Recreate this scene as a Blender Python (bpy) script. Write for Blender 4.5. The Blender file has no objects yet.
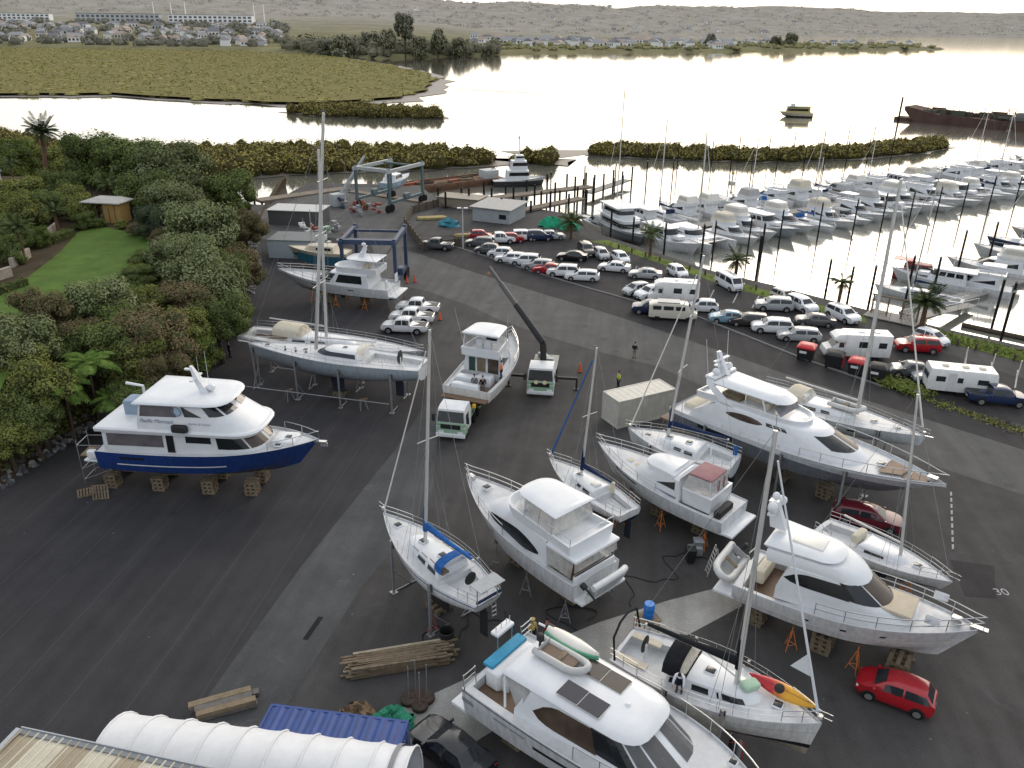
import bpy,math,random
from mathutils import Vector,Matrix
R=random.Random(11)
col=bpy.context.scene.collection
rad=math.radians
PI=math.pi
WZ=-2.5                                   # tide level below the yard
_mats={}
def node(nt,t,**kw):
 n=nt.nodes.new(t)
 for k,v in kw.items():
  if k in n.inputs: n.inputs[k].default_value=v
  else: setattr(n,k,v)
 return n
def newmat(name):
 m=bpy.data.materials.new(name); m.use_nodes=True
 nt=m.node_tree; b=nt.nodes['Principled BSDF']
 _mats[name]=m
 return m,nt,b
def rgba(c): return (c[0],c[1],c[2],1)
def M(name,c=(.8,.8,.8),rough=.5,metal=0.,vary=.12,scale=2.,bump=0.,bscale=30.,c2=None,coat=0.):
 """plain painted,woven or bare surface with a little blotchy unevenness"""
 if name in _mats: return _mats[name]
 m,nt,b=newmat(name)
 tc=node(nt,'ShaderNodeTexCoord')
 n=node(nt,'ShaderNodeTexNoise',Scale=scale,Detail=5.,Roughness=.65)
 nt.links.new(tc.outputs['Object'],n.inputs['Vector'])
 r=node(nt,'ShaderNodeMapRange')
 r.inputs[1].default_value=.3; r.inputs[2].default_value=.7
 nt.links.new(n.outputs['Fac'],r.inputs[0])
 mx=node(nt,'ShaderNodeMix',data_type='RGBA')
 mx.inputs[6].default_value=rgba(c2 or [x*(1-vary) for x in c])
 mx.inputs[7].default_value=rgba([min(.95,x*(1+vary*.5)) for x in c])
 nt.links.new(r.outputs[0],mx.inputs[0]); nt.links.new(mx.outputs[2],b.inputs['Base Color'])
 b.inputs['Roughness'].default_value=rough; b.inputs['Metallic'].default_value=metal
 if rough >= .8: b.inputs['Specular IOR Level'].default_value=.12
 if coat: b.inputs['Coat Weight'].default_value=coat; b.inputs['Coat Roughness'].default_value=.05
 if bump:
  n2=node(nt,'ShaderNodeTexNoise',Scale=bscale,Detail=4.)
  nt.links.new(tc.outputs['Object'],n2.inputs['Vector'])
  bp=node(nt,'ShaderNodeBump',Strength=bump,Distance=.05)
  nt.links.new(n2.outputs['Fac'],bp.inputs['Height']); nt.links.new(bp.outputs['Normal'],b.inputs['Normal'])
 return m
def hullmat(name,bands=None,rough=.25,streak=.17):
 """bands: [(z,colour)...]: colour from that height upward,object z in metres,0..8"""
 if name in _mats: return _mats[name]
 m,nt,b=newmat(name)
 tc=node(nt,'ShaderNodeTexCoord'); sp=node(nt,'ShaderNodeSeparateXYZ')
 nt.links.new(tc.outputs['Object'],sp.inputs[0])
 d=node(nt,'ShaderNodeMath',operation='DIVIDE'); d.inputs[1].default_value=8.
 nt.links.new(sp.outputs['Z'],d.inputs[0])
 cr=node(nt,'ShaderNodeValToRGB'); cr.color_ramp.interpolation='CONSTANT'
 el=cr.color_ramp.elements
 el[0].position=0; el[0].color=rgba(bands[0][1])
 el[1].position=bands[1][0]/8.; el[1].color=rgba(bands[1][1])
 for z,c in bands[2:]:
  e=el.new(z/8.); e.color=rgba(c)
 nt.links.new(d.outputs[0],cr.inputs[0])
 mp=node(nt,'ShaderNodeMapping'); mp.inputs['Scale'].default_value=(2.2,2.2,.35)
 nt.links.new(tc.outputs['Object'],mp.inputs[0])
 n=node(nt,'ShaderNodeTexNoise',Scale=2.,Detail=6.,Roughness=.7); nt.links.new(mp.outputs[0],n.inputs['Vector'])
 r=node(nt,'ShaderNodeMapRange'); r.inputs[1].default_value=.35; r.inputs[2].default_value=.65
 r.inputs[3].default_value=1-streak*1.6; r.inputs[4].default_value=1.
 nt.links.new(n.outputs['Fac'],r.inputs[0])
 mx=node(nt,'ShaderNodeMix',data_type='RGBA',blend_type='MULTIPLY'); mx.inputs[0].default_value=1.
 nt.links.new(cr.outputs[0],mx.inputs[6]); nt.links.new(r.outputs[0],mx.inputs[7])
 b0=bands[1][0]      # scum and weather stains creeping up from the boot top
 g=node(nt,'ShaderNodeMapRange'); g.inputs[1].default_value=b0; g.inputs[2].default_value=b0+.85; g.inputs[3].default_value=.95; g.inputs[4].default_value=0; nt.links.new(sp.outputs['Z'],g.inputs[0])
 a=node(nt,'ShaderNodeMath',operation='GREATER_THAN'); a.inputs[1].default_value=b0; nt.links.new(sp.outputs['Z'],a.inputs[0])
 n2=node(nt,'ShaderNodeTexNoise',Scale=1.1,Detail=7.,Roughness=.75); nt.links.new(mp.outputs[0],n2.inputs['Vector'])
 q=node(nt,'ShaderNodeMapRange'); q.inputs[1].default_value=.42; q.inputs[2].default_value=.72; q.inputs[4].default_value=.75; nt.links.new(n2.outputs['Fac'],q.inputs[0])
 f1=node(nt,'ShaderNodeMath',operation='MULTIPLY'); nt.links.new(g.outputs[0],f1.inputs[0]); nt.links.new(q.outputs[0],f1.inputs[1])
 f2=node(nt,'ShaderNodeMath',operation='MULTIPLY'); nt.links.new(f1.outputs[0],f2.inputs[0]); nt.links.new(a.outputs[0],f2.inputs[1])
 st=node(nt,'ShaderNodeMix',data_type='RGBA',blend_type='MULTIPLY'); st.inputs[7].default_value=(.62,.57,.46,1); nt.links.new(f2.outputs[0],st.inputs[0]); nt.links.new(mx.outputs[2],st.inputs[6])
 nt.links.new(st.outputs[2],b.inputs['Base Color'])
 b.inputs['Roughness'].default_value=rough
 return m
def stripemat(name,c1,c2,period,width,axis=0,rough=.5,vary=.1):
 """two colours in bands along an object axis (planks,corrugation,roofing sheets)"""
 if name in _mats: return _mats[name]
 m,nt,b=newmat(name)
 tc=node(nt,'ShaderNodeTexCoord'); sp=node(nt,'ShaderNodeSeparateXYZ')
 nt.links.new(tc.outputs['Object'],sp.inputs[0])
 md=node(nt,'ShaderNodeMath',operation='FLOORED_MODULO'); md.inputs[1].default_value=period
 nt.links.new(sp.outputs[axis],md.inputs[0])
 lt=node(nt,'ShaderNodeMath',operation='LESS_THAN'); lt.inputs[1].default_value=width
 nt.links.new(md.outputs[0],lt.inputs[0])
 mx=node(nt,'ShaderNodeMix',data_type='RGBA'); mx.inputs[6].default_value=rgba(c1); mx.inputs[7].default_value=rgba(c2)
 nt.links.new(lt.outputs[0],mx.inputs[0])
 n=node(nt,'ShaderNodeTexNoise',Scale=1.7,Detail=6.,Roughness=.7); nt.links.new(tc.outputs['Object'],n.inputs['Vector'])
 r=node(nt,'ShaderNodeMapRange'); r.inputs[1].default_value=.3; r.inputs[2].default_value=.7
 r.inputs[3].default_value=1-vary*2; r.inputs[4].default_value=1+vary*.5
 nt.links.new(n.outputs['Fac'],r.inputs[0])
 m2=node(nt,'ShaderNodeMix',data_type='RGBA',blend_type='MULTIPLY'); m2.inputs[0].default_value=1.
 nt.links.new(mx.outputs[2],m2.inputs[6]); nt.links.new(r.outputs[0],m2.inputs[7])
 nt.links.new(m2.outputs[2],b.inputs['Base Color']); b.inputs['Roughness'].default_value=rough
 return m
def glassmat(name,c=(.012,.014,.016),rough=.06):
 if name in _mats: return _mats[name]
 m,nt,b=newmat(name)
 b.inputs['Base Color'].default_value=rgba(c); b.inputs['Roughness'].default_value=rough
 b.inputs['IOR'].default_value=1.5
 tc=node(nt,'ShaderNodeTexCoord')
 n=node(nt,'ShaderNodeTexNoise',Scale=1.3,Detail=2.); nt.links.new(tc.outputs['Object'],n.inputs['Vector'])
 mx=node(nt,'ShaderNodeMix',data_type='RGBA'); mx.inputs[6].default_value=rgba([x*.6 for x in c]); mx.inputs[7].default_value=rgba([x*2.2 for x in c])
 nt.links.new(n.outputs['Fac'],mx.inputs[0]); nt.links.new(mx.outputs[2],b.inputs['Base Color'])
 return m
def clearmat(name,c=(.75,.74,.7),see=.5):
 """clear vinyl curtain,sheeting or glass one can see through"""
 if name in _mats: return _mats[name]
 m,nt,b=newmat(name)
 b.inputs['Base Color'].default_value=rgba(c); b.inputs['Roughness'].default_value=.2
 tr=node(nt,'ShaderNodeBsdfTransparent'); ms=node(nt,'ShaderNodeMixShader'); ms.inputs[0].default_value=1-see
 tc=node(nt,'ShaderNodeTexCoord')
 n=node(nt,'ShaderNodeTexNoise',Scale=2.5,Detail=4.); nt.links.new(tc.outputs['Object'],n.inputs['Vector'])
 r=node(nt,'ShaderNodeMapRange'); r.inputs[1].default_value=.3; r.inputs[2].default_value=.7
 r.inputs[3].default_value=max(0,1-see-.18); r.inputs[4].default_value=min(1,1-see+.18)
 nt.links.new(n.outputs['Fac'],r.inputs[0]); nt.links.new(r.outputs[0],ms.inputs[0])
 out=nt.nodes['Material Output']
 nt.links.new(tr.outputs[0],ms.inputs[1]); nt.links.new(b.outputs[0],ms.inputs[2]); nt.links.new(ms.outputs[0],out.inputs['Surface'])
 return m
def leafmat(name,dark=None,mid=None,light=None,scale=1.2,hz=None):
 if name in _mats: return _mats[name]
 m,nt,b=newmat(name)
 tc=node(nt,'ShaderNodeTexCoord'); oi=node(nt,'ShaderNodeObjectInfo')
 n=node(nt,'ShaderNodeTexNoise',Scale=scale,Detail=6.,Roughness=.8); nt.links.new(tc.outputs['Object'],n.inputs['Vector'])
 cr=node(nt,'ShaderNodeValToRGB'); el=cr.color_ramp.elements
 el[0].position=.33; el[0].color=rgba(dark); el[1].position=.68; el[1].color=rgba(light)
 e=el.new(.5); e.color=rgba(mid)
 nt.links.new(n.outputs['Fac'],cr.inputs[0])
 hs=node(nt,'ShaderNodeHueSaturation')
 r=node(nt,'ShaderNodeMapRange'); r.inputs[3].default_value=.8; r.inputs[4].default_value=1.2
 nt.links.new(oi.outputs['Random'],r.inputs[0]); nt.links.new(r.outputs[0],hs.inputs['Value'])
 nt.links.new(cr.outputs[0],hs.inputs['Color']); nt.links.new(hs.outputs[0],b.inputs['Base Color'])
 b.inputs['Roughness'].default_value=.9; b.inputs['Specular IOR Level'].default_value=.06
 return m
WHITE=(.73,.745,.76)
gel=M('white_gelcoat',WHITE,.28,vary=.07,scale=1.2)
gel2=M('ivory_gelcoat',(.78,.75,.68),.35,vary=.08,scale=1.2)
deckm_=M('worn_deck_gelcoat',(.60,.61,.62),.5,vary=.16,scale=1.6)
nonskid=M('grey_white_nonskid',(.68,.69,.69),.6,vary=.12,scale=3)
teak=stripemat('teak_planking',(.20,.125,.075),(.07,.045,.03),.09,.012,1,.6)
steel=M('polished_steel_rail',(.62,.62,.62),.28,.9,vary=.1)
alu=M('anodised_mast_alloy',(.62,.61,.58),.4,.35,vary=.08)
alud=M('grey_alloy',(.38,.38,.37),.45,.4)
wire=M('rigging_wire',(.30,.30,.30),.4,.5)
glass=glassmat('dark_cabin_glass')
glassb=glassmat('brownish_cabin_glass',(.05,.035,.025),.08)
carglass=glassmat('vehicle_glass',(.02,.023,.026),.05)
clear=clearmat('clear_vinyl',(.62,.60,.56),.42)
clearl=clearmat('clear_windscreen',(.7,.62,.48),.45)
black=M('black_rubber',(.015,.015,.016),.65,vary=.3,scale=6)
blackc=M('black_canvas',(.018,.019,.022),.8,vary=.3,scale=4)
bluec=M('blue_canvas',(.03,.12,.36),.8,vary=.3,scale=4)
navyc=M('navy_canvas',(.018,.032,.085),.8,vary=.3,scale=4)
creamc=M('cream_canvas',(.66,.60,.48),.8,vary=.12,scale=3)
greyc=M('grey_canvas',(.42,.43,.43),.8,vary=.15,scale=3)
antif_b=(.016,.022,.04); antif_k=(.022,.022,.024)
galv=M('galvanised_steel',(.34,.35,.36),.5,.5,vary=.2,scale=5)
rust=M('rusty_red_steel',(.30,.085,.045),.75,vary=.35,scale=5)
orange=M('orange_paint',(.62,.20,.05),.55,vary=.2,scale=5)
redp=M('red_paint',(.55,.03,.035),.4,vary=.15)
wood=M('weathered_timber',(.22,.175,.12),.8,vary=.4,scale=3,bump=.3,bscale=12)
woodd=M('dark_old_timber',(.10,.08,.06),.85,vary=.4,scale=3,bump=.3,bscale=10)
rib=M('inflatable_tube_grey',(.60,.60,.58),.55,vary=.1)
concrete=M('cast_concrete',(.22,.215,.205),.85,vary=.15,scale=1.5,bump=.1)
SPLIT=set('''rubbing_strake hull_window vinyl_curtain cabin_window cabin_door upper_window saloon_window porthole hardtop_post side_window side_stripe oval_window
forward_window side_lettering vent_grille quarter_screen window end_window wheel_arch raised_bulwark cockpit_curtain spot_lamp rubbing_strip curtain_trim grab_rail
screen_post rub_rail fender_basket brace cockpit_cushion solar_panel whip_aerial upper_windscreen gas_bottle cockpit_locker pushpit side_rail'''.split())
class MB:
 def __init__(s): s.v=[]; s.f=[]; s.m=[]; s.mats=[]
 def mi(s,mat):
  if mat not in s.mats: s.mats.append(mat)
  return s.mats.index(mat)
 def face(s,pts,mat):
  i=len(s.v); s.v += [tuple(p) for p in pts]; s.f.append(tuple(range(i,i+len(pts)))); s.m.append(s.mi(mat))
 def add(s,vs,fs,mat):
  i=len(s.v); s.v += [tuple(p) for p in vs]; k=s.mi(mat)
  for f in fs: s.f.append(tuple(i+j for j in f)); s.m.append(k)
 def box(s,c,d,mat,rz=0.,top=1.,ry=0.):
  x,y,z=d[0]/2,d[1]/2,d[2]/2
  vs=[]
  mt=Matrix.Translation(c) @ Matrix.Rotation(rz,4,'Z') @ Matrix.Rotation(ry,4,'Y')
  for zz,k in ((-z,1),(z,top)):
   for xx,yy in ((-x,-y),(x,-y),(x,y),(-x,y)):
    vs.append(mt @ Vector((xx*k,yy*k,zz)))
  s.add(vs,[(3,2,1,0),(4,5,6,7),(0,1,5,4),(1,2,6,5),(2,3,7,6),(3,0,4,7)],mat)
  return s
 def rbox(s,c,d,mat,r=.05,rz=0.):
  """box with its upright edges and top edge chamfered"""
  x,y,z=d[0]/2,d[1]/2,d[2]/2
  mt=Matrix.Translation(c) @ Matrix.Rotation(rz,4,'Z')
  def ring(k,zz):
   a,b=x-k,y-k; q=r
   return [mt @ Vector(p) for p in ((-a+q,-b,zz),(a-q,-b,zz),(a,-b+q,zz),(a,b-q,zz),(a-q,b,zz),(-a+q,b,zz),(-a,b-q,zz),(-a,-b+q,zz))]
  s.loft([ring(0,-z),ring(0,z-r),ring(r*.35,z-r*.3),ring(r,z)],mat,True,True)
  return s
 def tube(s,pts,r,mat,n=6,r2=None,closed=False):
  pts=[Vector(p) for p in pts]; rings=[]; N=len(pts)
  for i,p in enumerate(pts):
   if closed: t=pts[(i+1) % N]-pts[i-1]
   else: t=pts[min(i+1,N-1)]-pts[max(i-1,0)]
   if t.length < 1e-9: t=Vector((0,0,1))
   t.normalize()
   a=Vector((0,0,1)) if abs(t.z) < .9 else Vector((1,0,0))
   u=t.cross(a).normalized(); w=u.cross(t)
   rr=r if r2 is None else r+(r2-r)*i/max(1,N-1)
   rings.append([p+(u*math.cos(q)+w*math.sin(q))*rr for q in [2*PI*j/n for j in range(n)]])
  if closed: rings.append(rings[0]); s.loft(rings,mat,False,False)
  else: s.loft(rings,mat,True,True)
  return s
 def loft(s,rings,mat,cap0=False,cap1=False,closed=True):
  n=len(rings[0]); vs=[p for r in rings for p in r]; fs=[]
  for i in range(len(rings)-1):
   for j in range(n if closed else n-1):
    k=(j+1) % n
    fs.append((i*n+j,i*n+k,(i+1)*n+k,(i+1)*n+j))
  if cap0: fs.append(tuple(reversed(range(n))))
  if cap1: fs.append(tuple((len(rings)-1)*n+j for j in range(n)))
  s.add(vs,fs,mat); return s
 def lathe(s,prof,c,mat,n=12,axis='z'):
  rings=[]
  for r,h in prof:
   ring=[]
   for j in range(n):
    a=2*PI*j/n; x,y=r*math.cos(a),r*math.sin(a)
    ring.append((c[0]+x,c[1]+y,c[2]+h) if axis == 'z' else (c[0]+x,c[1]+h,c[2]+y) if axis == 'y' else (c[0]+h,c[1]+x,c[2]+y))
   rings.append(ring)
  s.loft(rings,mat,True,True); return s
 def ball(s,c,d,mat,n=10,m=6):
  rings=[]
  for i in range(m+1):
   a=-PI/2+PI*i/m; q=max(.02,math.cos(a))
   rings.append([(c[0]+d[0]*q*math.cos(2*PI*j/n),c[1]+d[1]*q*math.sin(2*PI*j/n),c[2]+d[2]*math.sin(a)) for j in range(n)])
  s.loft(rings,mat,True,True); return s
 def prism(s,poly,z0,z1,mat):
  n=len(poly)
  s.loft([[(x,y,z0) for x,y in poly],[(x,y,z1) for x,y in poly]],mat,True,True); return s
 def islands(s):
  par={}
  def find(k):
   while par[k] != k: par[k]=par[par[k]]; k=par[k]
   return k
  key=[tuple(round(q*500) for q in v) for v in s.v]
  for f in s.f:
   for i in f: par.setdefault(key[i],key[i])
   r0=find(key[f[0]])
   for i in f[1:]: par[find(key[i])]=r0
  out={}
  for f,m in zip(s.f,s.m):
   b=out.setdefault(find(key[f[0]]),MB()); b.add([s.v[i] for i in f],[tuple(range(len(f)))],s.mats[m])
  return list(out.values())
 def build(s,name,parent=None,smooth=38,loc=None):
  if name in SPLIT:
   I=s.islands()
   if len(I) > 1: return [b._build(name,parent,smooth,loc) for b in I][0]
  return s._build(name,parent,smooth,loc)
 def _build(s,name,parent=None,smooth=38,loc=None):
  me=bpy.data.meshes.new(name); me.from_pydata(s.v,[],s.f)
  for m in s.mats: me.materials.append(m)
  me.polygons.foreach_set('material_index',s.m)
  me.validate(); me.update()
  if smooth:
   import bmesh
   bm=bmesh.new(); bm.from_mesh(me)
   if len(bm.verts) < 60000: bmesh.ops.remove_doubles(bm,verts=bm.verts,dist=.0004)
   bmesh.ops.recalc_face_normals(bm,faces=bm.faces)
   bm.to_mesh(me); bm.free()
   me.polygons.foreach_set('use_smooth',[True]*len(me.polygons))
   me.set_sharp_from_angle(angle=rad(smooth))
  o=bpy.data.objects.new(name,me); col.objects.link(o)
  if parent is not None: o.parent=parent
  if loc: o.location=loc
  return o
def tag(o,label=None,cat=None,group=None,kind=None):
 if label: o['label']=label
 if cat: o['category']=cat
 if group: o['group']=group
 if kind: o['kind']=kind
 return o
def thing(name,label,cat,loc=(0,0,0),rz=0.,group=None):
 o=bpy.data.objects.new(name,None); col.objects.link(o); o.empty_display_size=.3
 o.location=loc; o.rotation_euler=(0,0,rz)
 return tag(o,label,cat,group)
def kids(o): return list(o.children)
def dup(o,loc,rz,label=None,group=None,scale=None,top=True,parent=None):
 c=o.copy(); col.objects.link(c)
 if top:
  c.location=loc; c.rotation_euler=(0,0,rz)
  if scale: c.scale=(scale,)*3 if not hasattr(scale,'__len__') else scale
  if label: c['label']=label
  if group: c['group']=group
 else: c.parent=parent
 for k in kids(o): dup(k,None,None,top=False,parent=c)
 return c
def recolor(root,pairs):
 """give one copied thing its own paint: material a -> b on its parts"""
 for o in [root]+list(root.children_recursive):
  if o.type != 'MESH': continue
  for sl in o.material_slots:
   if sl.material in pairs:
    b=pairs[sl.material]; sl.link='OBJECT'; sl.material=b
used_proto=set()
def place(proto,loc,rz,label,group=None,scale=None):
 """first use moves the prototype itself,later uses copy it"""
 if proto.name in used_proto: o=dup(proto,loc,rz,label,group,scale)
 else:
  used_proto.add(proto.name); o=proto
  o.location=loc; o.rotation_euler=(0,0,rz); o['label']=label
  if group: o['group']=group
  if scale: o.scale=(scale,)*3 if not hasattr(scale,'__len__') else scale
 return o
ORD=['first','second','third','fourth','fifth','sixth','seventh','eighth','ninth','tenth','eleventh','twelfth','thirteenth',
       'fourteenth','fifteenth','sixteenth','seventeenth','eighteenth','nineteenth','twentieth','twenty-first','twenty-second','twenty-third','twenty-fourth','twenty-fifth','twenty-sixth','twenty-seventh','twenty-eighth','twenty-ninth','thirtieth','thirty-first','thirty-second','thirty-third','thirty-fourth','thirty-fifth','thirty-sixth','thirty-seventh','thirty-eighth','thirty-ninth','fortieth']
def lerp(a,b,t): return a+(b-a)*t
def sstep(a,b,x):
 t=max(0.,min(1.,(x-a)/(b-a))); return t*t*(3-2*t)
def interp(tab,x):
 for (a,u),(b,v) in zip(tab,tab[1:]):
  if x <= b: return lerp(u,v,max(0,min(1,(x-a)/(b-a))))
 return tab[-1][1]
class Hull:
 """lofted hull; local x from transom (0) to stem (L),z above the ground it is shored on"""
 def __init__(s,L,B,zk,z0,z1,kind='power',tr=.86,tm=.42,p=2.3,rake=.10,rise=.55,dip=.0,sternrise=0.,trake=.0):
  s.L,s.B,s.zk,s.z0,s.z1,s.kind=L,B,zk,z0,z1,kind
  s.tr,s.tm,s.p,s.rake,s.rise,s.dip,s.sr,s.trake=tr,tm,p,rake,rise,dip,sternrise,trake
  if kind == 'power':
   s.prof=[(0,0,0),(.14,.5,.12),(.34,.87,.34),(.37,.92,.40),(.55,.95,.55),(.8,.985,.80),(1,1,1)]
  else:
   s.prof=[(0,0,0),(.08,.38,.16),(.22,.68,.34),(.42,.88,.55),(.62,.97,.72),(.82,1.,.88),(1,.985,1)]
 def half(s,t):
  if t < s.tm: return s.B/2*(s.tr+(1-s.tr)*math.sin(PI/2*t/s.tm))
  q=(t-s.tm)/(1-s.tm); return s.B/2*max(0.,1-q**s.p)
 def zs(s,t): return s.z0+(s.z1-s.z0)*t**1.7-s.dip*math.sin(PI*t)
 def zkl(s,t):
  z=s.zk+s.rise*(s.z0-s.zk)*max(0,(t-.5)/.5)**2.2
  return z+s.sr*(s.z0-s.zk)*max(0,(.4-t)/.4)**1.5
 def pt(s,t,h,sd=1,off=0.):
  for (h0,a0,b0),(h1,a1,b1) in zip(s.prof,s.prof[1:]):
   if h <= h1+1e-6 or h1 == 1:
    k=min(1,(h-h0)/(h1-h0)); wa,wb=lerp(a0,a1,k),lerp(b0,b1,k); break
  w=lerp(wa,wb,t**2.2)
  zk,zs=s.zkl(t),s.zs(t)
  x=t*s.L-s.rake*s.L*(1-h)*t**3 + s.trake*(1-h)*(1-t)**6
  return Vector((x,sd*(s.half(t)*w+off),zk+h*(zs-zk)))
 def sheer(s,t,sd=1,inset=.06,up=0.):
  return Vector((t*s.L,sd*max(0,s.half(t)-inset),s.zs(t)+up))
 def ts(s,n=26): return [1-(1-i/n)**1.25 for i in range(n+1)]
 def build(s,root,mat,dmat=None,bul=.08,cock=None,name='hull',ledge=None):
  mb=MB(); rings=[]
  hs=[q[0] for q in s.prof]
  for t in s.ts():
   rings.append([s.pt(t,h,1) for h in reversed(hs)]+[s.pt(t,h,-1) for h in hs[1:]])
  mb.loft(rings,mat,True,False,closed=False)
  o=mb.build(name,root,32)
  # deck with toe rail; cock=(t0,t1,depth,inset,mat) sinks a cockpit
  dm=dmat or deckm_; mb=MB()
  ts=s.ts()
  if cock:
   t0,t1,dep,ins,cm=cock
   ts=[t for t in ts if abs(t-t0) > .012 and abs(t-t1) > .012]+[t0-.001,t0,t1,t1+.001]
   ts=sorted(t for t in ts if t >= 0)
  rows=[]
  for t in ts:
   b,z=s.half(t),s.zs(t); x=t*s.L; i1=min(.07,b*.5)
   row=[(b,z),(b-i1*.4,z+.03),(b-i1,z+.02),(b-i1-.01,z-bul)]
   if cock and t0 <= t <= t1:
    row += [(b-ins,z-bul+.01),(b-ins-.02,z-dep),(0,z-dep)]
   else:
    c=b-i1-.01; row += [(c*.66,z-bul+.05*min(1,b)),(c*.33,z-bul+.08*min(1,b)),(0,z-bul+.09*min(1,b))]
   rows.append([Vector((x,max(0,y),zz)) for y,zz in row]+[Vector((x,-max(0,y),zz)) for y,zz in reversed(row[:-1])])
  n=len(rows[0])
  for i in range(len(rows)-1):
   cm_=dm
   sunk=cock and t0-.0005 <= ts[i] and ts[i+1] <= t1+.0005
   for j in range(n-1):
    mm=dm
    if sunk and j in (5,6): mm=cock[4]
    mb.face([rows[i][j],rows[i][j+1],rows[i+1][j+1],rows[i+1][j]],mm)
  d=mb.build('deck',root,30)
  return o,d
 def strip(s,mb,mat,h0,h1,t0,t1,n=16,off=.015,sides=(1,-1)):
  for sd in sides:
   for i in range(n):
    a,b=lerp(t0,t1,i/n),lerp(t0,t1,(i+1)/n)
    mb.face([s.pt(a,h0,sd,off),s.pt(b,h0,sd,off),s.pt(b,h1,sd,off),s.pt(a,h1,sd,off)],mat)
 def rail(s,root,t0,t1,h=.75,mid=True,r=.022,name='guard_rail',mat=None,inset=.1,fwd=.0,closed=True,step=None,sides=(1,-1)):
  mat=mat or steel; mb=MB(); n=14
  def line(z):
   out=[]
   for sd in sides:
    seg=[s.sheer(lerp(t0,t1,i/n),sd,inset,z) for i in range(n+1)]
    out.append(seg)
   return out
  for z in ([h,h*.52] if mid else [h]):
   segs=line(z)
   if closed and len(segs) == 2 and t1 > .97:
    tip=Vector((s.L+fwd,0,s.zs(1)+z))
    mb.tube(segs[0]+[tip]+segs[1][::-1],r,mat,5)
   else:
    for g in segs: mb.tube(g,r,mat,5)
  k=step or max(2,round((t1-t0)*s.L/1.5))
  for sd in sides:
   for i in range(k+1):
    t=lerp(t0,t1,i/k); mb.tube([s.sheer(t,sd,inset,-.05),s.sheer(t,sd,inset,h)],r*.9,mat,5)
  return mb.build(name,root,60)
class Tier:
 """superstructure tier: stacked plan rings (z,xa,xc,xf,ya,yc): aft x,corner x,nose x,half width aft,half width at corner"""
 NS,NF=8,12
 def __init__(s,levels,e=.75,crown=.06): s.lv=levels; s.e=e; s.crown=crown
 def at(s,lv,t):
  z,xa,xc,xf,ya,yc=lv; sd=1 if t < 0 else -1; q=abs(t)
  if q >= 1: k=q-1; return Vector((lerp(xc,xa,k),sd*lerp(yc,ya,k),z))
  a=q*PI/2; return Vector((xc+(xf-xc)*math.cos(a)**s.e,sd*yc*math.sin(a)**s.e if q > 0 else 0,z))
 def ring(s,lv):
  ts=[-2+i/s.NS for i in range(s.NS)]+[-1+2*i/s.NF for i in range(s.NF+1)]+[1+(i+1)/s.NS for i in range(s.NS)]
  return [s.at(lv,t) for t in ts]
 def build(s,name,root,mat,cap=True):
  mb=MB(); lv=list(s.lv)
  if cap and s.crown:
   z,xa,xc,xf,ya,yc=lv[-1]; c=s.crown
   lv.append((z+c*.7,xa+c*1.2,xc-c*.6,xf-c*1.6,ya-c*1.4,yc-c*1.4))
   lv.append((z+c*1.15,lerp(xa,xc,.15),lerp(xa,xc,.9),lerp(xc,xf,.55),ya*.55,yc*.55))
  mb.loft([s.ring(l) for l in lv],mat,False,cap)
  return mb.build(name,root,40)
 def p(s,k,t,v): return s.at(s.lv[k],t).lerp(s.at(s.lv[k+1],t),v)
 def panel(s,mb,mat,k,t0,t1,v0,v1,off=.018,n=None,taper=None):
  """glazing set just proud of the wall,between params t0..t1 and heights v0..v1 of step k"""
  n=n or max(2,int(abs(t1-t0)*10)); rows=[]
  for i in range(n+1):
   f=i/n; t=lerp(t0,t1,f); a,b=v0,v1
   if taper:
    a,b=taper(f,v0,v1)
   P=[]
   for v in (a,b):
    q=s.p(k,t,v); d=s.p(k,min(2,t+.01),v)-s.p(k,max(-2,t-.01),v); u=s.p(k,t,1)-s.p(k,t,0)
    nn=d.cross(u)
    if nn.length > 0: nn.normalize()
    c=Vector((q.x-(s.lv[k][1]+s.lv[k][2])/2,q.y,0))
    if nn.dot(c) < 0: nn=-nn
    P.append(q+nn*off)
   rows.append(P)
  for A,B in zip(rows,rows[1:]): mb.face([A[0],B[0],B[1],A[1]],mat)
 def tx(s,k,x,v=.5):
  """side parameter (positive=starboard) for an x on step k"""
  xa,xc=lerp(s.lv[k][1],s.lv[k+1][1],v),lerp(s.lv[k][2],s.lv[k+1][2],v)
  return 1+max(0.,min(1.,(xc-x)/(xc-xa)))
 def side(s,mb,mat,k,x0,x1,v0,v1,taper=None,off=.018):
  a,b=s.tx(k,x0),s.tx(k,x1)
  s.panel(mb,mat,k,a,b,v0,v1,off,8,taper); s.panel(mb,mat,k,-a,-b,v0,v1,off,8,taper)
def swoosh(f,a,b):            # window with pointed aft end
 m=lerp(a,b,.35); k=min(1,f*3.2); k=math.sqrt(k); return lerp(m,a,k),lerp(m,b,k)
def lens(f,a,b):
 m=lerp(a,b,.5); k=max(.02,math.sin(PI*f))**.5; return lerp(m,a,k),lerp(m,b,k)
def longlens(f,a,b):           # long low window,tapering at both ends and drooping aft
 m=lerp(a,b,.5); k=max(.02,math.sin(PI*min(1,f*1.02)))**.6; d=-.16*(1-f)*(b-a); return lerp(m,a,k)+d,lerp(m,b,k)+d
def wedge(f,a,b): return a,lerp(b,a+.02,f)   # falls to a point at the second end
def headof(bow,st):
 dx,dy=bow[0]-st[0],bow[1]-st[1]; return math.hypot(dx,dy),math.atan2(dy,dx)
def boat(name,label,cat,bow,st,group=None,z=0.):
 L,a=headof(bow,st)
 return thing(name,label,cat,(st[0],st[1],z),a,group),L
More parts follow.
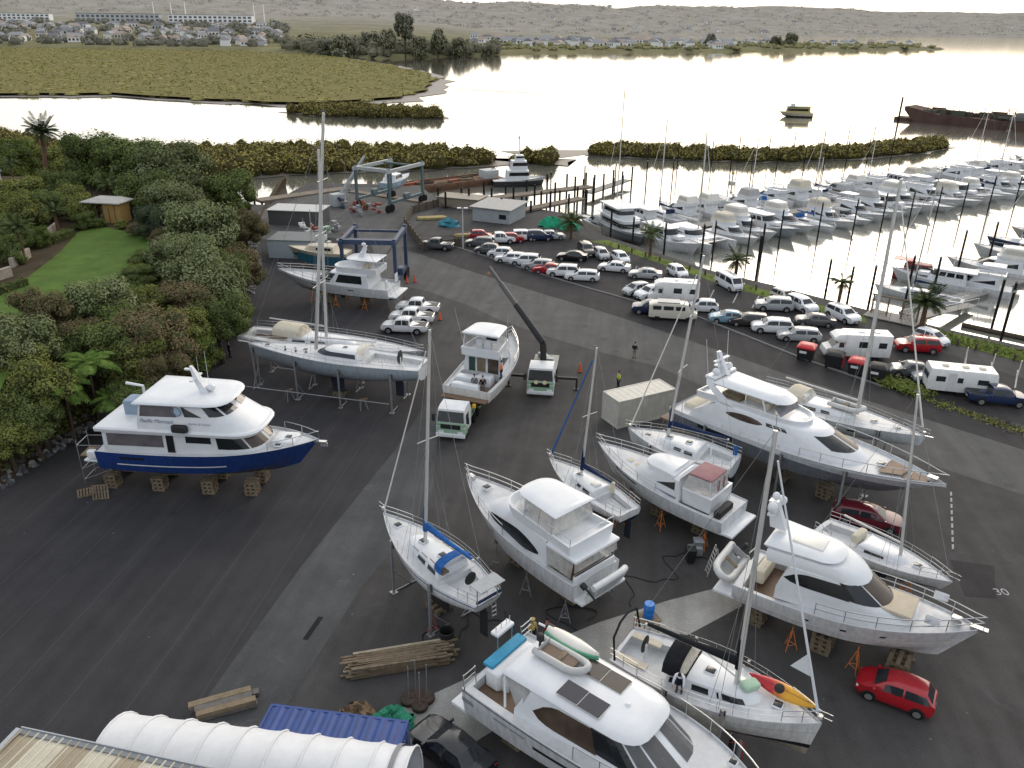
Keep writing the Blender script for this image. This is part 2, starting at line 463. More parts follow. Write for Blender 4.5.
def mast(root,x,z0,h,r=.10,rake=.03,spreaders=(.45,.72),sw=.9,cover=None,boomlen=3.5,boomz=1.3,hull=None,forestay=None,furl=None,fr=.07,backx=0.,chain=None,stays=True,covr=.16,topgear=True):
 """alloy mast with spreaders,boom (and sail cover),forestay and shrouds,all parts of one yacht"""
 top=Vector((x-rake*h,0,z0+h)); foot=Vector((x,0,z0))
 mb=MB(); mb.tube([foot,foot.lerp(top,.6),top],r,alu,8,r*.72)
 m=mb.build('mast',root,60)
 mb=MB()
 for k in spreaders:
  c=foot.lerp(top,k); w=sw*(1.1-k*.4)
  mb.tube([c+Vector((-.12,w,.06)),c,c+Vector((-.12,-w,.06))],.03,alu,5)
  mb.build('spreader',m,60); mb=MB()
 if topgear:
  mb.tube([top,top+Vector((-.05,0,.7))],.012,wire,4); mb.tube([top+Vector((.35,0,.12)),top+Vector((-.25,0,.12))],.015,wire,4)
  mb.build('wind_vane',m,60)
 if boomlen:
  b0=foot+Vector((-.15,0,boomz)); b1=b0+Vector((-boomlen,0,.12)); mb=MB()
  mb.tube([b0,b1],.075,alu,8); bo=mb.build('boom',root,60)
  if cover:
   mb=MB(); n=10; rings=[]
   for i in range(n+1):
    f=i/n; c=b0.lerp(b1,f*.97); hh=covr*lerp(2.9,.9,f**.7)*(1+.12*math.sin(9*f)); ww=covr*lerp(1.15,.6,f)
    rings.append([c+Vector((0,ww*math.cos(q),hh*.5*math.sin(q)+hh*.42)) for q in [2*PI*j/8 for j in range(8)]])
   mb.loft(rings,cover,True,True);
   mb.tube([foot+Vector((-.06,0,boomz-.2)),foot+Vector((-.12,0,boomz+1.5))],.15,cover,8,.10)
   mb.build('sail_cover',bo,50)
 if forestay:
  fs=Vector(forestay); t2=foot.lerp(top,.97)
  mb=MB()
  if furl:
   mb.tube([fs,fs.lerp(t2,.03)],.03,alu,6); mb.tube([fs.lerp(t2,.035),fs.lerp(t2,.06),fs.lerp(t2,.4),fs.lerp(t2,.93)],fr,furl,8,fr*.5)
   mb.lathe([(.13,-.03),(.13,.14)],fs+Vector((0,0,.15)),alu,10)
   mb.build('furled_headsail',root,60)
  else: mb.tube([fs,t2],.014,wire,4); mb.build('forestay',root,60)
 if stays:
  mb=MB(); hb=(hull.half(min(.98,x/hull.L))*.92 if hull else 1.2); zz=hull.zs(x/hull.L) if hull else z0
  for sd in (1,-1):
   a=foot.lerp(top,spreaders[-1])+Vector((-.12,sd*sw*.8,.06))
   mb.tube([(x-.25,sd*hb,zz),a,top],.011,wire,4)
   if chain is not False:
    mb.tube([(x-.7,sd*hb,zz),foot.lerp(top,spreaders[0]*.97)],.011,wire,4); mb.tube([(x+.4,sd*hb,zz),foot.lerp(top,spreaders[0]*.97)],.011,wire,4)
  mb.tube([(backx,0,hull.zs(0) if hull else z0),top],.011,wire,4)
  mb.build('shrouds',root,60)
 return m
def keelfin(root,x,zt,zb,l0,l1,w=.28,mat=None,name='keel',bulb=False):
 mb=MB(); rings=[]
 for z,l,xx in ((zt,l0,x),(zb,l1,x-.25)):
  rings.append([(xx+l/2*math.cos(q),w*.5*math.sin(q)*(1 if math.cos(q) > -.8 else .6),z) for q in [2*PI*j/12 for j in range(12)]])
 mb.loft(rings,mat or M('antifoul_navy',antif_b,.7,vary=.3),True,True)
 if bulb: mb.ball((x-.25,0,zb),(l1*.75,.28,.22),mat or M('antifoul_navy'))
 return mb.build(name,root,40)
def rudder(root,x,zt,zb,c=.7,mat=None):
 mb=MB(); mb.loft([[(x+a,b*.06,z) for a,b in ((0,-1),(0,1),(-c*.6,.9),(-c,0),(-c*.6,-.9))] for z in (zb,zt)],mat or M('antifoul_navy',antif_b,.7,vary=.3),True,True)
 return mb.build('rudder',root,40)
def hatch(root,x,y,z,l=.55,w=.55,mat=None,name='deck_hatch'):
 mb=MB(); mb.rbox((x,y,z),(l,w,.1),gel,.05); mb.rbox((x,y,z+.03),(l-.1,w-.1,.1),mat or glass,.03)
 return mb.build(name,root,40)
def dinghy(name,L=2.9,W=1.5,tubem=None,floor=None):
 """inflatable tender: U shaped tube,transom,floor and outboard; local x forward"""
 tm=tubem or rib; mb=MB(); r=W*.135; pts=[]
 w=W/2-r
 for i in range(6): pts.append((i/5*L*.62,-w,r*1.3))
 for i in range(1,8): a=-PI/2+PI*i/8; pts.append((L*.62+math.cos(a)*L*.34,math.sin(a)*w,r*1.3+.22*math.cos(a)**2))
 for i in range(6): pts.append(((1-i/5)*L*.62,w,r*1.3))
 mb.tube([(-.2,-w,r*1.3)]+pts+[(-.2,w,r*1.3)],r,tm,9)
 return mb
def finish_dinghy(root,L=2.9,W=1.5,tubem=None,motor=True):
 o=dinghy('inflatable_tube',L,W,tubem).build('inflatable_tube',root,50)
 r=W*.135; mb=MB(); mb.loft([[(.05,-W*.36,r*.7),(.05,0,.0),(.05,W*.36,r*.7)],[(L*.6,-W*.36,r*.7),(L*.6,0,0.02),(L*.6,W*.36,r*.7)],[(L*.86,-.08,r*1.2),(L*.88,0,r),(L*.86,.08,r*1.2)]],greyc,closed=False)
 mb.build('floor',root,30)
 mb=MB(); mb.box((.06,0,r*1.7),(.06,W-2*r,r*2.2),greyc); mb.build('transom',root)
 mb=MB(); mb.box((L*.42,0,r*1.9),(.26,W-2.2*r,.05),wood); mb.build('thwart',root)
 if motor:
  mb=MB(); mb.rbox((-.16,0,r*4.2),(.34,.28,.36),black,.06); mb.tube([(-.16,0,r*3.4),(-.2,0,-.25)],.06,black,6); mb.build('outboard',root)
 return root
def stand(x,y,h,label,group,lean=(0,0),mat=None,spread=.42):
 """tripod boat stand: three feet,post and tilted pad"""
 mat=mat or orange; t=thing('boat_stand',label,'boat stand',(x,y,0),R.uniform(0,2),group)
 mb=MB()
 for k in range(3):
  a=2*PI*k/3; c,s_=math.cos(a),math.sin(a)
  mb.tube([(c*spread,s_*spread,.02),(c*.05,s_*.05,h*.72)],.028,mat,5)
  mb.tube([(c*spread*.7,s_*spread*.7,h*.22),(math.cos(a+2.09)*spread*.7,math.sin(a+2.09)*spread*.7,h*.22)],.02,mat,4)
 mb.build('frame',t,60)
 mb=MB(); mb.tube([(0,0,h*.45),(0,0,h-.06)],.035,mat,6); mb.build('screw_post',t,60)
 mb=MB(); mb.box((0,0,h-.03),(.28,.28,.06),woodd); mb.build('pad',t)
 return t
def post(x,y,h,label,group,rz=0.,lean=0.):
 """upright square hardstand post with footplate,knee brace and pad"""
 t=thing('support_post',label,'support post',(x,y,0),rz,group)
 mb=MB(); mb.box((0,0,h/2),(.13,.13,h),galv); mb.box((0,0,.02),(.4,.4,.04),galv); mb.build('upright',t)
 mb=MB(); mb.tube([(.05,0,h*.42),(1.25,0,.08)],.045,galv,6); mb.tube([(.2,0,.06),(1.3,0,.06)],.045,galv,6); mb.build('brace',t,60)
 mb=MB(); mb.box((.09,0,h-.35),(.06,.26,.5),woodd); mb.build('pad',t)
 return t
def crib(x,y,h,rz,label,group,w=1.0):
 """stack of timber blocks laid crosswise"""
 t=MB(); n=max(2,round(h/.16)); s=h/n
 for i in range(n):
  for k in (-1,0,1):
   if i % 2: t.box((k*w*.38,R.uniform(-.02,.02),(i+.5)*s),(w*.2,w*R.uniform(.9,1.05),s*.94),wood)
   else: t.box((R.uniform(-.02,.02),k*w*.38,(i+.5)*s),(w*R.uniform(.9,1.05),w*.2,s*.94),wood)
 o=t.build('timber_crib',None,0); o.location=(x,y,0); o.rotation_euler.z=rz
 return tag(o,label,'timber crib',group)
def on(root,lx,ly):
 c,s=math.cos(root.rotation_euler.z),math.sin(root.rotation_euler.z)
 return root.location.x+lx*c-ly*s,root.location.y+lx*s+ly*c
def props_for(root,H,who,xs,mode='stand',grp=None,frac=.30,mat=None,keelx=None,kh=None):
 """stands or posts along both sides of a boat,each its own thing"""
 for x in xs:
  for sd in (1,-1):
   t=x/H.L; p=H.pt(t,frac,sd)
   if mode == 'stand':
    px,py=on(root,x,p.y*.98); stand(px,py,p.z+.02,'slender tripod boat stand propped under the %s' % who,grp or 'tripod stands under the %s' % who,mat=mat)
   else:
    q=H.pt(t,.8,sd); px,py=on(root,x,q.y+sd*.2)
    post(px,py,q.z+.35,'square steel support post beside the %s' % who,grp or 'support posts beside the %s' % who,root.rotation_euler.z-sd*PI/2)
 if keelx:
  for x in keelx:
   px,py=on(root,x,0); crib(px,py,kh,root.rotation_euler.z,'timber block stack under the keel of the %s' % who,'timber blocks under the %s' % who)
W=gel
def wb(m0): return [(0,m0)]
# 1  blue and white passenger vessel
def passenger_vessel():
 who='blue and white passenger boat'
 b,L=boat('passenger_boat','large blue hulled passenger boat with white two storey cabin shored by the bank','boat',(-13.84,50.69,4.40),(-29.64,52.36,3.70))
 H=Hull(L,5.2,1.15,3.55,4.4,tr=.9,tm=.45,p=2.6,rake=.10,rise=.5)
 hm=hullmat('blue_hull_paint',[(0,(.035,.04,.045)),(1.95,(.018,.052,.21)),(7,(.8,.8,.8))])
 H.build(b,hm,bul=.12)
 mb=MB(); H.strip(mb,M('white_rub_strip',(.75,.76,.78),.4),.60,.64,.10,.62,off=.05); mb.build('rubbing_strake',b,0)
 mb=MB(); H.strip(mb,glassmat('dark_cabin_glass'),.80,.88,.12,.24,5,.02); mb.build('hull_window',b,0)
 mb=MB(); mb.rbox((-.35,0,2.6),(1.5,4.3,.12),gel,.03); mb.build('swim_platform',b)
 for sd in (1,-1):
  mb=MB(); mb.rbox((-.2,sd*1.9,3.1),(1.3,.5,.5),gel,.1); mb.build('stern_step',b)
 lo=Tier([(3.5,.055*L,.56*L,.78*L,2.3,2.05),(4.1,.055*L,.56*L,.775*L,2.35,2.1),(5.35,.055*L,.56*L,.70*L,2.3,2.1)],.7,0)
 c=lo.build('lower_cabin',b,W)
 mb=MB(); lo.side(mb,glassmat('smoky_curtain',(.10,.09,.095),.15),1,.075*L,.335*L,.05,.80); mb.build('vinyl_curtain',b,0)
 mb=MB(); lo.side(mb,glass,1,.44*L,.555*L,.42,.88,off=.03); mb.build('cabin_window',b,0)
 for q in ((-.97,-.52),(-.48,-.02),(.02,.48),(.52,.97)):
  mb=MB(); lo.panel(mb,glassb if abs(q[0]+q[1]) < .6 else glass,1,q[0],q[1],.1,.93); mb.build('windscreen',b,0)
 mb=MB(); lo.side(mb,glass,1,.35*L,.385*L,-.25,.85,off=.03); mb.build('cabin_door',b,0)
 up=Tier([(5.28,.03*L,.60*L,.765*L,2.5,2.4),(5.5,.03*L,.60*L,.775*L,2.56,2.46),(5.62,.03*L,.6*L,.77*L,2.5,2.4)],.62,.05)
 up.build('upper_deck',b,W)
 uc=Tier([(5.6,.235*L,.56*L,.76*L,2.42,2.35),(6.05,.235*L,.55*L,.71*L,2.36,2.25),(6.6,.24*L,.53*L,.655*L,2.3,2.1),(7.5,.25*L,.50*L,.575*L,2.2,1.95)],.62,0)
 uc.build('upper_cabin',b,W)
 mb=MB(); uc.side(mb,glassmat('smoky_curtain'),2,.255*L,.41*L,.02,.9); mb.build('vinyl_curtain',b,0)
 mb=MB(); uc.side(mb,glass,2,.445*L,.57*L,.06,.92,wedge); mb.build('upper_window',b,0)
 for q in ((-.9,-.5),(-.42,-.03),(.03,.42),(.5,.9)):
  mb=MB(); uc.panel(mb,glass,2,q[0],q[1],.12,.92); mb.build('upper_windscreen',b,0)
 for sd in (1,-1):       # round badge on the cabin side
  mb=MB(); y=-sd*2.26
  for r0,r1,mm in ((.30,.36,M('badge_ring',(.12,.2,.34),.5)),(.0,.22,M('badge_face',(.35,.48,.6),.5))):
   for i in range(20):
    a,c2=2*PI*i/20,2*PI*(i+1)/20
    mb.face([(.425*L+r*math.cos(q),y-sd*.03,7.1+r*math.sin(q)) for r,q in ((r0,a),(r1,a),(r1,c2),(r0,c2))],mm)
  mb.build('round_badge',b,0)
 # lettering along the bulwark of the upper deck (script,too small to read fully)
 for txt,x,z,sz in (('Pacific Mermaid',.25*L,6.2,.38),('charters & cruises',.47*L,6.2,.22)):
  cu=bpy.data.curves.new('boat_name','FONT'); cu.body=txt; cu.size=sz; cu.shear=.3; cu.extrude=.004
  o=bpy.data.objects.new('boat_name',cu); col.objects.link(o); dg=bpy.context.evaluated_depsgraph_get()
  me=bpy.data.meshes.new_from_object(o.evaluated_get(dg)); bpy.data.objects.remove(o)
  o=bpy.data.objects.new('boat_name',me); col.objects.link(o); me.materials.clear(); me.materials.append(M('lettering_grey_blue',(.2,.24,.32),.5))
  o.parent=b; o.location=(x,-2.385,z); o.rotation_euler=(rad(83),0,0)
 ro=Tier([(7.45,.235*L,.50*L,.62*L,2.3,2.2),(7.56,.225*L,.50*L,.65*L,2.42,2.32),(7.66,.23*L,.5*L,.645*L,2.36,2.26)],.62,.07)
 ro.build('roof',b,W)
 mb=MB(); mb.loft([[(x+a*.5,y*w,z) for a,y in ((-.7*w,-.5),(.7*w,-.5),(.7*w,.5),(-.7*w,.5))] for x,z,w in ((.50*L,7.75,.8),(.47*L,8.6,.55),(.445*L,9.6,.22))],W,True,True)
 mb.box((.46*L,0,8.75),(.25,1.5,.1),W); mb.box((.43*L,0,9.35),(.5,.18,.12),W); mb.build('signal_mast',b)
 mb=MB(); mb.ball((.525*L,.0,8.05),(.32,.32,.24),W); mb.lathe([(.12,0),(.12,.3)],(.525*L,0,7.75),W); mb.build('radar_dome',b)
 for y in (.5,-.6):
  mb=MB(); mb.tube([(.5*L,y,7.8),(.5*L,y*1.05,10.6)],.014,W,4); mb.build('whip_aerial',b)
 mb=MB(); mb.rbox((.435*L,-2.55,5.95),(1.15,.42,.5),black,.12); mb.build('life_raft_canister',b)
 mb=MB(); mb.tube([(.16*L,1.0,5.6),(.16*L,1.0,7.35),(.08*L,1.0,7.5)],.11,W,6); mb.build('davit_crane',b)
 mb=MB(); mb.rbox((.14*L,.2,6.2),(1.2,1.3,1.1),M('davit_grey_blue',(.25,.33,.42),.5),.1); mb.build('deck_locker',b)
 H.rail(b,.80,1,.62,False,.03,'bow_rail')
 mb=MB(); mb.rbox((.845*L,0,4.22),(.11*L,1.7,.42),W,.12); mb.build('foredeck_trunk',b)
 hatch(b,.86*L,0,4.42); hatch(b,.83*L,.9,4.22,.5,.5); hatch(b,.83*L,-.9,4.22,.5,.5)
 mb=MB(); mb.box((L+.1,0,4.2),(.9,.3,.12),steel); mb.box((L+.35,0,4.0),(.5,.16,.25),alud); mb.build('anchor_roller',b)
 for x,y in ((-.15,1.2),(L*.22,1.15),(L*.46,1.1),(L*.66,.9)):
  for sd in (1,-1):
   px,py=on(b,x+.3,y*sd); crib(px,py,1.1,b.rotation_euler.z+.05,'timber pallet stack under the %s' % who,'pallet stacks under the %s' % who,.9)
 for dx,dy,rz in ((.2,-2.9,.2),(-1.3,-2.5,.5)):
  px,py=on(b,dx,dy); o=MB()
  for i in range(6): o.box((-.5+.2*i,0,.13),(.12,1.1,.025),wood)
  for i in (-1,0,1): o.box((0,i*.5,.06),(1.1,.08,.1),wood)
  o=o.build('pallet',None,0); o.location=(px,py,0 if dx < 0 else .52); o.rotation_euler=(0 if dx < 0 else rad(75),0,rz)
  tag(o,'loose wooden pallet lying flat behind the blue boat' if dx < 0 else 'wooden pallet leaning upright below the stern of the blue boat','pallet')
 px,py=on(b,-1.2,-.2)
 t=thing('access_scaffold','grey tubular access scaffold at the stern of the blue boat','scaffold',(px,py,0),0)
 mb=MB()
 for x in (-1.1,1.1):
  for y in (-.8,.8): mb.tube([(x,y,0),(x,y,3.6)],.03,galv,5)
  for z in (.3,1.2,2.2,3.2): mb.tube([(x,-.8,z),(x,.8,z)],.025,galv,5)
 for y in (-.8,.8):
  mb.tube([(-1.1,y,.3),(1.1,y,1.2)],.022,galv,5); mb.tube([(-1.1,y,1.2),(1.1,y,2.2)],.022,galv,5); mb.tube([(-1.1,y,3.2),(1.1,y,3.2)],.022,galv,5)
 mb.build('tube_frame',t,60); mb=MB(); mb.box((0,0,2.25),(2.2,1.4,.06),wood); mb.build('platform',t)
passenger_vessel()
# shared bits for flybridge cruisers
def flybridge_parts(b,H,L,z0,sal,fb,hard=None,clearz=None,screen=True,win=swoosh,wx=None):
 sal_t=Tier(sal,.7,.03); sal_t.build('saloon',b,W)
 mb=MB(); x0,x1=wx; sal_t.side(mb,glass,len(sal)-2,x0,x1,.12,.88,win); mb.build('saloon_window',b,0)
 if screen:
  for q in ((-.93,-.36),(-.32,.32),(.36,.93)):
   mb=MB(); sal_t.panel(mb,screen if screen is not True else glass,len(sal)-2,q[0],q[1],.08,.92); mb.build('windscreen',b,0)
 f=Tier(fb,.7,0); f.build('flybridge',b,W)
 return sal_t,f
def coaming(z0,z1,xa,xc,xf,ya,yc,flare=.12,wall=.14,floor=.35):
 """levels for an open flybridge tub: up the outside,over the lip,down to the floor"""
 return [(z0,xa,xc,xf,ya,yc),(z1,xa-.05,xc+flare,xf+flare,ya+flare*.6,yc+flare*.6),(z1+.02,xa+.1,xc+flare-wall*.5,xf+flare-wall,ya+flare*.6-wall,yc+flare*.6-wall),(z0+floor,xa+.15,xc-wall,xf-wall*2.2,ya-wall*1.1,yc-wall*1.1)]
def helm_seats(b,x,z,n=2,mat=None):
 for i in range(n):
  y=(i-(n-1)/2)*.85
  mb=MB(); mb.rbox((x,y,z+.3),(.5,.55,.6),mat or creamc,.08); mb.rbox((x-.24,y,z+.75),(.14,.55,.6),mat or creamc,.05); mb.build('helm_seat',b)
# 2  large white launch near the travel hoist
def launch_by_hoist():
 b,L=boat('motor_launch','white flybridge launch standing beside the blue travel hoist','boat',(-29.16,95.96,3.60),(-14.35,92.46,2.70))
 H=Hull(L,4.7,1.0,2.75,3.7,tr=.9,p=2.2,rake=.13,rise=.5)
 H.build(b,hullmat('white_hull_black_bottom',[(0,antif_k),(1.55,(.02,.03,.05)),(1.62,(.66,.68,.69)),(7,WHITE)]),bul=.25)
 s,f=flybridge_parts(b,H,L,3,[(2.6,.16*L,.46*L,.68*L,1.95,1.8),(3.0,.16*L,.46*L,.66*L,1.95,1.8),(4.25,.18*L,.42*L,.50*L,1.8,1.6)],
  coaming(4.25,5.0,.10*L,.33*L,.47*L,1.7,1.5),wx=(.22*L,.43*L),win=None)
 ro=Tier([(5.85,.10*L,.26*L,.34*L,1.65,1.5),(5.98,.09*L,.27*L,.37*L,1.75,1.6)],.7,.08); ro.build('hardtop',b,W)
 mb=MB()
 for x in (.12,.26):
  for sd in (1,-1): mb.tube([(x*L,sd*1.55,4.9),(x*L,sd*1.5,5.9)],.05,W,6)
 mb.build('hardtop_post',b,60)
 mb=MB(); mb.loft([[(x+a,y,z) for a,y in ((-w,-.16),(w,-.16),(w,.16),(-w,.16))] for x,z,w in ((.26*L,6.0,.4),(.22*L,7.4,.18))],W,True,True); mb.box((.24*L,0,6.7),(.2,1.6,.08),W); mb.ball((.235*L,0,7.55),(.28,.28,.2),W); mb.build('radar_mast',b)
 H.rail(b,.45,1,.7,True,.03,'bow_rail',inset=.12)
 mb=MB(); H.strip(mb,glass,.74,.80,.60,.66,3,.02); H.strip(mb,glass,.74,.80,.28,.33,3,.02); mb.build('porthole',b,0)
 mb=MB(); mb.rbox((-.45,0,1.9),(1.1,4.0,.14),W,.04); mb.build('swim_platform',b)
 for sd in (1,-1):
  mb=MB(); mb.box((.02*L,sd*1.6,3.3),(.1,.8,1.0),W); mb.build('cockpit_bulwark',b)
 helm_seats(b,.22*L,4.6)
 props_for(b,H,'white launch by the blue travel hoist',[.2*L,.45*L,.68*L],frac=.36,keelx=[.25*L,.55*L],kh=.95)
launch_by_hoist()
# 3  long grey racing yacht and its neighbour
def racing_yacht():
 b,L=boat('racing_yacht','long pale grey racing yacht with red boot stripe on tall props','yacht',(-24.63,69.26,4.35),(-7.81,65.14,4.20))
 H=Hull(L,4.3,2.0,4.15,4.4,'sail',tr=.72,tm=.40,p=1.9,rake=.01,rise=.65,sternrise=.35,trake=-.0)
 H.build(b,hullmat('pale_grey_hull',[(0,antif_k),(2.42,(.20,.02,.03)),(2.54,(.36,.41,.45)),(4.22,WHITE),(7.5,WHITE)]),bul=.05,cock=(.02,.30,.45,.75,M('grey_white_nonskid')))
 mb=MB(); q=[H.pt(0,h,sd) for sd,hs in ((1,(1,.82,.62,.42,.22)),(-1,(.0,.22,.42,.62,.82,1))) for h in hs]
 mb.face([p+Vector((-.03,0,0)) for p in q],gel); mb.build('transom',b,0)
 c=Tier([(4.15,.33*L,.48*L,.60*L,1.35,1.2),(4.45,.33*L,.48*L,.585*L,1.3,1.12),(4.85,.34*L,.46*L,.535*L,1.05,.9)],.9,.10)
 c.build('coachroof',b,gel)
 mb=MB(); c.panel(mb,glassmat('blue_black_glass',(.012,.018,.03)),1,-1.9,1.9,.02,.86,n=36); mb.build('wrap_window',b,0)
 hatch(b,.43*L,0,4.98,.5,.5)
 mb=MB(); rings=[]
 for i in range(9):
  a=PI*i/8; rings.append([(.345*L-.0,1.05*math.cos(a),4.85+.55*math.sin(a)),(.315*L-.35,1.15*math.cos(a),4.85+.62*math.sin(a))])
 mb.loft(rings,clearl,closed=False); mb.build('spray_hood',b,40)
 for x,w in ((.66,.5),(.72,.3),(.78,.3),(.88,.5)): hatch(b,x*L,0,H.zs(x)+.06,w,w)
 for x in (.64,.7,.76):
  mb=MB(); mb.lathe([(.1,0),(.07,.12),(.1,.16)],(x*L,.6,H.zs(x)+.02),black,8); mb.build('deck_winch',b)
 mast(b,.60*L,4.5,20.6,.17,.13,(.3,.52,.74),1.25,None,5.8,1.2,H,(.985*L,0,4.45))
 H.rail(b,.08,1,.6,True,.016,'guard_wire',inset=.08,step=9)
 mb=MB(); mb.lathe([(.62,-.03),(.66,0),(.62,.03)],(.13*L,0,4.6),black,18,'x'); mb.tube([(.13*L,0,4.6),(.13*L,0,3.8)],.1,gel,6); mb.build('steering_wheel',b)
 for k in range(5):        # row of hoops and gear over the cockpit
  mb=MB(); x=.08*L+k*.62; mb.tube([(x,.95,4.3),(x+.2,.85,4.9),(x+.45,.95,4.3)],.03,creamc,5); mb.build('winch_handle_hoop',b,60)
 mb=MB(); mb.tube([(L-.2,0,4.45),(L+1.0,0,4.5)],.05,alu,6); mb.build('bowsprit',b)
 keelfin(b,.5*L,2.9,.75,1.7,1.1,.3,bulb=True); rudder(b,.16*L,3.0,.8,.75)
 who='pale grey racing yacht'
 for x in (.14*L,.42*L,.68*L,.97*L):
  for sd in (1,-1):
   q=H.pt(x/L,.8,sd); px,py=on(b,x,q.y+sd*.16)
   post(px,py,q.z,'tall thin steel prop against the %s' % who,'tall props beside the %s' % who,b.rotation_euler.z-sd*PI/2)
 for sd in (1,-1):
  mb=MB(); mb.tube([(-7,0,0),(7,0,0)],.05,galv,6)
  o=mb.build('cradle_rail',None,60); px,py=on(b,.55*L,sd*2.35); o.location=(px,py,1.02); o.rotation_euler.z=b.rotation_euler.z
  tag(o,'long horizontal steel tube tying the props on the %s side of the grey racing yacht' % ('far' if sd < 0 else 'camera'),'cradle rail')
 px,py=on(b,.5*L-.25,0); crib(px,py,.55,b.rotation_euler.z,'timber block stack under the bulb keel of the grey racing yacht',None)
 for x in (.3*L,.72*L):
  px,py=on(b,x,2.0); t=thing('trestle','grey steel trestle beneath the %s of the grey racing yacht' % ('stern' if x < .5*L else 'bow'),'trestle',(px,py,0),R.uniform(0,1))
  mb=MB()
  for sx in (-.35,.35):
   for sy in (-.3,.3): mb.tube([(sx,sy,0),(sx*.5,sy*.2,.95)],.04,galv,5)
  mb.build('legs_frame',t,60); mb=MB(); mb.box((0,0,.98),(.9,.2,.12),wood); mb.build('top_beam',t)
racing_yacht()
def yacht_behind():
 b,L=boat('cruising_yacht','white yacht with cream spray hood right behind the grey racing yacht','yacht',(-8.37,70.15,3.30),(-26.94,75.65,3.10))
 H=Hull(L,4.2,1.7,3.1,3.4,'sail',tr=.75,tm=.42,p=2.0,rake=.06,rise=.6,sternrise=.3)
 H.build(b,hullmat('white_sail_hull',[(0,antif_b),(2.1,WHITE),(7,WHITE)]),bul=.05,cock=(.04,.26,.5,.8,teak))
 c=Tier([(3.05,.28*L,.5*L,.66*L,1.35,1.1),(3.55,.29*L,.48*L,.6*L,1.15,.9)],.9,.08); c.build('coachroof',b,gel)
 for x0,x1 in ((.31,.38),(.41,.5)):
  mb=MB(); c.side(mb,glass,0,x0*L,x1*L,.25,.75); mb.build('cabin_window',b,0)
 mb=MB(); n=8; rings=[]
 for x,hz,w in ((.36*L,0.02,1.1),(.335*L,.85,1.2),(.22*L,.98,1.3),(.20*L,.9,1.28)):
  rings.append([(x,w*math.cos(PI*i/n),3.6+hz*math.sin(PI*i/n)**.6) for i in range(n+1)])
 mb.loft(rings[1:],creamc,closed=False); mb.loft(rings[:2],clearl,closed=False); mb.build('spray_hood',b,40)
 mast(b,.47*L,3.6,17.8,.16,-.05,(.33,.6),1.1,None,6.0,1.1,H,(.98*L,0,3.5))
 H.rail(b,.02,.2,.7,True,.022,'pushpit',closed=False); H.rail(b,.3,1,.6,True,.014,'guard_wire',step=6)
 keelfin(b,.5*L,1.9,.3,2.2,1.6); rudder(b,.13*L,2.1,.5,.7)
 props_for(b,H,'white yacht with cream spray hood',[.2*L,.7*L],'post')
yacht_behind()
# 5  old cream launch with green cover at the back
def old_launch():
 b,L=boat('wooden_launch','old cream launch with teal tarpaulin skirts beyond the white flybridge launch','boat',(-31.65,109.98,2.80),(-22.88,108.68,2.40))
 H=Hull(L,3.4,.9,2.4,2.9,tr=.8,p=2.0,rake=.08)
 H.build(b,hullmat('cream_topsides_teal',[(0,(.02,.10,.13)),(1.95,(.62,.56,.42)),(7,(.6,.5,.4))]),creamc,bul=.1)
 c=Tier([(2.35,.2*L,.55*L,.75*L,1.2,1.0),(3.2,.22*L,.52*L,.66*L,1.1,.9)],.8,.06); c.build('cabin',b,creamc)
 for x0,x1 in ((.25,.36),(.39,.5)):
  mb=MB(); c.side(mb,glass,0,x0*L,x1*L,.4,.8); mb.build('cabin_window',b,0)
 mast(b,.6*L,3.1,5,.06,.02,(.6,),.4,None,0,hull=H,topgear=False)
 mb=MB()
 for sd in (1,-1):
  for i in range(10):
   t0,t1=.08+.075*i,.08+.075*(i+1); a,c2=H.pt(t0,.72,sd,.06),H.pt(t1,.72,sd,.06); d=R.uniform(.5,.9)
   mb.face([a,c2,c2+Vector((0,sd*.1,-1.15)),a+Vector((0,sd*.15,-1.05-d*.2))],M('teal_tarpaulin',(.01,.10,.15),.7,vary=.35))
 mb.build('tarpaulin_skirt',b,30)
 props_for(b,H,'old cream launch',[.2*L,.5*L,.75*L])
old_launch()
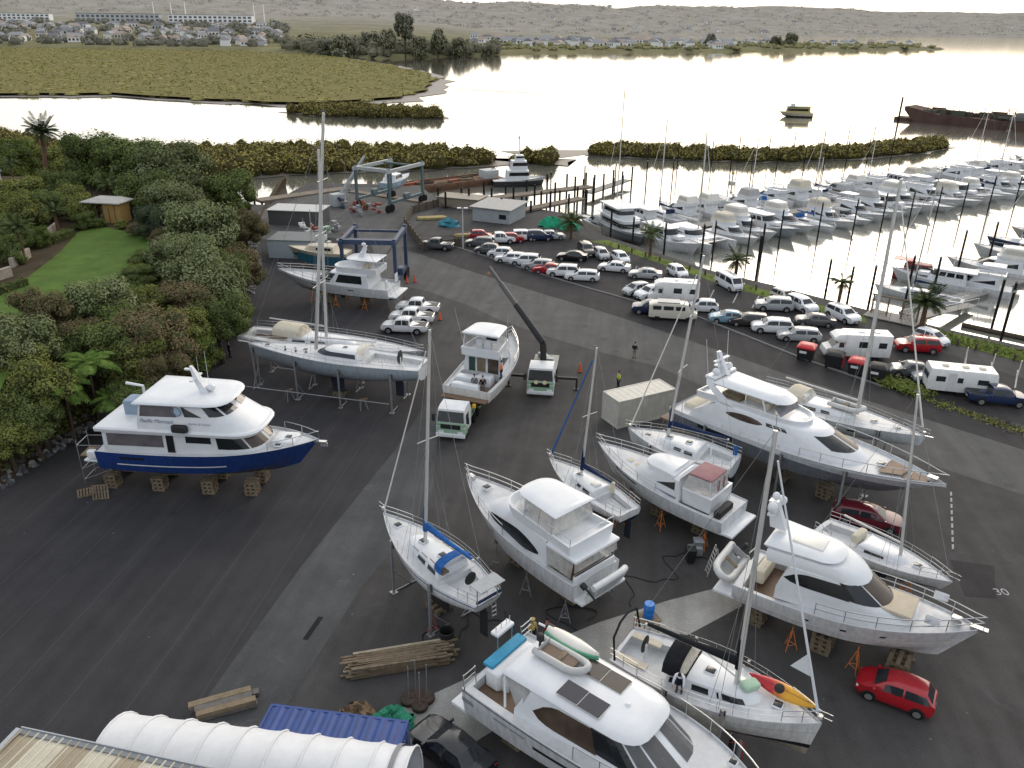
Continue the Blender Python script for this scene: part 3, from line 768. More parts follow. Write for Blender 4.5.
# 6  sport fisher riding on the green truck trailer
def sport_fisher():
 b,L=boat('sport_fishing_boat','white sport fishing boat with hardtop loaded on the green truck trailer','boat',(-0.06,72.86,4.40),(-3.96,62.58,3.00))
 H=Hull(L,4.9,1.35,3.0,4.35,tr=.92,tm=.4,p=2.4,rake=.12,rise=.5)
 H.build(b,hullmat('white_power_hull',[(0,antif_k),(2.0,(.75,.74,.71)),(7,WHITE)]),bul=.18,cock=(.03,.33,.75,.45,teak))
 c=Tier([(3.1,.34*L,.60*L,.78*L,1.9,1.6),(3.6,.34*L,.58*L,.75*L,1.85,1.5),(4.75,.35*L,.52*L,.60*L,1.7,1.45)],.75,.04); c.build('cabin',b,W)
 mb=MB(); c.side(mb,glass,1,.38*L,.62*L,.15,.85,wedge); mb.build('cabin_window',b,0)
 for y,w,z0,z1,mm in ((-1.0,1.0,3.0,4.45,glassb),(.15,.8,2.6,4.4,wood),(1.05,.6,3.1,4.4,M('dark_green_door',(.02,.06,.05),.4))):
  mb=MB(); mb.box((.34*L-.03,y,(z0+z1)/2),(.05,w,z1-z0),mm); mb.build('aft_bulkhead_door',b)
 f=Tier(coaming(4.8,5.55,.28*L,.50*L,.60*L,1.75,1.5),.75,0); f.build('flybridge',b,W)
 mb=MB(); e=Tier([(5.5,.29*L,.50*L,.58*L,1.7,1.45),(6.75,.31*L,.47*L,.53*L,1.55,1.4)],.75,0)
 e.panel(mb,clear,0,-1.95,1.95,.05,.98,.0,24); mb.build('clear_curtain',b,30)
 ro=Tier([(6.75,.285*L,.47*L,.55*L,1.65,1.5),(6.9,.28*L,.48*L,.57*L,1.78,1.6)],.7,.10); ro.build('hardtop',b,W)
 for x in (.30,.48):
  for sd in (1,-1):
   mb=MB(); mb.tube([(x*L,sd*1.68,5.5),(x*L+.05,sd*1.58,6.8)],.05,W,6); mb.build('hardtop_post',b)
 mb=MB(); mb.rbox((.47*L,-.3,6.1),(.5,1.0,.7),black,.08); mb.build('helm_console',b); helm_seats(b,.38*L,5.15,2,W)
 mb=MB(); mb.rbox((.20*L,.9,2.75),(1.0,1.9,.95),W,.12); mb.build('bait_station',b); mb=MB(); mb.rbox((.05*L,.3,2.75),(.7,2.5,1.0),W,.1); mb.build('transom_locker',b)
 mb=MB(); mb.rbox((.26*L,-.6,2.75),(1.1,1.4,.95),W,.1); mb.build('cockpit_seat',b)
 mb=MB(); mb.box((-.35,0,2.25),(.75,4.2,.1),teak); mb.build('swim_platform',b)
 H.rail(b,.5,1,.7,True,.03,'bow_rail')
 mb=MB(); mb.rbox((.88*L,.2,4.3),(.5,.45,.7),black,.1); mb.build('anchor_winch',b)
 hatch(b,.76*L,0,4.42,.6,.6)
 for sd in (1,-1):
  mb=MB(); mb.tube([(.45*L,sd*2.1,3.8),(.30*L,sd*2.5,9.0)],.03,alu,5,.012); mb.build('outrigger',b)
 return b
SF=sport_fisher()
# 7  white sloop with blue covers
def blue_cover_sloop():
 b,L=boat('sloop','white sloop with blue sail cover and blue spray hood on steel posts','yacht',(-7.95,42.08,3.90),(-1.10,34.54,3.50))
 H=Hull(L,3.4,1.75,3.45,3.95,'sail',tr=.55,tm=.42,p=1.9,rake=.10,rise=.6,sternrise=.45,trake=.45)
 H.build(b,hullmat('white_hull_blue_line',[(0,antif_b),(2.35,(.02,.04,.14)),(2.45,(.72,.73,.74)),(3.22,(.03,.06,.2)),(3.29,(.76,.77,.78)),(7.5,WHITE)]),bul=.07,cock=(.05,.27,.5,.65,M('grey_white_nonskid')))
 c=Tier([(3.4,.30*L,.55*L,.74*L,1.12,.85),(3.95,.31*L,.53*L,.68*L,.98,.72)],.9,.09); c.build('coachroof',b,gel)
 for x0,x1 in ((.34,.42),(.45,.53)):
  mb=MB(); c.side(mb,glassmat('blue_black_glass'),0,x0*L,x1*L,.3,.78); mb.build('cabin_window',b,0)
 for x in (.40,.58,.84): hatch(b,x*L,0,4.12 if x < .7 else 3.85,.5,.5)
 for x in (.36,.44,.52):
  mb=MB(); mb.tube([(x*L,-.8,4.1),(x*L+.6,-.75,4.13)],.025,teak,5); mb.tube([(x*L,.8,4.1),(x*L+.6,.75,4.13)],.025,teak,5); mb.build('grab_rail',b)
 n=8; rings=[]
 for x,hz,w in ((.37*L,.02,.95),(.345*L,.6,1.05),(.30*L,.75,1.12),(.275*L,.7,1.1)):
  rings.append([(x,w*math.cos(PI*i/n),4.0+hz*math.sin(PI*i/n)**.6) for i in range(n+1)])
 mb=MB(); mb.loft(rings[:2],clear,closed=False); mb.loft(rings[1:],bluec,closed=False); mb.build('spray_hood',b,40)
 mast(b,.565*L,4.1,13.6,.11,.085,(.52,),.85,bluec,4.3,1.05,H,(.99*L,0,4.1),gel2,.06)
 H.rail(b,.80,1,.62,True,.022,'pulpit',fwd=.35); H.rail(b,.0,.12,.65,True,.022,'pushpit',closed=False); H.rail(b,.12,.8,.6,True,.010,'guard_wire',step=5,closed=False)
 mb=MB(); mb.box((-.1,.2,4.75),(.95,1.7,.05),greyc); mb.tube([(-.1,-.5,3.5),(-.1,-.5,4.75)],.03,steel,5); mb.tube([(-.1,.9,3.5),(-.1,.9,4.75)],.03,steel,5); mb.build('solar_panel',b)
 mb=MB(); mb.tube([(.05*L+.28*math.cos(q),-1.02,4.0+.28*math.sin(q)) for q in [2*PI*i/14 for i in range(14)]],.06,M('lifebuoy_orange',(.75,.2,.1),.5),6,closed=True); mb.build('lifebuoy',b)
 mb=MB(); mb.tube([(.16*L,0,3.1),(.16*L,0,3.95)],.08,gel,6); mb.lathe([(.36,-.03),(.4,0),(.36,.03)],(.155*L,0,3.95),black,16,'x'); mb.build('steering_pedestal',b)
 mb=MB(); mb.box((.02,.0,3.62),(.12,1.7,.1),navyc); mb.build('stern_bench',b)
 mb=MB(); mb.tube([(-.22,-.3,3.3),(-.28,-.3,2.4)],.02,steel,4); mb.tube([(-.22,.0,3.3),(-.28,.0,2.4)],.02,steel,4)
 for z in (2.5,2.8,3.1): mb.tube([(-.26,-.3,z),(-.26,0,z)],.02,steel,4)
 mb.build('boarding_ladder',b)
 mb=MB(); mb.rbox((.3*L,.75,3.95),(.5,.5,.12),wood,.02); mb.build('companion_board',b)
 keelfin(b,.47*L,2.0,.35,2.6,1.9,.3,M('antifoul_black',antif_k,.7)); rudder(b,.07*L,2.6,.75,.6,M('antifoul_black',antif_k,.7))
 px,py=on(b,.45*L,0); crib(px,py,.35,b.rotation_euler.z,'low timber blocks under the keel of the blue covered sloop',None,1.2)
 who='white sloop with blue covers'
 for x in (.30*L,.74*L):
  for sd in (1,-1):
   q=H.pt(x/L,.8,sd); px,py=on(b,x,q.y+sd*.16); post(px,py,q.z+.45,'square steel support post beside the %s' % who,'support posts beside the %s' % who,b.rotation_euler.z-sd*PI/2)
 return b
SL=blue_cover_sloop()
# 8  white flybridge cruiser with clear curtains,centre of the yard
def centre_cruiser():
 b,L=boat('flybridge_cruiser','white flybridge cruiser with clear curtains and a tender on its stern','boat',(-3.02,46.54,4.20),(5.04,37.54,3.00))
 H=Hull(L,4.3,1.0,3.0,4.2,tr=.9,tm=.4,p=2.2,rake=.13,rise=.5)
 H.build(b,hullmat('white_hull_dark_bottom',[(0,antif_k),(1.55,(.76,.77,.78)),(7,WHITE)]),bul=.06,cock=(.03,.21,.75,.4,teak))
 s=Tier([(2.9,.19*L,.50*L,.78*L,1.85,1.6),(3.55,.19*L,.50*L,.76*L,1.85,1.55),(4.6,.21*L,.44*L,.60*L,1.7,1.4)],.85,.05); s.build('saloon',b,W)
 mb=MB(); s.panel(mb,glass,1,1.8,.56,-.30,.52,.02,26,longlens); s.panel(mb,glass,1,-1.8,-.56,-.30,.52,.02,26,longlens); mb.build('saloon_window',b,0)
 mb=MB(); mb.box((.195*L-.04,-.3,3.4),(.05,1.5,1.7),glass); mb.build('aft_door',b)
 for y in (-.85,-.1,.45):
  mb=MB(); mb.box((.195*L-.08,y,3.4),(.05,.07,1.7),W); mb.build('door_frame',b)
 f=Tier(coaming(4.6,5.3,.05*L,.40*L,.56*L,1.75,1.5,.15),.8,0); f.build('flybridge',b,W)
 mb=MB(); mb.rbox((.10*L,0,4.55),(.20*L,3.7,.16),W,.05); mb.build('cockpit_overhang',b)
 e=Tier([(5.25,.17*L,.38*L,.50*L,1.72,1.5),(6.35,.19*L,.36*L,.44*L,1.5,1.35)],.75,0)
 for t0,t1 in ((-1.97,-1.5),(-1.47,-1.02),(-.98,-.35),(-.31,.31),(.35,.98),(1.02,1.47),(1.5,1.97)):
  mb=MB(); e.panel(mb,clear,0,t0,t1,.02,.98,0); mb.build('clear_curtain',b,0)
 mb=MB(); q=[e.p(0,2,0),e.p(0,2,1),e.p(0,-2,1),e.p(0,-2,0)]; mb.face(q,clear); mb.build('clear_curtain',b,0)
 ro=Tier([(6.3,.17*L,.36*L,.46*L,1.55,1.4),(6.42,.16*L,.37*L,.48*L,1.62,1.46)],.75,.14); ro.build('bimini_top',b,gel)
 for x in (.18,.37):
  for sd in (1,-1): mb=MB(); mb.tube([(x*L,sd*1.7,5.3),(x*L+.06,sd*1.5,6.35)],.03,steel,6); mb.build('bimini_pole',b)
 e2=Tier([(5.3,.045*L,.15*L,.17*L,1.75,1.72),(5.85,.045*L,.15*L,.17*L,1.75,1.72)],.3,0); mb=MB()
 for sd in (1,-1): mb.tube([(.045*L,sd*1.8,5.85),(.2*L,sd*1.78,5.95)],.025,steel,5); mb.tube([(.045*L,sd*1.8,5.3),(.045*L,sd*1.8,5.85)],.022,steel,5)
 mb.tube([(.045*L,1.8,5.85),(.045*L,-1.8,5.85)],.025,steel,5); mb.build('flybridge_rail',b,60)
 mb=MB()
 for sd in (1,-1): mb.face([(.02*L,sd*1.75,4.5),(.19*L,sd*1.8,4.5),(.19*L,sd*1.85,3.35),(.03*L,sd*1.85,3.3)],clear)
 mb.face([(.015*L,-1.75,4.5),(.015*L,1.75,4.5),(.01*L,1.8,3.75),(.01*L,-1.8,3.75)],clear); mb.build('cockpit_curtain',b,0)
 helm_seats(b,.34*L,5.0); mb=MB(); mb.rbox((.43*L,0,5.35),(.7,1.6,.6),W,.15); mb.build('helm_console',b)
 H.rail(b,.5,1,.72,True,.028,'bow_rail',fwd=.1)
 hatch(b,.82*L,0,4.12,.55,.55); mb=MB(); mb.box((.95*L,0,4.2),(.5,.3,.25),steel); mb.build('anchor_winch',b)
 mb=MB(); mb.rbox((-.3,0,2.0),(.7,3.7,.14),W,.04); mb.build('swim_platform',b)
 mb=MB(); mb.rbox((.02*L,0,3.0),(.3,3.4,.8),W,.1); mb.build('transom_bulkhead',b)
 mb=MB(); H.strip(mb,glass,.66,.74,.60,.64,3,.02); mb.build('porthole',b,0)
 who='white flybridge cruiser with clear curtains'
 props_for(b,H,who,[.06*L,.33*L,.6*L],mat=galv,keelx=[.15*L,.55*L],kh=.95,frac=.36)
 px,py=on(b,-.75,-.5); d=thing('tender','grey white inflatable tender tipped on its side behind the flybridge cruiser','tender',(px,py,2.2),b.rotation_euler.z-PI/2)
 finish_dinghy(d,3.0,1.5,M('pale_inflatable',(.66,.68,.68),.5)); d.rotation_euler=(rad(-68),0,b.rotation_euler.z-PI/2)
 px,py=on(b,-1.3,1.5); d.location=(px,py,2.9)
centre_cruiser()
# 9  small sloop between the two cruisers
def small_sloop():
 b,L=boat('small_sloop','small white sloop with furled blue headsail between two motor cruisers','yacht',(2.77,50.98,2.90),(7.87,44.50,2.60))
 H=Hull(L,2.9,1.35,2.6,2.95,'sail',tr=.7,tm=.42,p=1.9,rake=.08,rise=.6,sternrise=.4)
 H.build(b,hullmat('white_sail_hull',[(0,antif_b),(2.1,WHITE),(7,WHITE)]),bul=.06,cock=(.03,.30,.45,.55,M('grey_white_nonskid')))
 c=Tier([(2.55,.33*L,.55*L,.74*L,.95,.75),(2.98,.34*L,.53*L,.68*L,.82,.62)],.9,.08); c.build('coachroof',b,gel)
 for x0,x1 in ((.37,.46),(.49,.56)):
  mb=MB(); c.side(mb,glass,0,x0*L,x1*L,.3,.8); mb.build('cabin_window',b,0)
 hatch(b,.6*L,0,3.1,.45,.45); hatch(b,.4*L,0,3.12,.6,.6,gel2)
 mast(b,.58*L,3.05,9.9,.09,.08,(.5,),.75,navyc,2.9,.75,H,(.985*L,0,3.05),bluec,.085,covr=.14)
 H.rail(b,.80,1,.6,True,.02,'pulpit',fwd=.25); H.rail(b,0,.14,.6,True,.02,'pushpit',closed=False); H.rail(b,.14,.8,.55,True,.01,'guard_wire',step=4,closed=False)
 mb=MB(); mb.tube([(.05*L,0,2.7),(.2*L,0,2.9)],.03,wood,5); mb.build('tiller',b)
 mb=MB(); mb.lathe([(.16,0),(.16,.75)],(.30*L,-.8,2.6),creamc,8); mb.build('rolled_cover',b)
 keelfin(b,.46*L,1.5,.3,2.0,1.5,.25); rudder(b,.04*L,2.0,.55,.5)
 props_for(b,H,'small sloop with blue headsail',[.22*L,.68*L],frac=.4)
small_sloop()
# 10  white cabin cruiser with tinted red canopy
def cabin_cruiser():
 b,L=boat('cabin_cruiser','white cabin cruiser with faded red canopy and aluminium framed screens','boat',(6.40,52.01,3.80),(14.84,44.68,2.50))
 H=Hull(L,4.0,1.0,2.6,3.75,tr=.92,tm=.4,p=2.2,rake=.13,rise=.5)
 H.build(b,hullmat('white_hull_dark_bottom2',[(0,antif_k),(1.5,(.72,.75,.77)),(7,WHITE)]),bul=.06,cock=(.10,.30,.75,.35,M('grey_white_nonskid')))
 s=Tier([(2.7,.30*L,.48*L,.70*L,1.62,1.4),(3.2,.30*L,.48*L,.68*L,1.6,1.35),(4.1,.32*L,.44*L,.56*L,1.45,1.2)],.8,.12); s.build('saloon',b,W)
 mb=MB(); s.side(mb,glass,1,.34*L,.52*L,.18,.82,wedge); mb.build('saloon_window',b,0)
 mb=MB(); s.side(mb,M('blue_grey_stripe',(.18,.21,.27),.4),0,.32*L,.62*L,.15,.45); mb.build('side_stripe',b,0)
 ro=Tier([(4.1,.36*L,.46*L,.60*L,1.4,1.2),(4.3,.355*L,.46*L,.6*L,1.38,1.15)],.8,.2); ro.build('cabin_top',b,gel)
 mb=MB(); H.strip(mb,glass,.80,.87,.60,.80,6,.02); mb.build('hull_window',b,0)
 for i,x in enumerate((.68,.74)): hatch(b,x*L,0,H.zs(x)-.0,.55,.55,creamc)
 f=Tier(coaming(2.6,3.7,.10*L,.25*L,.31*L,1.45,1.4,.06,floor=.5),.5,0); f.build('raised_helm',b,W)
 mb=MB(); mb.rbox((.2*L,0,4.75),(.15*L,2.1,.10),M('faded_red_canopy',(.30,.14,.15),.7,vary=.2),.04); mb.build('canopy',b)
 mb=MB(); mb.face([(.20*L+.9,-1.1,4.72),(.20*L+.9,1.1,4.72),(.35*L,1.3,3.8),(.35*L,-1.3,3.8)],glassmat('grey_screen',(.12,.12,.13),.15)); mb.build('helm_windscreen',b,0)
 for y in (-1.15,-.4,.4,1.15):
  mb=MB(); mb.tube([(.12*L,y,3.7),(.13*L,y,4.72)],.035,W,5); mb.build('screen_post',b)
 mb=MB(); mb.face([(.115*L,-1.2,3.75),(.115*L,1.2,3.75),(.13*L,1.15,4.7),(.13*L,-1.15,4.7)],clear); mb.build('aft_curtain',b,0)
 mb=MB()
 for y in (-.5,.2): mb.box((.115*L-.03,y,4.2),(.05,.12,.8),M('faded_red_canopy'))
 mb.build('curtain_trim',b)
 for sd in (1,-1):
  mb=MB(); mb.face([(.125*L,sd*1.2,3.72),(.30*L,sd*1.3,3.72),(.27*L,sd*1.12,4.7),(.13*L,sd*1.12,4.7)],clear); mb.build('side_curtain',b,0)
 H.rail(b,.45,1,.65,True,.026,'bow_rail',fwd=.2)
 mb=MB(); mb.rbox((-.35,0,1.75),(.9,3.5,.14),W,.05); mb.build('swim_platform',b)
 mb=MB(); mb.rbox((.05*L,.6,2.75),(.5,1.9,.6),black,.08); mb.build('transom_seat',b)
 props_for(b,H,'white cabin cruiser with red canopy',[.1*L,.4*L,.65*L],frac=.36,keelx=[.2*L,.5*L],kh=.95)
cabin_cruiser()
# 11  white yacht behind it
def yacht_by_container():
 b,L=boat('cruising_sloop','white sloop with navy sail cover beside the cream shipping container','yacht',(8.91,54.34,3.70),(16.07,49.83,3.50))
 H=Hull(L,3.6,1.7,3.4,3.75,'sail',tr=.72,tm=.42,p=1.9,rake=.04,rise=.6,sternrise=.35)
 H.build(b,hullmat('white_hull_navy_foot',[(0,antif_b),(2.2,(.70,.75,.76)),(7,WHITE)]),bul=.06,cock=(.04,.28,.5,.7,M('grey_white_nonskid')))
 c=Tier([(3.35,.30*L,.55*L,.74*L,1.2,.9),(3.8,.31*L,.53*L,.68*L,1.05,.75)],.9,.08); c.build('coachroof',b,gel)
 for x0,x1 in ((.34,.42),(.45,.52)):
  mb=MB(); c.side(mb,glass,0,x0*L,x1*L,.3,.8); mb.build('cabin_window',b,0)
 for x in (.42,.6,.8): hatch(b,x*L,0,3.95 if x < .7 else 3.62,.5,.5)
 mast(b,.62*L,3.9,14.0,.12,.085,(.4,.7),.95,navyc,4.4,1.0,H,(.98*L,0,3.8),gel2,.07)
 H.rail(b,.82,1,.6,True,.02,'pulpit',fwd=.2); H.rail(b,0,.14,.6,True,.02,'pushpit',closed=False); H.rail(b,.14,.82,.55,True,.01,'guard_wire',step=5,closed=False)
 mb=MB(); mb.rbox((.05*L,-1.1,3.6),(.3,.12,1.0),bluec,.03); mb.build('blue_dodger',b); mb=MB(); mb.rbox((.2*L,.6,3.9),(.12,.12,.9),W,.03); mb.build('console',b)
 keelfin(b,.48*L,1.95,.35,2.0,1.5,.25); rudder(b,.06*L,2.4,.7,.6)
 props_for(b,H,'white sloop by the container',[.28*L,.72*L],'post')
yacht_by_container()
# 12  big motor yacht with grey band
def big_motor_yacht():
 b,L=boat('motor_yacht','very large white motor yacht with dark grey hull band','boat',(28.63,45.22,4.60),(14.62,60.04,3.60))
 H=Hull(L,5.8,1.2,3.6,4.55,tr=.88,tm=.45,p=2.3,rake=.15,rise=.62)
 H.build(b,hullmat('grey_band_hull',[(0,antif_k),(1.28,(.66,.69,.71)),(1.95,(.19,.20,.22)),(3.35,(.62,.65,.68)),(7,WHITE)]),bul=.22)
 mb=MB(); H.strip(mb,glassmat('blue_black_glass'),.70,.84,.14,.30,6,.02); mb.build('hull_window',b,0)
 mb=MB(); H.strip(mb,gel,.86,1.02,.02,.5,14,.05); mb.build('raised_bulwark',b,30)
 s=Tier([(3.3,.08*L,.50*L,.80*L,2.35,2.0),(4.1,.10*L,.50*L,.745*L,2.3,1.9),(4.45,.13*L,.50*L,.715*L,2.25,1.85),(5.2,.19*L,.46*L,.59*L,2.0,1.65)],.85,.12); s.build('saloon',b,W)
 mb=MB(); s.side(mb,glassb,2,.24*L,.385*L,.12,.78,lens); mb.build('oval_window',b,0)
 for x0,x1 in ((.40,.425),(.43,.455),(.46,.48)):
  mb=MB(); s.side(mb,glass,2,x0*L,x1*L,.42,.74); mb.build('saloon_window',b,0)
 for q in ((-.52,-.02),(.02,.52)):
  mb=MB(); s.panel(mb,glass if q[0] > 0 else glassb,2,q[0],q[1],.12,.86); mb.build('windscreen',b,0)
 f=Tier(coaming(5.1,5.65,.10*L,.40*L,.52*L,1.9,1.55,.1),.85,0); f.build('flybridge',b,W)
 ft=Tier([(6.45,.16*L,.36*L,.45*L,1.6,1.4),(6.57,.15*L,.34*L,.43*L,1.68,1.5)],.8,.25); ft.build('hardtop',b,W)
 for sd in (1,-1):
  mb=MB(); mb.loft([[(x,sd*y,z),(x+w,sd*y,z),(x+w,sd*(y-.12),z),(x,sd*(y-.12),z)] for x,y,z,w in ((.20*L,1.95,5.4,1.2),(.13*L,1.75,6.35,.7),(.12*L,1.5,6.8,.6))],W,True,True); mb.build('radar_arch_leg',b)
  mb=MB(); mb.tube([(.38*L,sd*1.45,5.6),(.36*L,sd*1.4,6.5)],.06,W,6); mb.build('hardtop_post',b)
  mb=MB(); mb.tube([(.12*L,sd*1.3,6.8),(.10*L,sd*1.5,9.8)],.02,W,4); mb.build('whip_aerial',b)
 mb=MB(); mb.rbox((.135*L,0,6.83),(.9,3.1,.18),W,.06); mb.build('radar_arch',b)
 mb=MB(); mb.loft([[(x+a,y,z) for a,y in ((-w,-.2),(w,-.2),(w,.2),(-w,.2))] for x,z,w in ((.15*L,6.85,.4),(.125*L,8.0,.18),(.115*L,8.5,.1))],W,True,True); mb.box((.13*L,0,7.95),(.25,1.9,.1),W); mb.box((.13*L,.0,7.5),(.5,1.2,.08),W); mb.build('signal_mast',b)
 for y in (.9,-.9): mb=MB(); mb.ball((.14*L,y,7.2),(.3,.3,.28),W); mb.build('satellite_dome',b)
 mb=MB(); mb.rbox((.30*L,.5,5.55),(1.8,1.2,.5),creamc,.1); mb.build('sun_seat',b); mb=MB(); mb.rbox((.22*L,-.6,5.55),(1.6,.9,.5),wood,.05); mb.build('flybridge_table',b); helm_seats(b,.36*L,5.35,2,creamc)
 mb=MB(); mb.face([(.44*L,-1.4,5.65),(.44*L,1.4,5.65),(.405*L,1.25,6.15),(.405*L,-1.25,6.15)],glassmat('grey_screen',(.12,.12,.13),.15)); mb.build('wind_deflector',b,0)
 mb=MB(); mb.rbox((.05*L,.3,3.55),(1.2,3.0,.5),creamc,.12); mb.build('stern_sunpad',b); mb=MB(); mb.rbox((-.4,0,2.2),(1.2,4.6,.16),teak,.04); mb.build('swim_platform',b)
 mb=MB()
 for x0,x1,w in ((.80*L,.87*L,1.2),(.87*L,.95*L,.7)): mb.face([(x0,-w,H.zs(.85)-.08),(x1,-w*.55,H.zs(.9)-.02),(x1,w*.55,H.zs(.9)-.02),(x0,w,H.zs(.85)-.08)],teak)
 mb.build('teak_foredeck',b,0); hatch(b,.79*L,0,4.3,.6,.6)
 mb=MB(); mb.box((.955*L,0,4.6),(.6,.4,.3),steel); mb.build('anchor_winch',b)
 H.rail(b,.56,1,.7,False,.03,'bow_rail'); H.rail(b,.25,.56,.35,False,.022,'side_rail',closed=False)
 who='large motor yacht with grey band'
 props_for(b,H,who,[.18*L,.5*L,.72*L],'post',keelx=[.2*L,.45*L,.62*L],kh=1.1)
 return b
big_motor_yacht()
# 13  white performance yacht behind the big motor yacht
def yacht_right():
 b,L=boat('performance_yacht','white yacht with tall mast and a tender on deck behind the big motor yacht','yacht',(31.29,53.46,3.70),(21.09,62.65,3.40))
 H=Hull(L,4.2,1.9,3.4,3.75,'sail',tr=.8,tm=.42,p=1.9,rake=.02,rise=.65,sternrise=.3)
 H.build(b,hullmat('white_hull_navy_foot'),bul=.05,cock=(.03,.28,.5,.75,teak))
 c=Tier([(3.35,.30*L,.5*L,.66*L,1.35,1.05),(3.8,.31*L,.48*L,.6*L,1.15,.85)],.95,.09); c.build('coachroof',b,gel)
 for x0,x1 in ((.33,.41),(.44,.52)):
  mb=MB(); c.side(mb,glass,0,x0*L,x1*L,.25,.8); mb.build('cabin_window',b,0)
 mb=MB(); H.strip(mb,glass,.62,.72,.62,.67,3,.02); mb.build('hull_window',b,0)
 n=8; rings=[]
 for x,hz,w in ((.35*L,.02,1.1),(.32*L,.75,1.2),(.24*L,.85,1.25),(.22*L,.75,1.2)): rings.append([(x,w*math.cos(PI*i/n),3.85+hz*math.sin(PI*i/n)**.6) for i in range(n+1)])
 mb=MB(); mb.loft(rings[:2],clear,closed=False); mb.loft(rings[1:],creamc,closed=False); mb.build('spray_hood',b,40)
 mast(b,.62*L,3.85,18.3,.16,.02,(.36,.66),1.1,None,6.0,1.15,H,(.985*L,0,3.8),gel2,.09)
 hatch(b,.72*L,0,3.72,.5,.5); hatch(b,.85*L,0,3.72,.5,.5)
 H.rail(b,.86,1,.6,True,.02,'pulpit',fwd=.2); H.rail(b,0,.14,.6,True,.02,'pushpit',closed=False); H.rail(b,.14,.86,.55,True,.01,'guard_wire',step=6,closed=False)
 mb=MB(); mb.tube([(L-.1,0,3.75),(L+.5,0,3.8)],.06,steel,6); mb.build('anchor_roller',b)
 keelfin(b,.5*L,2.1,.4,1.8,1.2,.25); rudder(b,.1*L,2.4,.7,.6)
 props_for(b,H,'white yacht behind the big motor yacht',[.2*L,.5*L,.78*L],'post')
 px,py=on(b,.47*L,.1); d=thing('deck_tender','pale inflatable dinghy lashed on the coachroof of the tall masted yacht','tender',(px,py,3.95),b.rotation_euler.z); finish_dinghy(d,2.6,1.4,rib,False)
yacht_right()
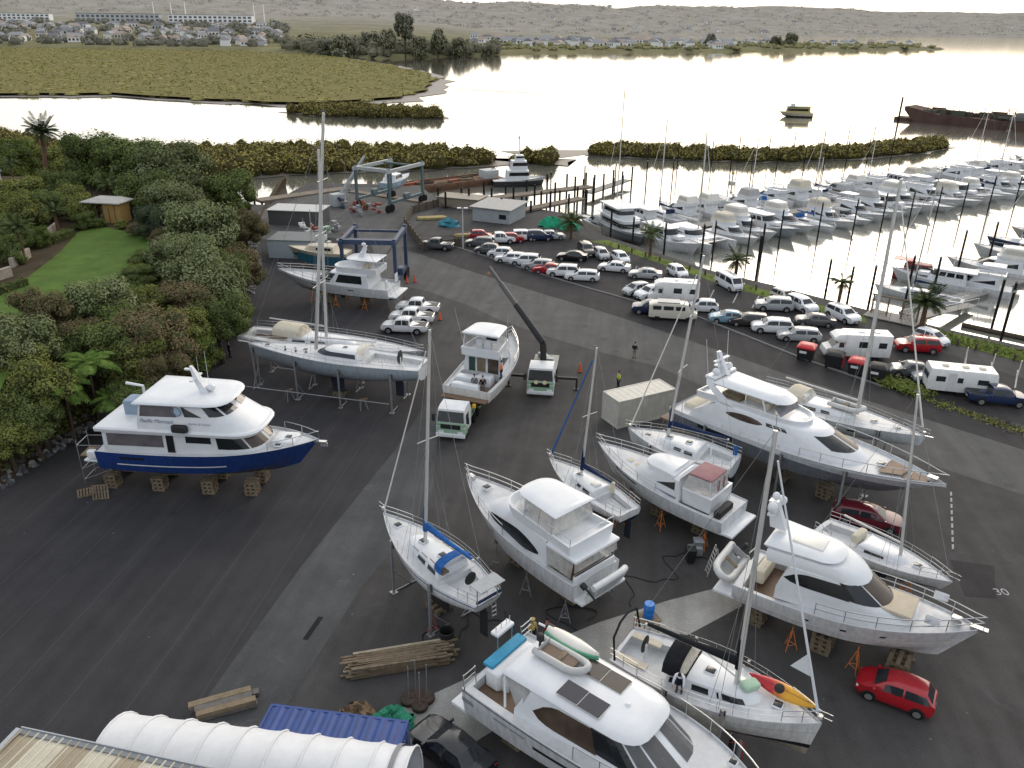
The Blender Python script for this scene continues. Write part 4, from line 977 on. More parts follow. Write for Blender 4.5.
# 14  white flybridge motor yacht at the right
def right_cruiser():
 b,L=boat('hardtop_cruiser','white flybridge motor yacht with beige foredeck cushion above the red hatchback','boat',(23.74,31.47,4.60),(13.93,38.53,2.80))
 H=Hull(L,4.7,1.15,2.85,4.5,tr=.9,tm=.42,p=2.2,rake=.13,rise=.5)
 H.build(b,hullmat('white_hull_dark_bottom3',[(0,(.20,.18,.15)),(1.55,(.70,.71,.71)),(2.3,(.74,.74,.74)),(7,WHITE)]),bul=.1,cock=(.04,.2,.7,.4,teak))
 mb=MB(); H.strip(mb,gel2,.60,.635,.02,.96,24,.035); mb.build('rubbing_strake',b,0)
 s=Tier([(3.0,.19*L,.52*L,.84*L,1.95,1.55),(3.75,.19*L,.52*L,.80*L,1.9,1.5),(4.2,.2*L,.5*L,.66*L,1.85,1.5),(5.1,.23*L,.44*L,.53*L,1.7,1.35)],.9,.06); s.build('saloon',b,W)
 mb=MB(); s.side(mb,glass,2,.22*L,.49*L,.0,.82,swoosh); mb.build('saloon_window',b,0)
 for q in ((-1.0,-.42),(-.38,.38),(.42,1.0)):
  mb=MB(); s.panel(mb,glass if q[0] > 0 or q[1] < 0 else glassb,2,q[0],q[1],.06,.95); mb.build('windscreen',b,0)
 mb=MB(); mb.rbox((.68*L,0,4.22),(.13*L,2.0,.14),M('beige_cushion',(.58,.50,.38),.8,vary=.1),.05); mb.build('sun_cushion',b)
 f=Tier([(5.05,.13*L,.40*L,.55*L,1.75,1.4),(5.4,.12*L,.40*L,.52*L,1.78,1.4),(5.7,.12*L,.37*L,.47*L,1.65,1.3)],.85,.0); f.build('flybridge',b,W)
 ro=Tier([(5.72,.11*L,.30*L,.41*L,1.5,1.3),(5.88,.10*L,.31*L,.43*L,1.6,1.38)],.75,.16); ro.build('hardtop',b,W)
 mb=MB(); mb.tube([(.1*L+.62*L*0+a,0,6.3) for a in (0,.1)],.02,W,4); mb.rbox((.27*L,0,6.08),(1.7,1.3,.14),gel2,.06); mb.build('roof_hatch',b)
 mb=MB(); mb.loft([[(x+a,y,z) for a,y in ((-w,-.2),(w,-.2),(w,.2),(-w,.2))] for x,z,w in ((.12*L,6.2,.45),(.08*L,7.8,.25))],W,True,True); mb.box((.09*L,0,7.3),(.35,1.7,.12),W); mb.ball((.10*L,.55,7.65),(.32,.32,.26),W); mb.ball((.09*L,-.55,7.65),(.3,.3,.34),W); mb.ball((.085*L,0,8.1),(.22,.22,.25),W); mb.build('radar_mast',b)
 H.rail(b,.38,1,.75,True,.03,'bow_rail',fwd=-.1)
 mb=MB(); mb.rbox((.9*L,0,4.5),(.5,.4,.35),steel,.05); mb.build('anchor_winch',b); mb=MB(); mb.box((.985*L,0,4.45),(.8,.3,.16),steel); mb.build('anchor_roller',b)
 mb=MB()
 for x in (.34,.5,.66): H.strip(mb,glass,.70,.76,x,x+.025,2,.02)
 mb.build('porthole',b,0)
 mb=MB(); mb.rbox((-.5,0,1.9),(1.3,4.0,.16),W,.05); mb.build('swim_platform',b)
 mb=MB(); mb.rbox((.08*L,.5,2.9),(.6,2.2,.8),creamc,.1); mb.build('cockpit_seat',b)
 mb=MB()
 for sd in (1,-1): mb.rbox((.82*L,sd*1.2,4.75),(.7,.12,.45),W,.04)
 mb.build('fender_basket',b)
 who='white motor yacht above the red hatchback'
 for x in (.1,.42,.74):
  for sd in (.8,-.8):
   px,py=on(b,x*L,sd); zk=H.pt(x,.1,1).z; crib(px,py,zk-.05,b.rotation_euler.z,'timber block stack carrying the %s' % who,'timber block stacks under the %s' % who,1.1)
 for x in (.3,.58):
  for sd in (1,-1):
   p=H.pt(x,.34,sd); px,py=on(b,x*L,p.y); stand(px,py,p.z,'orange tripod stand steadying the %s' % who,'orange stands under the %s' % who)
 px,py=on(b,-1.1,1.3); d=thing('stern_tender','pale inflatable tender with outboard hung across the stern above the concrete pad','tender',(px,py,2.4),b.rotation_euler.z-PI/2+.0); finish_dinghy(d,3.1,1.6,rib); d.rotation_euler=(rad(-30),rad(0),b.rotation_euler.z-PI/2)
right_cruiser()
# 15  small yacht behind the right cruiser
def small_yacht_right():
 b,L=boat('day_sailer','low white yacht half hidden behind the flybridge motor yacht at right','yacht',(25.42,37.15,2.90),(20.06,43.23,2.70))
 H=Hull(L,3.0,1.5,2.7,2.95,'sail',tr=.7,tm=.42,p=1.9,rake=.06,rise=.6,sternrise=.35)
 H.build(b,hullmat('white_sail_hull'),bul=.05,cock=(.04,.32,.45,.6,M('grey_white_nonskid')))
 c=Tier([(2.65,.34*L,.55*L,.72*L,1.0,.8),(3.05,.35*L,.53*L,.66*L,.88,.66)],.95,.07); c.build('coachroof',b,gel)
 mb=MB(); c.side(mb,glass,0,.40*L,.58*L,.25,.75); mb.build('cabin_window',b,0)
 mast(b,.62*L,3.1,10.2,.10,.12,(.5,),.75,None,3.6,.8,H,(.98*L,0,3.0),None)
 H.rail(b,.8,1,.6,True,.02,'pulpit',fwd=.3); H.rail(b,0,.15,.6,True,.02,'pushpit',closed=False); H.rail(b,.15,.8,.55,True,.012,'guard_wire',step=4,closed=False)
 hatch(b,.75*L,0,2.95,.5,.5)
 mb=MB(); mb.rbox((.30*L,0,3.15),(.5,1.3,.5),creamc,.1); mb.build('spray_hood',b)
 keelfin(b,.48*L,1.7,.3,1.6,1.2,.22); rudder(b,.06*L,2.1,.6,.5)
 props_for(b,H,'low white yacht at right',[.25*L,.7*L])
small_yacht_right()
# 16  yacht with kayak,wrapped in sheeting
def kayak_yacht():
 b,L=boat('kayak_yacht','white cruising yacht with black sail cover and a kayak on its foredeck','yacht',(13.95,26.15,3.70),(5.73,31.48,3.40))
 H=Hull(L,3.9,1.35,3.35,3.75,'sail',tr=.74,tm=.42,p=2.0,rake=.04,rise=.12,sternrise=.4,trake=.3)
 H.build(b,hullmat('white_hull_tan_keel',[(0,(.34,.30,.23)),(2.0,(.012,.012,.016)),(2.22,(.74,.73,.70)),(3.02,(.5,.47,.4)),(3.06,(.76,.75,.73)),(7,WHITE)]),bul=.06,cock=(.02,.27,.5,.7,M('grey_white_nonskid')))
 c=Tier([(3.3,.29*L,.56*L,.76*L,1.32,1.0),(3.85,.30*L,.54*L,.70*L,1.15,.82)],.95,.10); c.build('coachroof',b,gel)
 for x0,x1 in ((.31,.37),(.42,.50),(.54,.62)):
  mb=MB(); c.side(mb,glass,0,x0*L,x1*L,.32,.8,off=.02); mb.build('cabin_window',b,0)
 mb=MB(); c.panel(mb,glass,0,.55,.95,.3,.85); c.panel(mb,glass,0,-.95,-.55,.3,.85); mb.build('forward_window',b,0)
 hatch(b,.47*L,0,4.0,.55,.5); hatch(b,.80*L,.0,3.72,.5,.5)
 n=8; rings=[]
 for x,hz,w in ((.38*L,.02,1.1),(.35*L,.75,1.2),(.31*L,.95,1.28),(.27*L,.85,1.26)): rings.append([(x,w*math.cos(PI*i/n),3.9+hz*math.sin(PI*i/n)**.6) for i in range(n+1)])
 mb=MB(); mb.loft(rings[:2],clearl,closed=False); mb.loft(rings[1:],blackc,closed=False)
 mb.tube([Vector(p)+Vector((.02,0,.02)) for p in rings[1]],.05,blackc,5); mb.tube([Vector(p)+Vector((.03,0,.03)) for p in rings[0]],.05,blackc,5); mb.build('spray_hood',b,40)
 mast(b,.60*L,4.0,13.2,.13,.01,(.58,),.9,blackc,4.6,1.0,H,(.985*L,0,3.85),gel,.085,covr=.17,topgear=True)
 mb=MB(); p=Vector((.985*L,0,3.85)).lerp(Vector((.60*L-.13,0,16.8)),.2); mb.face([p+Vector((-.2,0,.75)),p+Vector((.12,0,-.45)),p+Vector((-.85,0,-.3))],gel); mb.build('loose_clew',b,0)
 mb=MB(); mb.tube([(.64*L,0,4.05),(.40*L,0,5.15)],.05,alu,6); mb.build('boom_vang',b)
 H.rail(b,.84,1,.65,True,.024,'pulpit',fwd=.35); H.rail(b,0,.16,.7,True,.024,'pushpit',closed=False); H.rail(b,.16,.84,.6,True,.011,'guard_wire',step=5,closed=False)
 mb=MB(); mb.tube([(.03*L,1.45,3.5),(.01*L,1.3,4.7),(.0,.4,5.0),(.0,-.4,5.0),(.01*L,-1.3,4.7),(.03*L,-1.45,3.5)],.06,blackc,6); mb.build('bimini_frame',b,60)
 mb=MB(); mb.tube([(.13*L,0,3.0),(.13*L,0,3.9)],.09,gel,6); mb.lathe([(.42,-.03),(.46,0),(.42,.03)],(.125*L,0,3.9),black,16,'x'); mb.build('steering_pedestal',b)
 mb=MB(); mb.box((.10*L,.9,3.35),(1.6,.4,.1),creamc); mb.box((.10*L,-.9,3.35),(1.6,.4,.1),creamc); mb.build('cockpit_cushion',b)
 keelfin(b,.48*L,1.7,.3,2.6,2.0,.32,M('tan_primer',(.34,.30,.23),.8)); rudder(b,.06*L,2.3,.6,.6,M('tan_primer',(.34,.30,.23),.8))
 px,py=on(b,.46*L,0); crib(px,py,.3,b.rotation_euler.z,'low timber blocks under the keel of the kayak yacht',None,1.2)
 who='yacht with the kayak'
 for x in (.32,.60):
  for sd in (1,-1):
   q=H.pt(x,.8,sd); px,py=on(b,x*L,q.y+sd*.16); post(px,py,q.z+.75,'square steel support post beside the %s' % who,'support posts beside the %s' % who,b.rotation_euler.z-sd*PI/2)
 # kayak lashed on the foredeck
 px,py=on(b,.80*L,.62); k=thing('kayak','red and yellow sea kayak lashed on the foredeck of the yacht','kayak',(px,py,4.02),b.rotation_euler.z)
 LK=3.3; rings=[]
 for i in range(15):
  t=i/14; w=.37*math.sin(PI*t)**.75+.012; hh=.16*math.sin(PI*t)**.5+.02; zz=.16*abs(2*t-1)**3
  rings.append([((t-.5)*LK,w*math.cos(q),zz+hh*math.sin(q)*(1 if math.sin(q) < 0 else .75)) for q in [2*PI*j/12 for j in range(12)]])
 if 'kayak_fade' not in _mats:
  m,nt,bb=newmat('kayak_fade'); tc=node(nt,'ShaderNodeTexCoord'); sp=node(nt,'ShaderNodeSeparateXYZ'); nt.links.new(tc.outputs['Object'],sp.inputs[0])
  n2=node(nt,'ShaderNodeTexNoise',Scale=3.); nt.links.new(tc.outputs['Object'],n2.inputs['Vector']); ad=node(nt,'ShaderNodeMath',operation='MULTIPLY_ADD'); ad.inputs[1].default_value=.8; nt.links.new(n2.outputs['Fac'],ad.inputs[0]); nt.links.new(sp.outputs['X'],ad.inputs[2])
  r=node(nt,'ShaderNodeMapRange'); r.inputs[1].default_value=-.15; r.inputs[2].default_value=.75; nt.links.new(ad.outputs[0],r.inputs[0])
  cr=node(nt,'ShaderNodeValToRGB'); el=cr.color_ramp.elements; el[0].color=(.50,.02,.03,1); el[1].color=(.72,.36,.02,1); nt.links.new(r.outputs[0],cr.inputs[0]); nt.links.new(cr.outputs[0],bb.inputs['Base Color']); bb.inputs['Roughness'].default_value=.35
 mb=MB(); mb.loft(rings,_mats['kayak_fade'],True,True); mb.build('kayak_hull',k,50)
 mb=MB(); mb.lathe([(.2,0),(.24,.03),(.2,.05)],(-.15,0,.11),black,12); mb.build('seat_well',k)
 mb=MB(); mb.tube([(-1.4,0,.27),(1.4,0,.27)],.012,black,4); mb.build('deck_line',k)
 k.rotation_euler=(rad(30),rad(-2),b.rotation_euler.z-.14)
 mb=MB(); mb.rbox((0,0,.1),(.9,.6,.22),M('pale_green_bag',(.40,.56,.42),.8),.1); o=mb.build('green_sail_bag',None); px,py=on(b,.66*L,.1); o.location=(px,py,4.0); o.rotation_euler.z=.4; tag(o,'pale green bag lying at the foot of the kayak yacht mast','bag')
 # dust sheeting hung on the camera side
 sh=MB(); nn,mm_=22,7; grid=[]
 rr=random.Random(5)
 for i in range(nn+1):
  t=.0+.62*i/nn; row=[]
  for j in range(mm_+1):
   v=j/mm_; top=H.sheer(t,-1,-.25,.1-.25*(t > .4)*(t-.4)); bot=Vector((t*L,-2.55-.25*math.sin(i*.8),.7+.9*t))
   p=top.lerp(bot,v); p.y += .13*math.sin(i*2.1+j)+rr.uniform(-.06,.06)
   row.append(p)
  grid.append(row)
 for i in range(nn):
  for j in range(mm_): sh.face([grid[i][j],grid[i+1][j],grid[i+1][j+1],grid[i][j+1]],clearmat('dust_sheeting',(.42,.40,.34),.56))
 o=sh.build('dust_sheet',None,60); o.location=b.location; o.rotation_euler=b.rotation_euler; tag(o,'translucent plastic dust sheet hung along the side of the kayak yacht','sheet')
 # people working and a blue drum
 px,py=on(b,.02*L,2.8); o=MB(); o.lathe([(.27,0),(.29,.05),(.29,.3),(.3,.32),(.29,.34),(.29,.62),(.3,.64),(.29,.66),(.29,.88),(.26,.92)],(0,0,0),M('blue_plastic',(.01,.17,.55),.4),14)
 o=o.build('blue_drum',None,50); o.location=(px,py,3.1); tag(o,'bright blue plastic drum on the scaffold trestle behind the kayak yacht','drum')
 t=thing('work_trestle','slim steel trestle tower holding the blue drum behind the kayak yacht','trestle',(px,py,0),.4); mb=MB()
 for sx in (-.45,.45):
  for sy in (-.4,.4): mb.tube([(sx,sy,0),(sx,sy,3.05)],.03,orange,5)
 for z in (.4,1.4,2.4):
  for s1 in (-.4,.4): mb.tube([(-.45,s1,z),(.45,s1,z+.5)],.02,galv,4)
 mb.build('tube_frame',t,60); mb=MB(); mb.box((0,0,3.07),(1.1,1.0,.06),wood); mb.build('platform',t)
 return b,L
KY,KYL=kayak_yacht()
# 17  foreground power catamaran style cruiser
def foreground_cruiser():
 b,L=boat('wide_cruiser','big white wheelhouse cruiser with solar panels on its roof in the foreground','boat',(10.55,21.40,3.90),(-0.63,30.44,3.30))
 H=Hull(L,5.4,.6,3.2,4.0,tr=.93,tm=.45,p=2.7,rake=.08,rise=.45)
 H.build(b,hullmat('white_hull_foreground',[(0,antif_b),(1.0,(.73,.74,.74)),(7,WHITE)]),bul=.1,cock=(.02,.215,.55,.5,teak))
 mb=MB(); H.strip(mb,navyc,.955,.972,.0,.98,30,.03); mb.build('rub_rail',b,0)
 mb=MB(); H.strip(mb,glass,.66,.74,.30,.66,14,.02); mb.build('hull_window',b,0)
 mb=MB(); H.strip(mb,M('grey_lettering',(.3,.32,.35),.5),.78,.82,.14,.20,3,.02); H.strip(mb,M('grey_lettering'),.78,.82,.21,.27,3,.02); mb.build('side_lettering',b,0)
 mb=MB(); H.strip(mb,M('grey_lettering'),.70,.80,.0,.05,2,.04); mb.build('vent_grille',b,0)
 s=Tier([(3.1,.20*L,.50*L,.75*L,2.15,1.95),(3.55,.20*L,.50*L,.73*L,2.1,1.9),(4.75,.24*L,.46*L,.60*L,1.75,1.6)],.62,0); s.build('wheelhouse',b,W)
 mb=MB(); s.side(mb,glassb,1,.27*L,.50*L,.0,.86,swoosh,off=.02); mb.build('side_window',b,0)
 for q in ((-1.,-.66),(-.62,-.34),(-.3,-.02),(.02,.3),(.34,.62),(.66,1.)):
  mb=MB(); s.panel(mb,clearmat('pale_window',(.10,.10,.10),.06) if abs(q[0]+q[1]) < 1.0 else glass,1,q[0],q[1],.06,.93); mb.build('windscreen',b,0)
 ro=Tier([(4.7,.135*L,.47*L,.615*L,1.75,1.7),(4.83,.13*L,.475*L,.63*L,1.84,1.78),(4.95,.135*L,.47*L,.62*L,1.76,1.7)],.55,.16); ro.build('roof',b,W)
 for sd in (1,-1):
  mb=MB(); mb.face([(.14*L,sd*1.75,4.72),(.245*L,sd*1.78,4.72),(.215*L,sd*2.1,3.45)],glassmat('smoky_triangle',(.25,.25,.24),.3)); mb.build('quarter_screen',b,0)
  mb=MB(); mb.tube([(.14*L,sd*1.75,4.72),(.165*L,sd*2.15,3.3)],.06,W,6); mb.build('roof_post',b)
  for k in range(2):
   mb=MB(); x,y=(.365+.078*k)*L,sd*.88-.12; mb.box((x,y,5.20-.03*k),(.076*L,.95,.03),M('solar_cell' if sd > 0 else 'solar_cell_blue',(.02,.022,.035) if sd < 0 else (.085,.07,.055),.12,vary=.2,scale=8)); mb.box((x,y,5.18-.03*k),(.08*L,1.0,.03),alu); mb.build('solar_panel',b)  # starboard cells dark blue, port cells brownish
 hatch(b,.52*L,0,5.14,.26,.26,gel); hatch(b,.79*L,-.3,3.9,.6,.6); hatch(b,.885*L,-.6,4.02,.5,.8,creamc); hatch(b,.83*L,1.2,3.95,.4,.4)
 mb=MB(); mb.rbox((.055*L,.2,3.2),(.9,2.9,.9),W,.12); mb.rbox((.085*L,-.4,3.0),(.7,1.2,.8),W,.1); mb.build('cockpit_locker',b)
 mb=MB(); mb.rbox((.025*L,.3,3.72),(.62,2.7,.14),M('turquoise_cover',(.03,.28,.46),.6),.05); mb.build('blue_cover',b)
 mb=MB(); mb.rbox((-.25,.8,4.45),(.5,1.3,.14),W,.04)
 for y in (.3,.7,1.1,1.35): mb.tube([(-.25,y,4.5),(-.25,y,4.85)],.025,steel,5)
 mb.tube([(-.1,.25,3.4),(-.1,.25,4.45)],.03,steel,5); mb.tube([(-.1,1.35,3.4),(-.1,1.35,4.45)],.03,steel,5); mb.build('bait_board',b)
 for y in (-2.2,2.1):
  mb=MB()
  for dy in (-.4,.4): mb.tube([(.02*L,y+dy,3.2),(.015*L,y+dy,4.2)],.03,steel,5)
  for z in (3.5,3.85,4.2): mb.tube([(.018*L,y-.4,z),(.018*L,y+.4,z)],.025,steel,5)
  mb.build('stern_gate',b,60)
 mb=MB(); mb.rbox((-.45,0,1.5),(1.0,4.6,.16),W,.05); mb.build('swim_platform',b)
 H.rail(b,.45,1,.8,False,.03,'bow_rail',step=6)
 px,py=on(b,.185*L,.25); d=thing('roof_dinghy','grey ribbed dinghy with brown floor stowed on the wheelhouse roof','dinghy',(px,py,5.14),b.rotation_euler.z); finish_dinghy(d,2.6,1.25,M('grey_tube',(.50,.50,.48),.5),True)
 mb=MB(); mb.face([(.1,-.38,.3),(1.9,-.38,.3),(1.9,.38,.3),(.1,.38,.3)],M('brown_boat_floor',(.16,.11,.08),.7)); mb.build('floor_board',d,0); d.rotation_euler=(0,0,b.rotation_euler.z)
 px,py=on(b,.25*L,1.38); k=thing('skiff','white and green skiff strapped along the edge of the wheelhouse roof','skiff',(px,py,5.1),b.rotation_euler.z)
 rings=[]
 for i in range(13):
  t=i/12; w=.36*min(1,math.sin(PI*(.12+.88*t))**.7*1.05)+.01; rings.append([((t-.5)*2.9,w*math.cos(q),.22*math.sin(q)+.25) for q in [2*PI*j/12 for j in range(12)]])
 mb=MB(); mb.loft(rings,gel2,True,True); mb.build('hull',k,50)
 mb=MB(); mb.tube([((t-.5)*2.9,-(.36*min(1,math.sin(PI*(.12+.88*t))**.7*1.05)+.01),.2) for t in [i/12 for i in range(13)]],.12,M('skiff_green',(.10,.36,.22),.5),6); mb.build('green_side',k,60)
 px,py=on(b,.19*L,1.6); o=MB(); o.rbox((0,0,.3),(.5,.35,.42),black,.08); o.tube([(0,0,.3),(-.7,0,.25)],.06,gel,6); o=o.build('stowed_outboard',None); o.location=(px-.5,py+.2,5.05); o.rotation_euler.z=b.rotation_euler.z; tag(o,'black outboard motor lying at the aft edge of the wheelhouse roof','outboard motor')
 for x in (.15,.5,.8):
  for sd in (1,-1):
   px,py=on(b,x*L,sd*1.0); crib(px,py,.62,b.rotation_euler.z,'timber block stack under the big foreground cruiser','timber blocks under the foreground cruiser')
 return b,L
FC,FCL=foreground_cruiser()
def paint(name,c): return M('car_paint_'+name,c,.22,vary=.05,coat=.6)
PAINT=dict(white=(.78,.79,.80),silver=(.42,.44,.45),grey=(.10,.105,.11),black=(.012,.013,.015),red=(.40,.012,.02),maroon=(.13,.012,.022),lightblue=(.22,.36,.45),darkblue=(.02,.035,.09),brown=(.05,.045,.04),cream=(.66,.62,.52),green=(.02,.06,.04))
tyre=M('tyre_rubber',(.018,.018,.018),.85,vary=.2); rimm=M('wheel_rim_alloy',(.45,.45,.46),.35,.7)
lampw=M('headlamp_lens',(.75,.76,.76),.1); lampr=M('tail_lamp_lens',(.35,.01,.01),.15); plate=M('number_plate',(.7,.7,.66),.5); dark=M('dark_trim',(.02,.02,.021),.5)
# kind: L,W,stations (x frac,z low,z belt,z top,top width),glass x (rear base,rear top,front top,cowl),wheel x,tyre radius
KINDS_=dict(
 hatch=(3.75,1.68,[(0,.38,.80,.82,.8),(.015,.26,.95,.98,.8),(.03,.24,.98,1.0,.8),(.13,.22,.97,1.47,.76),(.28,.2,.95,1.53,.78),(.5,.2,.93,1.52,.78),(.62,.2,.93,1.44,.74),(.79,.2,.94,.97,.80),(.93,.22,.78,.82,.78),(.985,.28,.66,.70,.7),(1,.36,.56,.6,.62)],(.03,.13,.62,.79),(.19,.80),.31),
 sedan=(4.6,1.76,[(0,.4,.82,.84,.76),(.02,.28,.95,.98,.8),(.14,.22,.99,1.02,.8),(.28,.2,.96,1.38,.70),(.45,.2,.94,1.45,.74),(.58,.2,.93,1.40,.72),(.73,.2,.94,.97,.8),(.92,.22,.80,.84,.78),(.985,.28,.66,.70,.7),(1,.36,.55,.6,.62)],(.14,.28,.58,.73),(.2,.81),.32),
 suv=(4.55,1.84,[(0,.45,.9,.92,.84),(.015,.32,1.1,1.13,.84),(.03,.3,1.12,1.15,.84),(.09,.28,1.1,1.64,.80),(.3,.26,1.08,1.70,.82),(.52,.26,1.06,1.68,.82),(.62,.26,1.05,1.58,.78),(.76,.26,1.06,1.1,.84),(.93,.28,.97,1.0,.82),(.985,.34,.82,.86,.76),(1,.42,.66,.7,.68)],(.03,.09,.62,.76),(.19,.80),.36),
 wagon=(4.7,1.78,[(0,.4,.8,.82,.8),(.015,.28,.96,.98,.82),(.03,.25,.98,1.0,.82),(.1,.22,.97,1.42,.76),(.3,.2,.95,1.48,.78),(.5,.2,.93,1.47,.78),(.6,.2,.93,1.40,.74),(.75,.2,.94,.97,.8),(.92,.22,.8,.84,.78),(.985,.28,.66,.7,.7),(1,.36,.55,.6,.62)],(.03,.1,.6,.75),(.19,.81),.32),
 van=(4.8,1.75,[(0,.4,1.0,1.02,.9),(.012,.3,1.2,1.24,.9),(.02,.28,1.22,1.26,.9),(.05,.26,1.2,1.9,.86),(.3,.25,1.15,1.97,.88),(.7,.25,1.1,1.95,.87),(.84,.25,1.08,1.84,.84),(.955,.26,1.06,1.1,.88),(.985,.3,.92,.96,.82),(1,.4,.7,.74,.76)],(.02,.05,.84,.955),(.2,.84),.33),
 ute=(5.2,1.85,[(0,.5,.98,1.0,.9),(.01,.4,1.02,1.04,.92),(.33,.34,1.04,1.07,.92),(.345,.34,1.05,1.08,.86),(.37,.34,1.06,1.72,.78),(.5,.32,1.06,1.78,.80),(.6,.32,1.05,1.74,.78),(.66,.32,1.05,1.66,.75),(.76,.32,1.07,1.11,.86),(.93,.34,1.0,1.04,.84),(.985,.4,.85,.9,.78),(1,.48,.66,.7,.7)],(.345,.37,.66,.76),(.2,.82),.38))
protos={}
def car_proto(kind,colour):
 L,W_,st,(gr0,gr1,gf1,gf0),wx,wr=KINDS_[kind]
 pm=paint(colour,PAINT[colour]); w=W_/2
 names=dict(hatch='hatchback',sedan='sedan',suv='sport_utility',wagon='estate_car',van='van',ute='pickup')
 t=thing(names[kind],'','pickup' if kind == 'ute' else 'van' if kind == 'van' else 'car')
 ws=lambda f: w*(.80+.2*min(1,f/.10))*(.74+.26*min(1,(1-f)/.13))**.9
 def ring(f):
  zl,zb,zt,tw=[interp([(s[0],s[i]) for s in st],f) for i in (1,2,3,4)]
  a=ws(f); tw=w*tw*min(1,a/w+.05); g=max(.02,zt-zb); tw=lerp(a*.97,tw,min(1,g/.35))
  h=[(a*.9,zl),(a,zl+.14),(a*1.0,(zl+zb)/2+.05),(a*.975,zb),(tw*1.03,zt-min(.07,g*.4)),(tw*.88,zt)]
  return [(f*L,y,z) for y,z in h]+[(f*L,0,zt+.015)]+[(f*L,-y,z) for y,z in reversed(h)]
 fs=sorted(set([s[0] for s in st]+[.06,.2,.4,.86,.96]))
 mb=MB(); mb.loft([ring(f) for f in fs],pm,True,True); body=mb.build('body',t,42)
 def sidept(f,v,sd):
  r=ring(f); p,q=Vector(r[3]),Vector(r[4]); o=p.lerp(q,v); return Vector((o.x,sd*(o.y+.012),o.z))
 def sidewin(f0,f1,n=5):
  mb=MB()
  for sd in (1,-1):
   for i in range(n):
    a,b=lerp(f0,f1,i/n),lerp(f0,f1,(i+1)/n)
    mb.face([sidept(a,.10,sd),sidept(b,.10,sd),sidept(b,.93,sd),sidept(a,.93,sd)],carglass)
  mb.build('side_window',t,0)
 if kind == 'ute': sidewin(.385,.52); sidewin(.535,gf0-.03,7)
 elif kind == 'van': sidewin(.3,.55); sidewin(.6,gf0-.02,7); sidewin(.07,.27)
 else:
  m_=(gr1+gf1)/2+.02; sidewin(gr0+.05,m_-.012,6); sidewin(m_+.012,gf0-.03,8)
 def screen(fa,fb,nm):      # fa: base,fb: top
  mb=MB(); n=4; rows=[]
  for i in range(n+1):
   f=lerp(fa,fb,.10+.82*i/n); r=ring(f); y=r[5][1]*.93; z=r[5][2]+.014
   rows.append([(r[5][0],y,z),(r[5][0],0,z+.016),(r[5][0],-y,z)])
  for a,b in zip(rows,rows[1:]):
   mb.face([a[0],a[1],b[1],b[0]],carglass); mb.face([a[1],a[2],b[2],b[1]],carglass)
  mb.build(nm,t,60)
 screen(gf0,gf1,'windscreen'); screen(gr0,gr1,'rear_window')
 for f in wx:
  for sd in (1,-1):
   c=(f*L,sd*(ws(f)-.10),wr)
   mb=MB(); mb.lathe([(wr*.6,-.1),(wr*.94,-.1),(wr,-.06),(wr,.06),(wr*.94,.10),(wr*.6,.115)],(f*L,sd*(ws(f)-.09),wr),tyre,16,'y'); wh=mb.build('wheel',t,50)
   mb=MB(); mb.lathe([(.03,.125),(wr*.3,.115),(wr*.62,.13)] if sd > 0 else [(.03,-.125),(wr*.3,-.115),(wr*.62,-.13)],(f*L,sd*(ws(f)-.09),wr),rimm,12,'y'); mb.build('rim',wh,50)
 mb=MB()
 for f in wx:
  for sd in (1,-1):
   n=10
   mb.face([(f*L+(wr+.07)*math.cos(PI*i/n),sd*(ws(f)+.004),wr+(wr+.07)*math.sin(PI*i/n)) for i in range(n+1)],dark)
 mb.build('wheel_arch',t,0)
 zl=interp([(s[0],s[2]) for s in st],.965)
 for sd in (1,-1):
  mb=MB(); a=ws(.965); mb.rbox((.955*L,sd*a*.82,zl-.06),(.22,.26,.13),lampw,.03); mb.build('headlight',t)
  zz=interp([(s[0],s[2]) for s in st],.012); mb=MB(); mb.rbox((.012*L,sd*ws(0)*.86,zz-.1),(.1,.22,.2),lampr,.03); mb.build('tail_light',t)
  mb=MB(); mb.rbox((gf0*L-.12,sd*(w+.08),interp([(s[0],s[2]) for s in st],gf0)+.08),(.14,.2,.13),pm,.03); mb.build('wing_mirror',t)
 mb=MB(); mb.box((L-.005,0,.5),(.04,W_*.52,.16),dark); mb.build('grille',t)
 for x in (-.012,L+.012): mb=MB(); mb.box((x,0,.62 if x < 0 else .42),(.02,.4,.12),plate); mb.build('number_plate',t)
 if kind == 'ute':
  mb=MB(); mb.box((.17*L,0,1.0),(.30*L,W_*.80,.14),dark); mb.build('load_bed',t)
 t['len']=L
 return t
count_label={}
def car(kind,colour,c,head,label,group=None,scale=1.):
 """c is the middle of the car on the ground,head the way its nose points (degrees)"""
 key=(kind,colour)
 if key not in protos: protos[key]=car_proto(kind,colour)
 p=protos[key]; L=KINDS_[kind][0]; a=rad(head)
 return place(p,(c[0]-L/2*math.cos(a),c[1]-L/2*math.sin(a),c[2] if len(c) > 2 else 0),a,label,group)
rowg='cars in the angled row along the kerb'
hd=172
